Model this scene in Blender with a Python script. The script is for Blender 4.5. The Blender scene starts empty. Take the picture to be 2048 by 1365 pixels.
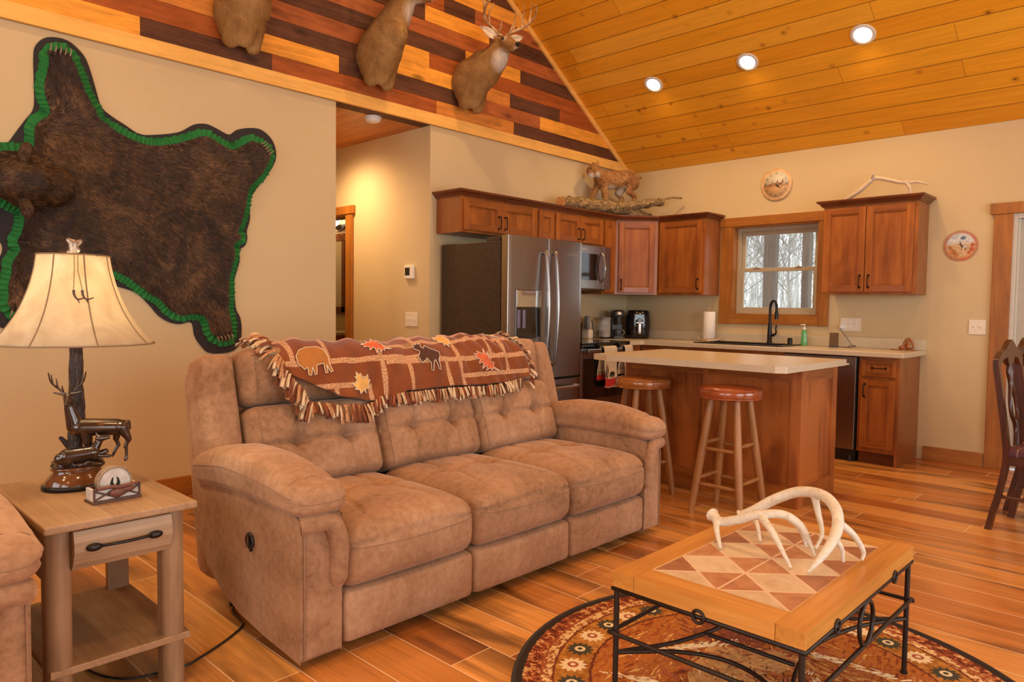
import bpy, bmesh, math, random
import numpy as np
from mathutils import Vector, Matrix
from mathutils.geometry import delaunay_2d_cdt
random.seed(7); rng = np.random.default_rng(7)
PI = math.pi
SC = bpy.context.scene
COL = SC.collection

# ---------------------------------------------------------------- camera
CAM_POS = (4.662912, -6.734776, 1.237912)
YAW, PITCH, ROLL, FPX = 0.7632486, -0.0478479, 0.0128782, 1431.046
def cam_axes():
    F = Vector((-math.sin(YAW)*math.cos(PITCH), math.cos(YAW)*math.cos(PITCH), math.sin(PITCH)))
    R = F.cross(Vector((0,0,1))).normalized(); U = R.cross(F)
    c, s = math.cos(ROLL), math.sin(ROLL)
    return R*c + U*s, U*c - R*s, F
cam_d = bpy.data.cameras.new('camera'); cam = bpy.data.objects.new('camera', cam_d); COL.objects.link(cam)
R_, U_, F_ = cam_axes()
m = Matrix(((R_.x, U_.x, -F_.x, CAM_POS[0]), (R_.y, U_.y, -F_.y, CAM_POS[1]), (R_.z, U_.z, -F_.z, CAM_POS[2]), (0,0,0,1)))
cam.matrix_world = m
cam_d.sensor_width = 36.0; cam_d.lens = FPX/2048*36.0; cam_d.clip_start = 0.05; cam_d.clip_end = 200
SC.camera = cam

# ---------------------------------------------------------------- world, exposure
w = bpy.data.worlds.new('overcast_sky'); SC.world = w; w.use_nodes = True
bg = w.node_tree.nodes['Background']; bg.inputs['Color'].default_value = (0.93, 0.97, 1.0, 1); bg.inputs['Strength'].default_value = 1.7
SC.view_settings.view_transform = 'Standard'; SC.view_settings.look = 'None'
SC.view_settings.exposure = 0.24; SC.view_settings.gamma = 1.0; SC.view_settings.use_curve_mapping = False
SC.cycles.max_bounces = 7; SC.cycles.diffuse_bounces = 4; SC.cycles.glossy_bounces = 3
SC.cycles.transmission_bounces = 6; SC.cycles.transparent_max_bounces = 8
SC.cycles.caustics_reflective = False; SC.cycles.caustics_refractive = False
SC.cycles.sample_clamp_indirect = 3.0; SC.cycles.use_denoising = True

# ---------------------------------------------------------------- daylight through the unseen windows + ceiling lamps
def area(name, loc, target, sx, sy, power, color):
    l = bpy.data.lights.new(name, 'AREA'); l.shape = 'RECTANGLE'; l.size = sx; l.size_y = sy
    l.energy = power; l.color = color
    o = bpy.data.objects.new(name, l); COL.objects.link(o); o.location = loc
    d = Vector(target) - Vector(loc)
    o.rotation_euler = d.to_track_quat('-Z', 'Y').to_euler()
    return o
DAY = (0.93, 0.97, 1.0)
area('daylight_right_window', (7.33, -2.2, 1.45), (0, -2.2, 1.9), 2.2, 1.9, 54, DAY)
area('daylight_right_glass_door', (7.33, -5.6, 1.45), (0, -5.6, 1.9), 2.6, 2.1, 54, DAY)
area('daylight_gable_window_low', (2.2, -8.93, 1.6), (2.2, 0, 2.2), 1.8, 1.9, 26, DAY)
area('daylight_gable_window_mid', (4.9, -8.93, 1.7), (4.9, 0, 2.2), 2.2, 2.1, 40, DAY)
WARM = (1.0, 0.65, 0.31)
def spot(name, loc, power, size=2.4, blend=0.8, color=WARM, direction=(0,0,-1)):
    l = bpy.data.lights.new(name, 'SPOT'); l.energy = power; l.spot_size = size; l.spot_blend = blend
    l.shadow_soft_size = 0.06; l.color = color
    o = bpy.data.objects.new(name, l); COL.objects.link(o); o.location = loc
    o.rotation_euler = Vector(direction).to_track_quat('-Z', 'Y').to_euler()
    return o
CEIL_K = 0.666
def ceil_z(y): return 2.733 + CEIL_K*(-y) if y > -4.5 else 2.733 + CEIL_K*(9.0 + y)

# ================================================================= helpers
def srgb(r, g, b):
    f = lambda c: ((c/255)/12.92) if c/255 <= 0.04045 else (((c/255)+0.055)/1.055)**2.4
    return (f(r), f(g), f(b), 1.0)

class MB:
    """collects geometry in local coordinates; build() links it as one mesh object"""
    def __init__(s): s.v = []; s.f = []; s.m = []; s.sm = []
    def add(s, vs, fs, mi=0, smooth=False):
        o = len(s.v); s.v.extend([tuple(map(float, p)) for p in vs])
        for f in fs: s.f.append(tuple(int(i)+o for i in f)); s.m.append(mi); s.sm.append(smooth)
        return s
    def box(s, a, b, mi=0):
        x0,y0,z0 = [min(a[i],b[i]) for i in range(3)]; x1,y1,z1 = [max(a[i],b[i]) for i in range(3)]
        v = [(x0,y0,z0),(x1,y0,z0),(x1,y1,z0),(x0,y1,z0),(x0,y0,z1),(x1,y0,z1),(x1,y1,z1),(x0,y1,z1)]
        return s.add(v, [(0,3,2,1),(4,5,6,7),(0,1,5,4),(1,2,6,5),(2,3,7,6),(3,0,4,7)], mi)
    def prism(s, poly, axis, a, b, mi=0, smooth=False):
        """poly: 2d points in the two other axes (cyclic order); extruded along axis from a to b"""
        n = len(poly)
        def P(p, t):
            if axis == 0: return (t, p[0], p[1])
            if axis == 1: return (p[0], t, p[1])
            return (p[0], p[1], t)
        ar = sum(poly[i][0]*poly[(i+1)%n][1]-poly[(i+1)%n][0]*poly[i][1] for i in range(n))
        pl = poly if ar > 0 else poly[::-1]
        if a > b: a, b = b, a
        v = [P(p, a) for p in pl] + [P(p, b) for p in pl]
        side = [(i, (i+1)%n, n+(i+1)%n, n+i) for i in range(n)]
        lo = tuple(range(n-1,-1,-1)); hi = tuple(range(n,2*n))
        if axis == 1: side = [q[::-1] for q in side]; lo = lo[::-1]; hi = hi[::-1]
        s.add(v, side, mi, smooth); s.add(v, [lo, hi], mi)
        return s
    def tube(s, pts, r, n=10, closed=False, mi=0, caps=True, flat=1.0):
        P = [Vector(p) for p in pts]; N = len(P)
        rr = r if hasattr(r, '__len__') else [r]*N
        tang = []
        for i in range(N):
            if closed: t = P[(i+1)%N]-P[i-1]
            else: t = P[min(i+1,N-1)]-P[max(i-1,0)]
            tang.append(t.normalized() if t.length > 1e-9 else Vector((0,0,1)))
        ref = Vector((0,0,1)) if abs(tang[0].z) < .9 else Vector((1,0,0))
        nx = (ref - tang[0]*ref.dot(tang[0])).normalized(); vs = []
        for i in range(N):
            nx = (nx - tang[i]*nx.dot(tang[i]))
            nx = nx.normalized() if nx.length > 1e-6 else Vector((1,0,0))
            by = tang[i].cross(nx)
            for k in range(n):
                a = 2*PI*k/n
                vs.append(P[i] + (nx*math.cos(a) + by*math.sin(a)*flat)*rr[i])
        fs = []
        for i in range(N if closed else N-1):
            j = (i+1) % N
            for k in range(n): fs.append((i*n+k, i*n+(k+1)%n, j*n+(k+1)%n, j*n+k))
        s.add(vs, fs, mi, True)
        if caps and not closed:
            s.add(vs[:n], [tuple(range(n-1,-1,-1))], mi); s.add(vs[-n:], [tuple(range(n))], mi)
        return s
    def lathe(s, prof, c=(0,0,0), n=32, mi=0, smooth=True, axis=2, sx=1.0, sy=1.0, caps=True):
        """prof: list of (radius, height)"""
        vs = []
        for (r, h) in prof:
            for k in range(n):
                a = 2*PI*k/n; p = (r*math.cos(a)*sx, r*math.sin(a)*sy, h)
                if axis == 0: p = (h, p[0], p[1])
                if axis == 1: p = (p[1], h, p[0])
                vs.append((p[0]+c[0], p[1]+c[1], p[2]+c[2]))
        fs = [(i*n+k, i*n+(k+1)%n, (i+1)*n+(k+1)%n, (i+1)*n+k) for i in range(len(prof)-1) for k in range(n)]
        s.add(vs, fs, mi, smooth)
        if caps:
            if prof[0][0] > 1e-5: s.add(vs[:n], [tuple(range(n-1,-1,-1))], mi)
            if prof[-1][0] > 1e-5: s.add(vs[-n:], [tuple(range(n))], mi)
        return s
    def ell(s, c, r, n=16, m_=10, mi=0):
        prof = []
        vs = []; fs = []
        for i in range(m_+1):
            t = PI*i/m_
            for k in range(n):
                a = 2*PI*k/n
                vs.append((c[0]+r[0]*math.sin(t)*math.cos(a), c[1]+r[1]*math.sin(t)*math.sin(a), c[2]-r[2]*math.cos(t)))
        for i in range(m_):
            for k in range(n): fs.append((i*n+k, i*n+(k+1)%n, (i+1)*n+(k+1)%n, (i+1)*n+k))
        return s.add(vs, fs, mi, True)
    def soft(s, c, half, r=0.05, n=(14,14,8), fn=None, rot=0.0, mi=0):
        """rounded, dense box for upholstery; fn(P[N,3], N[N,3]) -> P moves the points; rot tilts about local y"""
        c = np.array(c, float); half = np.array(half, float)
        pts = []; quads = []; off = 0
        for ax in range(3):
            u, v_ = [(1,2),(2,0),(0,1)][ax]
            for sg in (-1, 1):
                nu, nv = n[u], n[v_]
                gu = np.sin(np.linspace(-1,1,nu+1)*PI/2*0.94)/math.sin(PI/2*0.94); gv = np.sin(np.linspace(-1,1,nv+1)*PI/2*0.94)/math.sin(PI/2*0.94)
                U, V = np.meshgrid(gu, gv, indexing='ij')
                P = np.zeros((nu+1, nv+1, 3)); P[...,ax] = sg; P[...,u] = U; P[...,v_] = V
                pts.append(P.reshape(-1,3))
                for i in range(nu):
                    for j in range(nv):
                        a = off+i*(nv+1)+j; q = (a, a+nv+1, a+nv+2, a+1)
                        quads.append(q if sg > 0 else q[::-1])
                off += (nu+1)*(nv+1)
        P = np.concatenate(pts)
        key = np.round(P*1e5).astype(np.int64)
        uniq, inv = np.unique(key, axis=0, return_inverse=True); inv = inv.reshape(-1)
        Pu = np.zeros((len(uniq), 3)); Pu[inv] = P
        Pw = Pu*half; rr = min(r, *(half*0.98)); q = np.clip(Pw, -(half-rr), half-rr)
        d = Pw-q; L = np.linalg.norm(d, axis=1, keepdims=True); L[L<1e-9] = 1
        Nn = d/L; Pw = q+Nn*rr
        if fn is not None: Pw = fn(Pw/half, Pw, Nn)
        if rot:
            cs, sn = math.cos(rot), math.sin(rot)
            x, z = Pw[:,0].copy(), Pw[:,2].copy(); Pw[:,0] = x*cs+z*sn; Pw[:,2] = -x*sn+z*cs
        Pw = Pw + c
        fs = []
        for f in quads:
            g = [int(inv[i]) for i in f]
            h = [g[k] for k in range(4) if g[k] != g[k-1]]
            if len(set(h)) >= 3: fs.append(tuple(h))
        return s.add(Pw, fs, mi, True)
    def seam(s, c, half, r, fn, U, rot=0.0, w_=.0016, lift=.0006, mi=0):
        """a stitched welt that follows a soft() surface; U: list of (x,y,z) in -1..1 on its faces"""
        c = np.array(c, float); half = np.array(half, float); Pw = np.array(U, float)*half; rr = min(r, *(half*0.98)); q = np.clip(Pw, -(half-rr), half-rr)
        d = Pw-q; L = np.linalg.norm(d, axis=1, keepdims=True); L[L<1e-9] = 1; Nn = d/L; Pw = q+Nn*rr; Pw = fn(Pw/half, Pw.copy(), Nn)+Nn*lift
        if rot:
            cs, sn = math.cos(rot), math.sin(rot); x, z = Pw[:,0].copy(), Pw[:,2].copy(); Pw[:,0] = x*cs+z*sn; Pw[:,2] = -x*sn+z*cs
        return s.tube([tuple(p) for p in Pw+c], w_, 5, mi=mi)
    def xf(s, M):
        s.v = [tuple(M @ Vector(p)) for p in s.v]; return s
    def mesh(s, name):
        me = bpy.data.meshes.new(name); me.from_pydata(s.v, [], s.f)
        me.polygons.foreach_set('material_index', s.m); me.polygons.foreach_set('use_smooth', s.sm); me.update()
        return me
    def build(s, name, mats, parent=None, bevel=0, seg=2, loc=None, rotz=0, sub=0, auto=None):
        o = bpy.data.objects.new(name, s.mesh(name))
        for mm in (mats if isinstance(mats, (list, tuple)) else [mats]): o.data.materials.append(mm)
        COL.objects.link(o)
        if parent is not None: o.parent = parent
        if loc is not None: o.location = loc
        if rotz: o.rotation_euler = (0,0,rotz)
        if bevel:
            b = o.modifiers.new('bevel', 'BEVEL'); b.width = bevel; b.segments = seg; b.limit_method = 'ANGLE'; b.angle_limit = math.radians(35)
        if sub:
            b = o.modifiers.new('sub', 'SUBSURF'); b.levels = sub; b.render_levels = sub
        return o

def thing(name, label, cat, loc=(0,0,0), rotz=0, group=None):
    o = bpy.data.objects.new(name, None); COL.objects.link(o); o.empty_display_size = .1
    o.location = loc; o.rotation_euler = (0,0,rotz); o['label'] = label; o['category'] = cat
    if group: o['group'] = group
    return o
def tag(o, label, cat, group=None):
    o['label'] = label; o['category'] = cat
    if group: o['group'] = group
    return o
def struct(o): o['kind'] = 'structure'; return o
def lab(o, s): o['label'] = s; return o
def dup(root, loc, rotz, label, group=None):
    r = root.copy(); COL.objects.link(r); r.location = loc; r.rotation_euler = (0,0,rotz); r['label'] = label
    if group: r['group'] = group
    for ch in list(root.children):
        c = ch.copy(); COL.objects.link(c); c.parent = r
        for g in list(ch.children):
            d = g.copy(); COL.objects.link(d); d.parent = c
    return r
def bake(o):
    """evaluate modifiers into the mesh"""
    dg = bpy.context.evaluated_depsgraph_get(); dg.update()
    me = bpy.data.meshes.new_from_object(o.evaluated_get(dg)); o.modifiers.clear(); old = o.data; o.data = me
    return o
def catmull(pts, k=8, closed=False):
    P = [Vector(p) for p in pts]; n = len(P); out = []
    for i in range(n if closed else n-1):
        p0 = P[(i-1)%n] if closed or i > 0 else P[0]*2-P[1]
        p1 = P[i]; p2 = P[(i+1)%n]
        p3 = P[(i+2)%n] if closed or i+2 < n else P[-1]*2-P[-2]
        for j in range(k):
            t = j/k
            out.append(0.5*((2*p1)+(-p0+p2)*t+(2*p0-5*p1+4*p2-p3)*t*t+(-p0+3*p1-3*p2+p3)*t**3))
    if not closed: out.append(P[-1])
    return out
def lerp(a, b, t): return a+(b-a)*t
def text_mesh(body, size, ext=0.0004, align='CENTER'):
    cu = bpy.data.curves.new('txt', 'FONT'); cu.body = body; cu.size = size; cu.extrude = ext; cu.align_x = align; cu.align_y = 'CENTER'
    cu.resolution_u = 2
    o = bpy.data.objects.new('txt', cu); COL.objects.link(o)
    dg = bpy.context.evaluated_depsgraph_get(); dg.update()
    me = bpy.data.meshes.new_from_object(o.evaluated_get(dg)); COL.objects.unlink(o); bpy.data.objects.remove(o)
    return me
def text_obj(name, body, size, mat_, parent, M):
    me = text_mesh(body, size); me.transform(M); me.materials.clear(); me.materials.append(mat_)
    o = bpy.data.objects.new(name, me); COL.objects.link(o)
    if parent is not None: o.parent = parent
    return o
def remesh_blob(name, mb, mats, parent, voxel, smooth=2, keep=True):
    o = mb.build(name, mats, parent)
    r = o.modifiers.new('r', 'REMESH'); r.mode = 'VOXEL'; r.voxel_size = voxel; r.use_smooth_shade = True
    if smooth:
        q = o.modifiers.new('s', 'SMOOTH'); q.factor = 0.6; q.iterations = smooth
    bake(o)
    o.data.polygons.foreach_set('use_smooth', [True]*len(o.data.polygons))
    if len(o.data.materials) == 0: o.data.materials.append(mats if not isinstance(mats, (list,tuple)) else mats[0])
    return o
def capsule(mb, p0, p1, r0, r1, n=14, mi=0, k=4):
    p0 = Vector(p0); p1 = Vector(p1); d = (p1-p0)
    L = d.length; d = d.normalized() if L > 1e-9 else Vector((0,0,1))
    pts = []; rs = []
    for i in range(k): a = -PI/2+PI/2*i/k+0.12; pts.append(p0+d*(r0*math.sin(a))); rs.append(r0*math.cos(a))
    pts.append(p0); rs.append(r0); pts.append(p1); rs.append(r1)
    for i in range(1, k+1): a = PI/2*i/k-0.12; pts.append(p1+d*(r1*math.sin(a))); rs.append(r1*math.cos(a))
    mb.tube(pts, rs, n, mi=mi)
def strands(name, P, Nrm, D, length, width, mats, parent=None, jitter=0.35, lift=0.35):
    """fur: tapered bent blades. P roots, Nrm surface normals, D lying direction (arrays Nx3)"""
    n = len(P); D = D + rng.normal(0, jitter, (n,3)); D -= Nrm*np.sum(D*Nrm, axis=1, keepdims=True)
    D /= np.linalg.norm(D, axis=1, keepdims=True)+1e-9
    L = length*(0.6+0.8*rng.random(n))[:,None] if np.isscalar(length) else (length*(0.6+0.8*rng.random(n)))[:,None]
    S = np.cross(Nrm, D) + rng.normal(0,.25,(n,3)); S /= np.linalg.norm(S, axis=1, keepdims=True)+1e-9
    w = width*(0.6+0.8*rng.random(n))[:,None]
    li = lift*(0.5+rng.random(n))[:,None]
    m1 = P + D*L*0.5 + Nrm*L*li*0.75; tip = P + D*L + Nrm*L*li
    V = np.stack([P-S*w, P+S*w, m1-S*w*.8, m1+S*w*.8, tip], axis=1).reshape(-1,3)
    me = bpy.data.meshes.new(name); me.vertices.add(5*n); me.vertices.foreach_set('co', V.ravel())
    base = (np.arange(n)*5)[:,None]
    loops = np.concatenate([base+np.array([[0,1,3,2]]), base+np.array([[2,3,4]])], axis=1).ravel()
    me.loops.add(7*n); me.loops.foreach_set('vertex_index', loops.astype(np.int32))
    me.polygons.add(2*n)
    st = (np.arange(n)*7)[:,None] + np.array([[0,4]]); me.polygons.foreach_set('loop_start', st.ravel().astype(np.int32))
    me.update(calc_edges=True); me.validate()
    me.materials.append(mats); me.polygons.foreach_set('use_smooth', [True]*len(me.polygons))
    o = bpy.data.objects.new(name, me); COL.objects.link(o)
    if parent is not None: o.parent = parent
    return o
def sample_mesh(me, n):
    me.calc_loop_triangles(); T = len(me.loop_triangles)
    idx = np.zeros(T*3, np.int32); me.loop_triangles.foreach_get('vertices', idx); idx = idx.reshape(-1,3)
    co = np.zeros(len(me.vertices)*3); me.vertices.foreach_get('co', co); co = co.reshape(-1,3)
    a, b, c = co[idx[:,0]], co[idx[:,1]], co[idx[:,2]]; cr = np.cross(b-a, c-a); ar = np.linalg.norm(cr, axis=1)
    t = rng.choice(T, n, p=ar/ar.sum()); u = np.sqrt(rng.random(n)); v = rng.random(n)
    P = a[t]*(1-u)[:,None] + b[t]*(u*(1-v))[:,None] + c[t]*(u*v)[:,None]
    return P, cr[t]/(ar[t][:,None]+1e-12)
def inside(poly, x, y):
    c = False; n = len(poly); j = n-1
    for i in range(n):
        if (poly[i][1] > y) != (poly[j][1] > y) and x < (poly[j][0]-poly[i][0])*(y-poly[i][1])/(poly[j][1]-poly[i][1]+1e-12)+poly[i][0]: c = not c
        j = i
    return c

# ================================================================= materials
class NT:
    def __init__(s, name, rough=0.5, spec=0.5, metal=0.0):
        s.m = bpy.data.materials.new(name); s.m.use_nodes = True; s.t = s.m.node_tree; s.b = s.t.nodes['Principled BSDF']
        s.b.inputs['Roughness'].default_value = rough; s.b.inputs['Metallic'].default_value = metal
        s.b.inputs['Specular IOR Level'].default_value = spec
    def node(s, ty, **k):
        n = s.t.nodes.new(ty)
        for a, v in k.items():
            if hasattr(n, a): setattr(n, a, v)
        return n
    def set(s, sock, v):
        if isinstance(v, bpy.types.NodeSocket): s.t.links.new(v, sock)
        elif v is not None:
            if hasattr(sock.default_value, '__len__') and hasattr(v, '__len__') and len(sock.default_value) == 4 and len(v) == 3: v = (*v, 1)
            sock.default_value = v
    def math(s, op, a, b=None, c=None):
        n = s.node('ShaderNodeMath', operation=op); s.set(n.inputs[0], a)
        if b is not None: s.set(n.inputs[1], b)
        if c is not None: s.set(n.inputs[2], c)
        return n.outputs[0]
    def pos(s): return s.node('ShaderNodeNewGeometry').outputs['Position']
    def coord(s, k='Object'): return s.node('ShaderNodeTexCoord').outputs[k]
    def sep(s, v): n = s.node('ShaderNodeSeparateXYZ'); s.set(n.inputs[0], v); return n.outputs
    def comb(s, x, y, z):
        n = s.node('ShaderNodeCombineXYZ')
        for i, a in enumerate((x,y,z)): s.set(n.inputs[i], a)
        return n.outputs[0]
    def mapv(s, v, scale=(1,1,1), loc=(0,0,0), rot=(0,0,0)):
        n = s.node('ShaderNodeMapping'); s.set(n.inputs['Vector'], v); n.inputs['Scale'].default_value = scale
        n.inputs['Location'].default_value = loc; n.inputs['Rotation'].default_value = rot; return n.outputs[0]
    def noise(s, v, scale=5, detail=3, rough=.5, dist=0, out=0, dim='3D', w_=None):
        n = s.node('ShaderNodeTexNoise'); n.noise_dimensions = dim; s.set(n.inputs['Vector'], v)
        n.inputs['Scale'].default_value = scale; n.inputs['Detail'].default_value = detail
        n.inputs['Roughness'].default_value = rough; n.inputs['Distortion'].default_value = dist
        if w_ is not None: s.set(n.inputs['W'], w_)
        return n.outputs[out]
    def voro(s, v, scale=5, out='Distance', feat='F1', rnd=1.0):
        n = s.node('ShaderNodeTexVoronoi', feature=feat); s.set(n.inputs['Vector'], v); n.inputs['Scale'].default_value = scale
        n.inputs['Randomness'].default_value = rnd
        return n.outputs[out]
    def white(s, v, out='Value'):
        n = s.node('ShaderNodeTexWhiteNoise', noise_dimensions='3D'); s.set(n.inputs['Vector'], v); return n.outputs[out]
    def ramp(s, f, stops, interp='LINEAR'):
        n = s.node('ShaderNodeValToRGB'); cr = n.color_ramp; cr.interpolation = interp
        while len(cr.elements) < len(stops): cr.elements.new(0.5)
        for e, (p, c) in zip(cr.elements, stops): e.position = p; e.color = c if len(c) == 4 else (*c, 1)
        s.set(n.inputs[0], f); return n.outputs[0]
    def mix(s, f, a, b, mode='MIX'):
        n = s.node('ShaderNodeMix', data_type='RGBA', blend_type=mode); s.set(n.inputs[0], f); s.set(n.inputs[6], a); s.set(n.inputs[7], b)
        return n.outputs[2]
    def maprange(s, v, a, b, c=0, d=1):
        n = s.node('ShaderNodeMapRange'); s.set(n.inputs[0], v)
        for i, x in enumerate((a,b,c,d)): n.inputs[i+1].default_value = x
        return n.outputs[0]
    def bump(s, h, strength=.3, dist=.002):
        n = s.node('ShaderNodeBump'); s.set(n.inputs['Height'], h); n.inputs['Strength'].default_value = strength; n.inputs['Distance'].default_value = dist
        s.t.links.new(n.outputs[0], s.b.inputs['Normal'])
    def color(s, c): s.set(s.b.inputs['Base Color'], c); return s
    def rough(s, c): s.set(s.b.inputs['Roughness'], c); return s

def plain(name, col, rough=.5, metal=0, spec=.5, vary=0.06, scale=30, bump=0.0, coat=0):
    t = NT(name, rough, spec, metal)
    n = t.noise(t.coord(), scale, 3)
    c = col if len(col) == 4 else (*col, 1)
    lo = tuple(x*(1-vary) for x in c[:3]); hi = tuple(min(1, x*(1+vary)) for x in c[:3])
    t.color(t.ramp(n, [(.3, lo), (.7, hi)]))
    if bump: t.bump(n, bump)
    if coat: t.b.inputs['Coat Weight'].default_value = coat; t.b.inputs['Coat Roughness'].default_value = .08
    return t.m
def emit(name, col, strength):
    t = NT(name); t.b.inputs['Base Color'].default_value = (*col[:3], 1); t.b.inputs['Emission Color'].default_value = (*col[:3], 1)
    t.b.inputs['Emission Strength'].default_value = strength; return t.m
def wood(name, cols, axis=2, rough=.38, grain=1.0, blot=.5, knots=0.0, scale=1.0, spec=.45, coat=0.0):
    """cols dark, mid, light; grain runs along local axis"""
    t = NT(name, rough, spec); co = t.coord()
    sc = [9*scale]*3; sc[axis] = 0.9*scale; sf = [70*scale]*3; sf[axis] = 2.2*scale
    a = t.noise(t.mapv(co, tuple(sc)), 1.0, 4, .55, 1.6)
    b = t.noise(t.mapv(co, tuple(sf)), 1.0, 3, .6, .4)
    bl = t.noise(t.mapv(co, tuple([2.6*scale if i != axis else 1.3*scale for i in range(3)])), 1.0, 3, .6, 1.0)
    f = t.math('MULTIPLY_ADD', a, .55, t.math('MULTIPLY', b, .25*grain)); f = t.math('MULTIPLY_ADD', bl, blot, f)
    f = t.maprange(f, .28+.2*blot, .78+.32*blot)
    c = t.ramp(f, [(0.05, cols[0]), (.5, cols[1]), (.95, cols[2])])
    if knots:
        kv = [3.0*scale]*3; kv[axis] = 1.6*scale
        d = t.voro(t.mapv(co, tuple(kv)), 1.0)
        c = t.mix(t.maprange(d, .04, .12, 1, 0), c, tuple(x*.35 for x in cols[0][:3])+(1,))
    t.color(c); t.bump(b, .12, .001)
    if coat: t.b.inputs['Coat Weight'].default_value = coat; t.b.inputs['Coat Roughness'].default_value = .15
    return t.m

def plank_mat(name, along, across, w, L, ramp, grain_amt=.35, groove=(0.1,0.05,0.02,1), gw=.004, gap=.35, phase=0, rough=.3, knots=0, knotcol=None, smudge=0, ends=1.0, jw=.003, spec=.5, bumpk=.25):
    """along / across: 0,1,2 world axis indices"""
    t = NT(name, rough, spec); p = t.sep(t.pos())
    u, v = p[along], p[across]
    r = t.math('DIVIDE', t.math('SUBTRACT', v, phase), w); row = t.math('FLOOR', r); fr = t.math('FRACT', r)
    fr = t.math('SUBTRACT', r, row)
    off = t.white(t.comb(row, 3.7, 1.1)); uu = t.math('DIVIDE', t.math('MULTIPLY_ADD', off, L*3.0, u), L)
    cl = t.math('FLOOR', uu); fc = t.math('SUBTRACT', uu, cl)
    idn = t.white(t.comb(row, cl, .5)); idn2 = t.white(t.comb(row, cl, 7.5))
    base = t.ramp(idn, ramp)
    gx = t.math('MULTIPLY_ADD', idn, 37.0, t.math('MULTIPLY', u, 1.3)); gy = t.math('MULTIPLY_ADD', idn2, 11.0, t.math('MULTIPLY', v, 26.0))
    g = t.noise(t.comb(gx, gy, t.math('MULTIPLY', idn, 9.0)), 1.0, 4, .6, 1.4)
    g2 = t.noise(t.comb(t.math('MULTIPLY', gx, 1.6), t.math('MULTIPLY', gy, 4.5), 0.0), 1.0, 3, .6, .3)
    gg = t.math('MULTIPLY_ADD', g2, .35, t.math('MULTIPLY', g, .65))
    k = t.maprange(gg, .32, .68, 1-grain_amt, 1+grain_amt*.55)
    c = t.mix(1.0, base, t.comb(k, k, k), 'MULTIPLY')
    if smudge:
        s_ = t.noise(t.comb(t.math('MULTIPLY', u, 1.1), t.math('MULTIPLY', v, 5.0), t.math('MULTIPLY', row, .35)), 1.0, 3, .5, .6)
        c = t.mix(t.maprange(s_, .50, .68, 0, smudge), c, (0.045, 0.018, 0.008, 1))
    if knots:
        d = t.voro(t.comb(t.math('MULTIPLY', u, 5.0), t.math('MULTIPLY', r, .95), 0.0), 1.0); gate = t.math('GREATER_THAN', t.white(t.voro(t.comb(t.math('MULTIPLY', u, 5.0), t.math('MULTIPLY', r, .95), 0.0), 1.0, 'Color')), .35)
        dd = t.math('ADD', d, t.math('MULTIPLY', t.white(t.comb(t.math('FLOOR', t.math('MULTIPLY', u, 2.2)), row, 0)), .0))
        m_ = t.math('MULTIPLY', t.maprange(dd, .03, .07, 1, 0), gate)
        halo = t.math('MULTIPLY', t.maprange(dd, .05, .20, .5, 0), gate)
        c = t.mix(halo, c, knotcol); c = t.mix(t.math('MULTIPLY', m_, .85), c, tuple(x*.35 for x in knotcol[:3])+(1,))
    ed = t.math('MULTIPLY', t.math('MINIMUM', fr, t.math('SUBTRACT', 1.0, fr)), w)
    ec = t.math('MULTIPLY', t.math('MINIMUM', fc, t.math('SUBTRACT', 1.0, fc)), L)
    ml = t.math('LESS_THAN', ed, gw); mj = t.math('MULTIPLY', t.math('LESS_THAN', ec, jw), ends)
    mk = t.math('MAXIMUM', ml, mj)
    c = t.mix(t.math('MULTIPLY', mk, gap), c, groove)
    t.color(c); h = t.math('MULTIPLY_ADD', mk, -1.0, t.math('MULTIPLY', gg, .25)); t.bump(h, bumpk, .003)
    return t.m

S = srgb
wt = NT('tan_wall_paint', .75, .3); n1 = wt.noise(wt.pos(), 170, 2, .6); wt.color(wt.ramp(wt.noise(wt.pos(), 1.4, 2), [(.3, (.60,.47,.265)), (.7, (.63,.495,.285))])); wt.bump(n1, .35, .0025); M_wall = wt.m
M_ceil = plank_mat('pine_ceiling_planks', 0, 1, .141, 3.1, [(0, (.80,.32,.014)), (.5, (.88,.395,.022)), (1, (.90,.44,.04))], .17, (.12,.035,.006,1), .0028, .8, 0, .34, 1, (.30,.08,.012,1), 0, 1, .0015)
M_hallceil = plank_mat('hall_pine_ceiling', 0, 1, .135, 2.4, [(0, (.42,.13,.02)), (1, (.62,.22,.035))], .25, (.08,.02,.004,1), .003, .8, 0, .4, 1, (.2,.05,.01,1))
M_floor = plank_mat('wood_look_tile_floor', 0, 1, .1905, 1.22, [(0, (.44,.145,.032)), (.35, (.62,.25,.058)), (.7, (.77,.36,.095)), (1, (.50,.175,.038))], .30, (.90,.66,.44,1), .0017, 1.0, -4.56, .24, 0, None, .75, 1.0, .0016, .5, .12)
def gable(nm, c, amt): 
    t = NT(nm, .6, .3); p = t.pos(); g = t.noise(t.mapv(p, (1,1.6,26)), 1.0, 5, .6, 1.2); b = t.noise(t.mapv(p, (1,3.0,9)), 1.0, 5, .7)
    f = t.math('MULTIPLY_ADD', b, .5, t.math('MULTIPLY', g, .5)); k = t.maprange(f, .35, .65, 1-amt*1.2, 1+amt*1.2)
    c1 = t.mix(1.0, c, t.comb(k,k,k), 'MULTIPLY')
    d = t.voro(t.mapv(p, (1,1.7,4.2)), 1.0); c1 = t.mix(t.maprange(d, .05, .14, .8, 0), c1, tuple(x*.3 for x in c[:3])+(1,))
    t.color(c1); t.bump(g, .2, .002); return t.m
M_gl = gable('light_pine_board', (.86,.37,.045,1), .24); M_gr = gable('red_brown_board', (.37,.092,.016,1), .32); M_gd = gable('dark_brown_board', (.115,.042,.018,1), .4)
M_gl2 = gable('amber_pine_board', (.66,.24,.04,1), .25); M_gr2 = gable('rust_board', (.42,.12,.03,1), .3)
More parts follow.
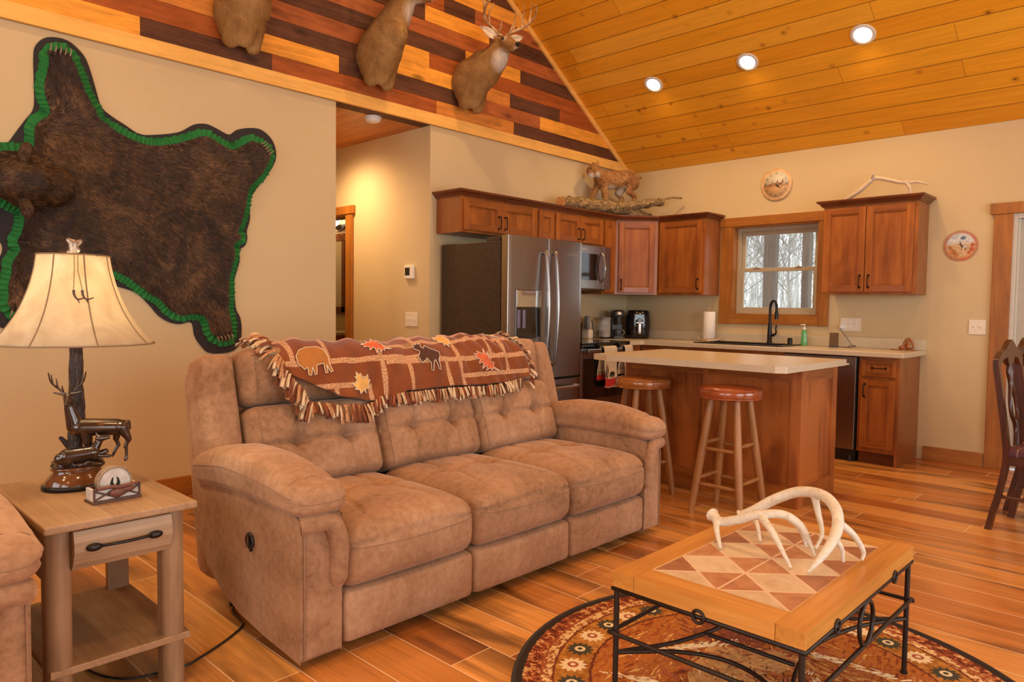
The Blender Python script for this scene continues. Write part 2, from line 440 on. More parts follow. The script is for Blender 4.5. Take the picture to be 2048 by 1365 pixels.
M_trimL = gable('pale_pine_trim', (.90,.50,.12,1), .14)
M_trim = wood('alder_trim', [(.20,.066,.010,1), (.37,.135,.018,1), (.50,.20,.030,1)], 2, .45, 1, .4, 1, 1.2)
M_trimH = wood('alder_trim_flat', [(.20,.066,.010,1), (.37,.135,.018,1), (.50,.20,.030,1)], 0, .45, 1, .4, 1, 1.2)
M_trimY = wood('alder_trim_side', [(.20,.066,.010,1), (.37,.135,.018,1), (.50,.20,.030,1)], 1, .45, 1, .4, 1, 1.2)
CB = [(.085,.024,.005,1), (.255,.072,.011,1), (.43,.145,.024,1)]
M_cab = wood('stained_knotty_alder', CB, 2, .44, 1.0, .9, 1, 1.0, .32, .0)
M_cabh = wood('stained_alder_rails', CB, 1, .3, 1.0, .6, 0, 1.0, .5, .15)
M_cab_side = wood('stained_alder_side_panel', [(.20,.065,.018,1), (.30,.10,.026,1), (.37,.135,.038,1)], 2, .34, 1.0, .4, 0, 1.2, .5)
M_crown = wood('dark_crown_wood', [(.08,.022,.007,1), (.16,.042,.011,1), (.23,.062,.016,1)], 1, .3, .6, .5)
M_isl = wood('island_panel_wood', [(.055,.014,.004,1), (.20,.050,.010,1), (.42,.13,.026,1)], 2, .30, 1.3, 1.15, 1, .9, .5, .12)
M_black = plain('black_satin_metal', (.02,.018,.016), .35, .6); M_bronze = plain('oil_rubbed_bronze', (.035,.02,.013), .32, .8)
M_iron = plain('wrought_iron', (.03,.019,.013), .45, .5, bump=.1)
def laminate():
    t = NT('speckled_laminate', .28, .5); p = t.coord(); n = t.noise(p, 260, 2, .7); v = t.voro(p, 330)
    c = t.ramp(n, [(.35, (.47,.39,.265)), (.5, (.60,.515,.37)), (.68, (.70,.61,.46))]); c = t.mix(t.maprange(v, .1, .25, .35, 0), c, (.36,.29,.19,1))
    t.color(c); return t.m
M_lam = laminate()
def steel(nm, c, r=.24, ax=2):
    t = NT(nm, r, .5, 1.0); sc = [420,420,420]; sc[ax] = 3; n = t.noise(t.mapv(t.coord(), tuple(sc)), 1.0, 2)
    t.color(t.ramp(n, [(.3, tuple(x*.97 for x in c)), (.7, c)])); t.rough(t.maprange(n, .2, .8, r*.96, r*1.05)); return t.m
M_bss = steel('black_stainless', (.30,.27,.25), .28); M_bssl = steel('black_stainless_dark', (.13,.105,.095), .28)
M_handle = steel('brushed_handle_steel', (.36,.345,.335), .25); M_chrome = plain('chrome', (.7,.7,.7), .12, 1, vary=.02)
M_fside = NT('textured_fridge_side', .42, .4); n_ = M_fside.noise(M_fside.mapv(M_fside.coord(), (140,140,60)), 1, 3, .7); M_fside.color(M_fside.ramp(n_, [(.3, (.018,.011,.007)), (.75, (.085,.055,.036))])); M_fside.bump(n_, .6, .002); M_fside = M_fside.m
M_glassblk = plain('black_glass', (.008,.007,.006), .06, vary=.02, coat=.3); M_blackpl = plain('black_plastic', (.018,.016,.015), .35); M_gloss = plain('glossy_black_plastic', (.012,.011,.011), .12, vary=.03)
M_white = plain('white_plastic', (.80,.76,.68), .4, vary=.02); M_cream = plain('cream_plastic', (.78,.70,.56), .4, vary=.02)
M_silver = plain('silver_plastic', (.62,.60,.57), .25, .7, vary=.02); M_grey = plain('grey_plastic', (.22,.21,.21), .4)
def suede():
    t = NT('suede_microfibre', .85, .2); p = t.coord(); a = t.noise(p, 2.7, 5, .60, .8); b = t.noise(p, 38, 4, .65, .3); c_ = t.noise(t.mapv(p, (1,1,.6)), 160, 2, .6)
    f = t.math('MULTIPLY_ADD', a, .6, t.math('MULTIPLY', b, .4)); c = t.ramp(t.maprange(f, .33, .67), [(0, (.215,.112,.055)), (.45, (.355,.192,.102)), (1, (.48,.29,.172))])
    t.color(c); t.b.inputs['Sheen Weight'].default_value = .25; t.b.inputs['Sheen Roughness'].default_value = .4; t.b.inputs['Sheen Tint'].default_value = (.95,.75,.6,1)
    t.bump(t.math('MULTIPLY_ADD', b, .7, t.math('MULTIPLY', c_, .3)), .16, .002); return t.m
M_suede = suede(); M_seam = plain('suede_piping_thread', (.27,.15,.085), .8)

# ================================================================= the room
def wallbox(name, boxes, mat_, **k):
    b = MB()
    for a, c in boxes: b.box(a, c)
    return struct(b.build(name, mat_, **k))
H = 2.735
wallbox('floor', [((-4.7,-9.14,-.1), (7.54,.14,0))], M_floor)
wallbox('wall_left', [((-.12,-9.14,0), (0,-3.774,H)), ((-.12,-2.872,0), (0,.14,H))], M_wall)
b = MB(); b.prism([(-9,H),(0,H),(-4.5,5.73)], 0, -.12, 0); struct(b.build('wall_gable', M_gd))
wallbox('wall_back', [((0,0,0),(1.28,.14,H)), ((1.28,0,0),(2.12,.14,1.19)), ((1.28,0,2.06),(2.12,.14,H)), ((2.12,0,0),(3.588,.14,H)), ((3.588,0,2.01),(4.50,.14,H)), ((4.50,0,0),(7.54,.14,H))], M_wall)
wallbox('wall_right', [((7.4,-9.14,0),(7.54,-7.0,H)), ((7.4,-7.0,2.55),(7.54,-4.2,H)), ((7.4,-4.2,0),(7.54,-3.4,H)), ((7.4,-3.4,0),(7.54,-1.0,.45)), ((7.4,-3.4,2.45),(7.54,-1.0,H)), ((7.4,-1.0,0),(7.54,0,H))], M_wall)
b = MB(); b.prism([(-9,H),(0,H),(-4.5,5.73)], 0, 7.4, 7.54); struct(b.build('wall_right_gable', M_wall))
wallbox('wall_front', [((0,-9.14,0),(1.2,-9,H)), ((1.2,-9.14,0),(3.2,-9,.6)), ((1.2,-9.14,2.6),(3.2,-9,H)), ((3.2,-9.14,0),(3.7,-9,H)), ((3.7,-9.14,0),(6.1,-9,.6)), ((3.7,-9.14,2.68),(6.1,-9,H)), ((6.1,-9.14,0),(7.4,-9,H))], M_wall)
b = MB(); b.prism([(.14,2.640),(-4.5,5.73),(-9.14,2.640),(-9.14,2.80),(-4.5,5.90),(.14,2.80)], 0, -.12, 7.54); struct(b.build('ceiling', M_ceil))
# hallway and the bathroom behind it
wallbox('wall_hall_right', [((-1.22,-2.872,0),(-.12,-2.75,H)), ((-2.02,-2.872,2.09),(-1.22,-2.75,H)), ((-4.5,-2.872,0),(-2.02,-2.75,H))], M_wall)
wallbox('wall_hall_left', [((-4.5,-3.894,0),(-.12,-3.774,H))], M_wall)
wallbox('wall_hall_end', [((-4.62,-3.894,0),(-4.5,-1.2,H))], M_wall)
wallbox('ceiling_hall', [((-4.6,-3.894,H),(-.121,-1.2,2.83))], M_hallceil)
wallbox('wall_bath_back', [((-4.5,-1.32,0),(-.12,-1.2,H))], M_wall)
# gable boards, one mesh, real boards with their own stain
L_, R2, D_, A_, R3 = 0, 1, 2, 3, 4
rows = {
 0: [(-9,L_),(-7.2,R2),(-6.4,L_),(-5.134,D_),(-4.29,R2),(-2.825,A_),(-1.891,D_)],
 1: [(-9,R2),(-7.6,D_),(-6.6,L_),(-5.9,R2),(-4.45,L_),(-3.758,D_),(-2.55,R3),(-1.526,L_)],
 2: [(-9,D_),(-7.0,R2),(-5.2,A_),(-4.35,D_),(-3.5,L_),(-2.5,A_),(-1.945,D_),(-1.235,R2)],
 3: [(-9,L_),(-7.5,R2),(-6.0,D_),(-4.6,R3),(-3.5,L_),(-2.904,R2)],
 4: [(-9,R2),(-6.7,L_),(-5.1,D_),(-2.5,L_),(-1.809,D_)],
 5: [(-9,D_),(-7.1,A_),(-5.5,R2),(-3.98,R3)],
 6: [(-9,L_),(-6.2,R2),(-4.2,R2),(-3.62,D_),(-2.952,L_),(-2.219,D_)],
 7: [(-9,R2),(-6.0,D_),(-4.1,L_),(-3.45,R2),(-2.746,D_),(-2.395,R3)],
 8: [(-9,D_),(-5.4,R2),(-3.3,D_),(-2.9,L_)],
 9: [(-9,L_),(-4.8,R2),(-2.5,D_)]}
b = MB(); hz = [2.831,2.945,3.070,3.191,3.318,3.438,3.562,3.688,3.815,3.935,4.06]
for i in range(24):
    z0 = hz[i] if i < 11 else 4.06+(i-10)*.1235
    z1 = hz[i+1] if i < 10 else 4.06+(i-9)*.1235
    if z0 > 5.6: break
    ymax = -(z0-2.733)/CEIL_K+.02; ymin = -9-ymax
    segs = rows.get(i) or [(-9, rng.integers(0,5)), (-6.4+rng.random(), rng.integers(0,5)), (-5+rng.random(), rng.integers(0,5)), (-3.8+rng.random()*.8, rng.integers(0,5))]
    for j, (ya, mi) in enumerate(segs):
        yb = segs[j+1][0] if j+1 < len(segs) else 0
        a_, c_ = max(ya, ymin), min(yb, ymax)
        if c_-a_ < .02: continue
        b.box((0,a_+.0008,z0+.0008), (.016+.003*rng.random(), c_-.0008, z1-.0008), int(mi))
boards = struct(b.build('wall_gable_boards', [M_gl, M_gr, M_gd, M_gl2, M_gr2], bevel=.0015, seg=1))
b = MB(); b.box((0,-9,2.737),(.026,-3.05,2.831)); b.box((0,-3.049,2.737),(.026,-.09,2.831)); struct(b.build('trim_1', M_trimL, bevel=.002))
b = MB()
sl = lambda y, o: 2.733+CEIL_K*(-y)-o
b.prism([(-.02,sl(-.02,.058)),(-4.5,sl(-4.5,.058)),(-4.5,sl(-4.5,.0)),(-.02,sl(-.02,.0))], 0, 0, .034)
b.prism([(-8.98,sl(-.02,.075)),(-4.5,sl(-4.5,.075)),(-4.5,sl(-4.5,.0)),(-8.98,sl(-.02,.0))], 0, 0, .034)
struct(b.build('trim_2', M_trimL, bevel=.002))
# baseboards
def bb(name, a, c, mm): b = MB(); b.box(a, c); return struct(b.build(name, mm, bevel=.003))
bb('baseboard_back', (3.035,-.016,0), (3.468,0,.112), M_trimH)
bb('baseboard_left', (0,-9,0), (.016,-3.774,.125), M_trimY)
bb('baseboard_hall', (-1.1,-2.888,0), (-.121,-2.872,.112), M_trimH)
bb('baseboard_hall_left', (-4.5,-3.774,0), (-.121,-3.758,.112), M_trimH)
# door trim of the bathroom door and its jamb
b = MB(); b.box((-1.225,-2.894,0),(-1.112,-2.872,2.095)); b.box((-2.13,-2.894,0),(-2.015,-2.872,2.095)); b.box((-2.16,-2.902,2.095),(-1.085,-2.872,2.172))
b.box((-1.235,-2.872,0),(-1.22,-2.75,2.09)); b.box((-2.02,-2.872,0),(-2.005,-2.75,2.09)); b.box((-2.02,-2.872,2.075),(-1.22,-2.75,2.09))
struct(b.build('trim_3', M_trim, bevel=.003))
# door 1 in the back wall, right edge of the picture
M_doorp = plain('greige_door_paint', (.46,.42,.34), .45, vary=.03)
b = MB(); b.box((3.475,-.022,0),(3.600,0,2.012)); b.box((4.49,-.022,0),(4.61,0,2.012)); b.box((3.448,-.030,2.012),(4.64,0,2.098))
struct(b.build('trim_4', M_trim, bevel=.003))
dr = thing('door_1', '', ''); del dr['label']; del dr['category']; struct(dr)
b = MB(); b.box((3.588,0,0),(3.625,.14,2.01)); b.box((4.463,0,0),(4.5,.14,2.01)); b.box((3.625,0,1.975),(4.463,.14,2.01)); b.box((3.625,.045,0),(3.64,.06,1.975)); b.build('jamb', plain('door_jamb_paint', (.60,.56,.47), .4), dr, bevel=.002)
b = MB(); b.box((3.63,.06,.01),(4.46,.10,1.972))
for z0, z1 in ((.16,.80),(.92,1.86)):
    b.box((3.74,.052,z0),(4.35,.06,z0+.03)); b.box((3.74,.052,z1-.03),(4.35,.06,z1)); b.box((3.74,.052,z0+.03),(3.77,.06,z1-.03)); b.box((4.32,.052,z0+.03),(4.35,.06,z1-.03))
b.build('door_slab', M_doorp, dr, bevel=.003)
b = MB(); b.lathe([(.028,0),(.028,.01),(.012,.012),(.012,.04),(.027,.05),(.03,.065),(.02,.08),(0,.082)], (4.40,.0,.0), 20, axis=1)
for i in range(len(b.v)): x,y,z = b.v[i]; b.v[i] = (x, .06-y, z+.98)
b.build('door_knob', M_bronze, dr)

# window 1 above the sink
M_vinyl = plain('tan_vinyl_window', (.44,.37,.26), .35, vary=.02)
M_glass = NT('window_glass', .0, .5); M_glass.b.inputs['Base Color'].default_value = (.96,.98,.97,1); M_glass.b.inputs['Transmission Weight'].default_value = 1; M_glass.b.inputs['IOR'].default_value = 1.0; M_glass.b.inputs['Alpha'].default_value = .12; M_glass = M_glass.m
wn = thing('window_1', '', ''); del wn['label']; del wn['category']; struct(wn)
b = MB(); b.box((1.146,-.022,1.093),(1.268,0,2.064)); lab(b.build('window_trim', M_trim, wn, bevel=.003), 'left casing board')
b = MB(); b.box((2.13,-.022,1.093),(2.225,0,2.064)); lab(b.build('window_trim', M_trim, wn, bevel=.003), 'right casing board')
b = MB(); b.box((1.136,-.028,2.064),(2.262,0,2.152)); lab(b.build('window_trim', M_trimH, wn, bevel=.003), 'head casing board')
b = MB(); b.box((1.268,-.020,1.098),(2.13,0,1.187)); lab(b.build('window_sill', M_trimH, wn, bevel=.003), 'bottom casing board')
b = MB(); b.box((1.2685,-.016,1.1875),(1.285,.085,2.0635)); b.box((2.112,-.016,1.1875),(2.1295,.085,2.0635)); b.box((1.2855,-.016,1.1875),(2.1115,.085,1.20)); b.box((1.2855,-.016,2.05),(2.1115,.085,2.0635)); b.build('window_jamb', M_trim, wn, bevel=.002)
b = MB(); x0,x1,z0,z1 = 1.284,2.114,1.198,2.052
b.box((x0,.07,z0),(x0+.035,.14,z1)); b.box((x1-.035,.07,z0),(x1,.14,z1)); b.box((x0+.035,.07,z0),(x1-.035,.14,z0+.03)); b.box((x0+.035,.07,z1-.04),(x1-.035,.14,z1))
b.build('window_frame', M_vinyl, wn, bevel=.003)
def sash(nm, za, zb, y, lbl):
    b = MB(); xa, xb = x0+.035, x1-.035; t_ = .036
    b.box((xa,y,za),(xa+t_,y+.025,zb)); b.box((xb-t_,y,za),(xb,y+.025,zb)); b.box((xa+t_,y,za),(xb-t_,y+.025,za+t_)); b.box((xa+t_,y,zb-t_),(xb-t_,y+.025,zb))
    s_ = lab(b.build(nm, M_vinyl, wn, bevel=.002), lbl)
    b = MB(); b.box((xa+t_,y+.009,za+t_),(xb-t_,y+.013,zb-t_)); b.build('window_pane', M_glass, s_)
    return s_
sash('window_sash', 1.615, 2.012, .105, 'upper sash'); sl_ = sash('window_sash', 1.228, 1.652, .078, 'lower sash')
for xx in (1.49, 1.905):
    b = MB(); b.box((xx-.035,.070,1.648),(xx+.035,.095,1.656)); b.box((xx-.012,.066,1.652),(xx+.012,.085,1.664)); b.build('sash_lock', M_vinyl, sl_, bevel=.002)
# unseen windows on the right and front walls
def big_window(name, axis, pos, a0, a1, z0, z1, nmull):
    t_ = thing(name, '', ''); del t_['label']; del t_['category']; struct(t_)
    b = MB(); f = .06
    def bx(u0,v0,u1,v1,d0=-.01,d1=.12):
        if axis == 0: b.box((pos+d0,u0,v0),(pos+d1,u1,v1))
        else: b.box((u0,pos-d1,v0),(u1,pos-d0,v1))
    bx(a0,z0,a0+f,z1); bx(a1-f,z0,a1,z1); bx(a0,z0,a1,z0+f); bx(a0,z1-f,a1,z1)
    for k in range(1, nmull+1): c_ = lerp(a0,a1,k/(nmull+1)); bx(c_-.03,z0,c_+.03,z1)
    b.build('window_frame', M_vinyl, t_)
    b = MB()
    if axis == 0: b.box((pos+.05,a0+f,z0+f),(pos+.055,a1-f,z1-f))
    else: b.box((a0+f,pos-.055,z0+f),(a1-f,pos-.05,z1-f))
    b.build('window_pane', M_glass, t_)
big_window('window_2', 0, 7.4, -3.4, -1.0, .45, 2.45, 1)
big_window('window_3', 0, 7.4, -7.0, -4.2, 0.0, 2.55, 1)
big_window('window_4', 1, -9.0, 1.2, 3.2, .6, 2.6, 1)
big_window('window_5', 1, -9.0, 3.7, 6.1, .6, 2.68, 1)

# ---- outside seen through the sink window: porch, posts, bare trees, pale ground
M_ground = plain('winter_grass', (.42,.42,.30), .9, vary=.2, scale=1.5)
b = MB(); b.box((-30,.141,-.5),(30,60,-.4)); o = b.build('ground', M_ground); struct(o)
M_deck = plain('porch_deck', (.35,.30,.25), .8); b = MB(); b.box((-2,.141,-.38),(6,2.6,-.12)); struct(b.build('porch_deck', M_deck))
M_post = wood('weathered_post', [(.13,.10,.085,1),(.20,.155,.13,1),(.27,.21,.18,1)], 2, .8)
for i, (xa, xb, s_) in enumerate(((.61,.76,'left'),(1.10,1.19,'right'))):
    b = MB(); b.box((xa,2.15,-.12),(xb,2.15+.12,2.75)); b.box((xa-.015,2.135,-.12),(xb+.015,2.285,.0))
    tag(b.build('porch_post', M_post, bevel=.006), '%s square porch post outside the kitchen window' % ('wide darker left-hand' if i == 0 else 'narrow paler right-hand'), 'post', 'porch posts outside the window')
b = MB(); b.box((-3,2.12,2.3),(6,2.3,2.55)); tag(b.build('porch_beam', plain('pale_beam', (.75,.72,.68), .7), bevel=.005), 'pale horizontal porch beam resting on the two wooden porch posts', 'beam')
M_bark = plain('pale_winter_bark', (.30,.27,.25), .9, vary=.3, scale=4)
def bare_tree(x, y, h, seed, lean=0):
    r_ = random.Random(seed); b = MB()
    def branch(p, d, L, r, lv):
        pts = [p]; rs = [r]; q = Vector(p); dd = Vector(d).normalized(); k = 5
        for i in range(k):
            dd = (dd + Vector((r_.uniform(-.16,.16), r_.uniform(-.16,.16), r_.uniform(-.02,.12)))).normalized()
            q = q + dd*(L/k); pts.append(q.copy()); rs.append(r*(1-.75*(i+1)/k))
        b.tube(pts, rs, 6 if lv < 2 else 4)
        if lv < 3:
            for i in range((13,8,5)[lv]):
                t = r_.uniform(.28,.98); j = min(int(t*k), k-1); pp = pts[j].lerp(pts[j+1], t*k-j)
                a = r_.uniform(0,2*PI); up = r_.uniform(.15,.9)
                nd = Vector((math.cos(a), math.sin(a), up)) + dd*.5
                branch(pp, nd, L*(r_.uniform(.17,.27) if lv == 0 else r_.uniform(.38,.6)), max(rs[j]*.5,.006), lv+1)
    branch(Vector((x,y,-.42)), (lean,0,1), h, .0062*h, 0)
    return b.build('bare_tree', M_bark)
TR = [(-1.9,9.2,6,1,.06,'nearest bare tree, slender, seen between the two porch posts'),(-3.9,13.2,7,3,.0,'bare tree with a thin trunk behind the left pane of the window'),(-4.6,17.6,8,5,-.03,'bare tree far out beyond the narrow right-hand porch post'),(-7.2,17.6,8,8,.03,'bare tree far out at the left edge of the window view'),(-8.4,23.5,9,7,0,'farthest and tallest bare tree behind the wide porch post')]
for x,y,h,sd,le,lb in TR: tag(bare_tree(x,y,h,sd,le), lb, 'tree', 'bare trees outside the window')

r_w = random.Random(21); b = MB()
for i in range(150):
    y = r_w.uniform(27,38); x = -.5*y+3+r_w.uniform(-5,4.5); h = r_w.uniform(4,11); rr_ = r_w.uniform(.02,.09); q = [Vector((x,y,-.45))]; k = 5
    for j in range(k): q.append(q[-1]+Vector((r_w.uniform(-.3,.3),0,h/k)))
    b.tube(q, list(np.linspace(rr_,.012,k+1)), 4)
    for j in range(7):
        t_ = r_w.uniform(.3,.95); a0 = q[min(int(t_*k),k-1)]+Vector((0,0,h/k*r_w.random())); d_ = Vector((r_w.uniform(-1,1),r_w.uniform(-.4,.4),r_w.uniform(.4,1.2))).normalized(); L_ = r_w.uniform(.8,2.6); b.tube([a0, a0+d_*L_*.5+Vector((0,0,.05)), a0+d_*L_], [.022,.014,.008], 3)
o = b.build('distant_woods', plain('hazy_bark', (.60,.58,.56), .9, vary=.2, scale=1)); tag(o, 'pale tangle of leafless woods far beyond the kitchen window', 'woods'); o['kind'] = 'stuff'

# ---- lights
M_lens = emit('lamp_lens', (1.0,.93,.80), 14); M_ringw = plain('white_trim_ring', (.70,.66,.60), .35, vary=.01)
nrm = Vector((0,-CEIL_K,-1)).normalized()
def can(x, y, lbl, on=36):
    sgn = 1 if y > -4.5 else -1; n_ = Vector((0, -CEIL_K*sgn, -1)).normalized()
    q = Vector((0,0,-1)).rotation_difference(n_); M = q.to_matrix().to_4x4()
    t = thing('recessed_light', lbl, 'ceiling light', (x, y, ceil_z(y)), 0, 'recessed ceiling lights')
    b = MB(); b.lathe([(.092,.0),(.092,-.004),(.088,-.008),(.070,-.007),(.062,-.003),(.060,.0)], n=40, caps=False); b.xf(M); b.build('trim_ring', M_ringw, t)
    b = MB(); b.lathe([(.066,-.001),(.064,-.0035),(.045,-.0050),(0,-.0055)], n=32); b.xf(M); b.build('lens', M_lens, t)
    spot('can_light', Vector((x, y, ceil_z(y)))+n_*.04, on, 2.45, .95, WARM, (0,.12*sgn,-1))
can(.885,-.911,'round white recessed light glowing in the pine ceiling, leftmost of three')
can(1.814,-.911,'round white recessed light glowing in the pine ceiling, middle of three')
can(2.737,-.911,'round white recessed light glowing in the pine ceiling, rightmost of three')
for yy_, row_ in ((-2.95,'ridge row over the island'),(-6.05,'ridge row over the sofa'),(-8.09,'low row over the living room')):  # unseen rows of ceiling lights, added for more warm light from above
    for xx_, col_ in ((1.1,'left'),(2.74,'middle'),(4.4,'right')): can(xx_, yy_, 'added unseen recessed light, %s one in the %s' % (col_, row_), 75 if yy_ > -8 else 50)
def smoke(x, y, z, nm, lbl, cat):
    t = thing(nm, lbl, cat, (x,y,z))
    b = MB(); b.lathe([(.068,0),(.068,-.012),(.064,-.016)], n=36); b.build('mounting_plate', M_ringw, t)
    b = MB(); b.lathe([(.060,-.016),(.062,-.022),(.058,-.036),(.04,-.044),(.0,-.046)], n=36); b.build('cover', M_white, t)
smoke(-.15,-3.34,2.735,'smoke_detector','round white smoke detector on the hallway pine ceiling','smoke detector')
l = bpy.data.lights.new('hall_lamp_light', 'SPOT'); l.energy = 85; l.color = (1.0,.66,.36); l.spot_size = 2.95; l.spot_blend = 1.0; l.shadow_soft_size = .14
o = bpy.data.objects.new('hall_lamp_light', l); COL.objects.link(o); o.location = (-.95,-3.33,2.66)
t = thing('recessed_light', 'small round recessed light deeper in the hallway ceiling, at the opening edge', 'ceiling light', (-.95,-3.33,2.735), 0, 'recessed ceiling lights')
b = MB(); b.lathe([(.075,0),(.075,-.006),(.055,-.006),(.05,0)], n=32, caps=False); b.build('trim_ring', M_ringw, t); b = MB(); b.lathe([(.055,-.001),(0,-.003)], n=24); b.build('lens', M_lens, t)

# bathroom glimpse
t = thing('vanity_light', 'lit bathroom sconce with a frosted bell shade on a curved dark arm', 'wall lamp', (-3.70,-1.36,2.25))
b = MB(); b.lathe([(.03,.03),(.06,.05),(.085,.10),(.095,.14)], n=28, caps=False); b.lathe([(.028,.03),(.058,.05),(.083,.10),(.093,.14)], n=28, caps=False); b.xf(Matrix.Translation((0,-.10,0))); b.build('lamp_shade', emit('lit_glass_shade', (1,.90,.70), 6), t)
b = MB(); b.tube(catmull([(.10,0,.03),(.13,-.05,-.02),(.07,-.10,-.05),(0,-.10,.0),(0,-.10,.04)],8), .009, 8); b.box((-.12,0,.0),(.16,.03,.06)); b.build('lamp_arm', M_bronze, t)
l = bpy.data.lights.new('bath_lamp_light', 'POINT'); l.energy = 14; l.color = (1,.75,.42); l.shadow_soft_size = .06; o = bpy.data.objects.new('bath_lamp_light', l); COL.objects.link(o); o.location = (-3.70,-1.62,2.40)
t = thing('bathroom_mirror', 'dark wood framed mirror on the bathroom wall, seen through the hall door', 'mirror', (-3.86,-1.35,1.63))
b = MB()
for a_, c_ in (((-.30,-.03,-.50),(-.22,.03,.50)),((.22,-.03,-.50),(.30,.03,.50)),((-.33,-.035,.46),(.33,.03,.56)),((-.30,-.03,-.52),(.30,.03,-.42))): b.box(a_, c_)
b.build('mirror_frame', M_crown, t, bevel=.006)
b = MB(); b.box((-.22,-.005,-.42),(.22,.005,.46)); b.build('mirror_glass', plain('mirror_silver', (.8,.8,.8), .03, 1, vary=.01), t)
t = thing('bathroom_vanity', 'wooden bathroom vanity with a pale top behind the hall door', 'vanity', (-3.75,-1.58,0))
b = MB(); b.box((-.5,-.22,.0),(.62,.255,.85)); b.build('body', M_cab, t, bevel=.004); b = MB(); b.box((-.52,-.25,.85),(.64,.258,.885)); b.build('countertop', M_lam, t, bevel=.004)
def pump_bottle(loc, lbl, liquid, h=.19, name='soap_bottle'):
    t = thing(name, lbl, 'soap bottle', loc)
    b = MB(); b.lathe([(.026,0),(.030,.006),(.031,.03),(.026,.08),(.028,.11),(.022,.135),(.012,.148)], n=24, sy=.7); b.build('bottle', liquid, t)
    b = MB(); b.lathe([(.014,.146),(.014,.162),(.005,.164),(.004,.185),(.010,.187),(.010,.195),(0,.197)], n=16); b.box((-.034,-.006,.186),(.006,.006,.195)); b.build('pump', M_white, t, bevel=.001)
    return t
M_gsoap = NT('green_soap', .08); M_gsoap.color((.22,.74,.30,1)); M_gsoap.b.inputs['Transmission Weight'].default_value = .55; M_gsoap = M_gsoap.m
pump_bottle((-3.50,-1.62,.885), 'pale soap pump bottle on the bathroom vanity', plain('yellow_soap', (.5,.55,.2), .15))

# ================================================================= kitchen
def pull(mb, c, L, vertical=True, r=.0045, out=.028):
    """bar pull on a front facing local +x"""
    d = Vector((0,0,1)) if vertical else Vector((0,1,0)); c = Vector(c); o = Vector((out,0,0))
    a, b_ = c-d*L/2, c+d*L/2
    mb.tube([a, a+o*.8, a+o+d*.006, c+o*1.08, b_+o-d*.006, b_+o*.8, b_], [r*1.5,r,r,r*1.15,r,r,r*1.5], 8)
    for q in (a, b_): mb.lathe([(r*2.2,0),(r*2.2,.004),(r*1.2,.007)], tuple(q), 10, axis=0)
def front(parent, kind, y0, y1, z0, z1, x=0.0, handle=None, mat_=None, th=.020):
    b = MB(); mt = mat_ or M_cab; rw = .055 if kind == 'door' else .028
    if y1-y0 < .16: rw = .045
    if kind == 'slab': b.box((x,y0,z0),(x+th,y1,z1))
    else:
        b.box((x,y0,z0),(x+th,y0+rw,z1)); b.box((x,y1-rw,z0),(x+th,y1,z1)); b.box((x,y0+rw,z1-rw),(x+th-.0006,y1-rw,z1), 1); b.box((x,y0+rw,z0),(x+th-.0006,y1-rw,z0+rw), 1)
        # inner bead
        i = rw; w_ = .009
        for q in (((y0+i,z0+i),(y0+i+w_,z1-i)),((y1-i-w_,z0+i),(y1-i,z1-i)),((y0+i+w_,z0+i),(y1-i-w_,z0+i+w_)),((y0+i+w_,z1-i-w_),(y1-i-w_,z1-i))): b.box((x,q[0][0],q[0][1]),(x+th-.006,q[1][0],q[1][1]))
        b.box((x,y0+rw+w_,z0+rw+w_),(x+th-.011,y1-rw-w_,z1-rw-w_))
    o = b.build('drawer' if kind in ('drawer','slab') else 'door', [mt, M_cabh], parent, bevel=.0028)
    if handle:
        h = MB(); pull(h, (x+th, handle[0], handle[1]), .10 if kind == 'door' else .10, handle[2] == 'v'); h.build('handle', M_bronze, o)
    return o
def carcass(parent, y0, y1, z0, z1, d, side=M_cab_side, nm='body'):
    b = MB(); b.box((-d,y0,z0),(-.018,y1,z1), 1); b.box((-.020,y0,z0),(0,y1,z1), 0)
    return b.build(nm, [M_cab, side], parent, bevel=.001)
# ---- upper run on the left wall (front faces +x)
XF = .31
def upper_left(name_, lbl, y0, y1, z0, doors, z1=2.135):
    yc = (y0+y1)/2
    t = thing('wall_cabinet', lbl, 'cabinet', (XF,yc,z0))
    carcass(t, y0-yc, y1-yc, 0, z1-z0, XF-.002)
    for (a, c_, za, zb, hd) in doors: front(t, 'door', a-yc, c_-yc, za-z0, zb-z0, 0, (hd[0]-yc, hd[1]-z0, 'v') if hd else None)
    return t
upper_left('a', 'stained wood two-door cabinet on the wall above the refrigerator', -2.802,-1.872,1.843, [(-2.785,-2.349,1.862,2.115,(-2.385,1.95)),(-2.345,-1.905,1.862,2.115,(-2.31,1.95))])
upper_left('b', 'narrow doorless filler panel cabinet between the fridge and microwave cabinets', -1.871,-1.646,1.843, [(-1.864,-1.655,1.862,2.115,None)])
upper_left('c', 'stained wood two-door cabinet on the wall above the microwave', -1.645,-.880,1.843, [(-1.630,-1.270,1.866,2.115,(-1.30,1.945)),(-1.266,-.900,1.866,2.115,(-1.235,1.945))])
upper_left('d', 'tall narrow wall cabinet right of the microwave', -.879,-.672,1.38, [(-.866,-.690,1.40,2.115,None)])
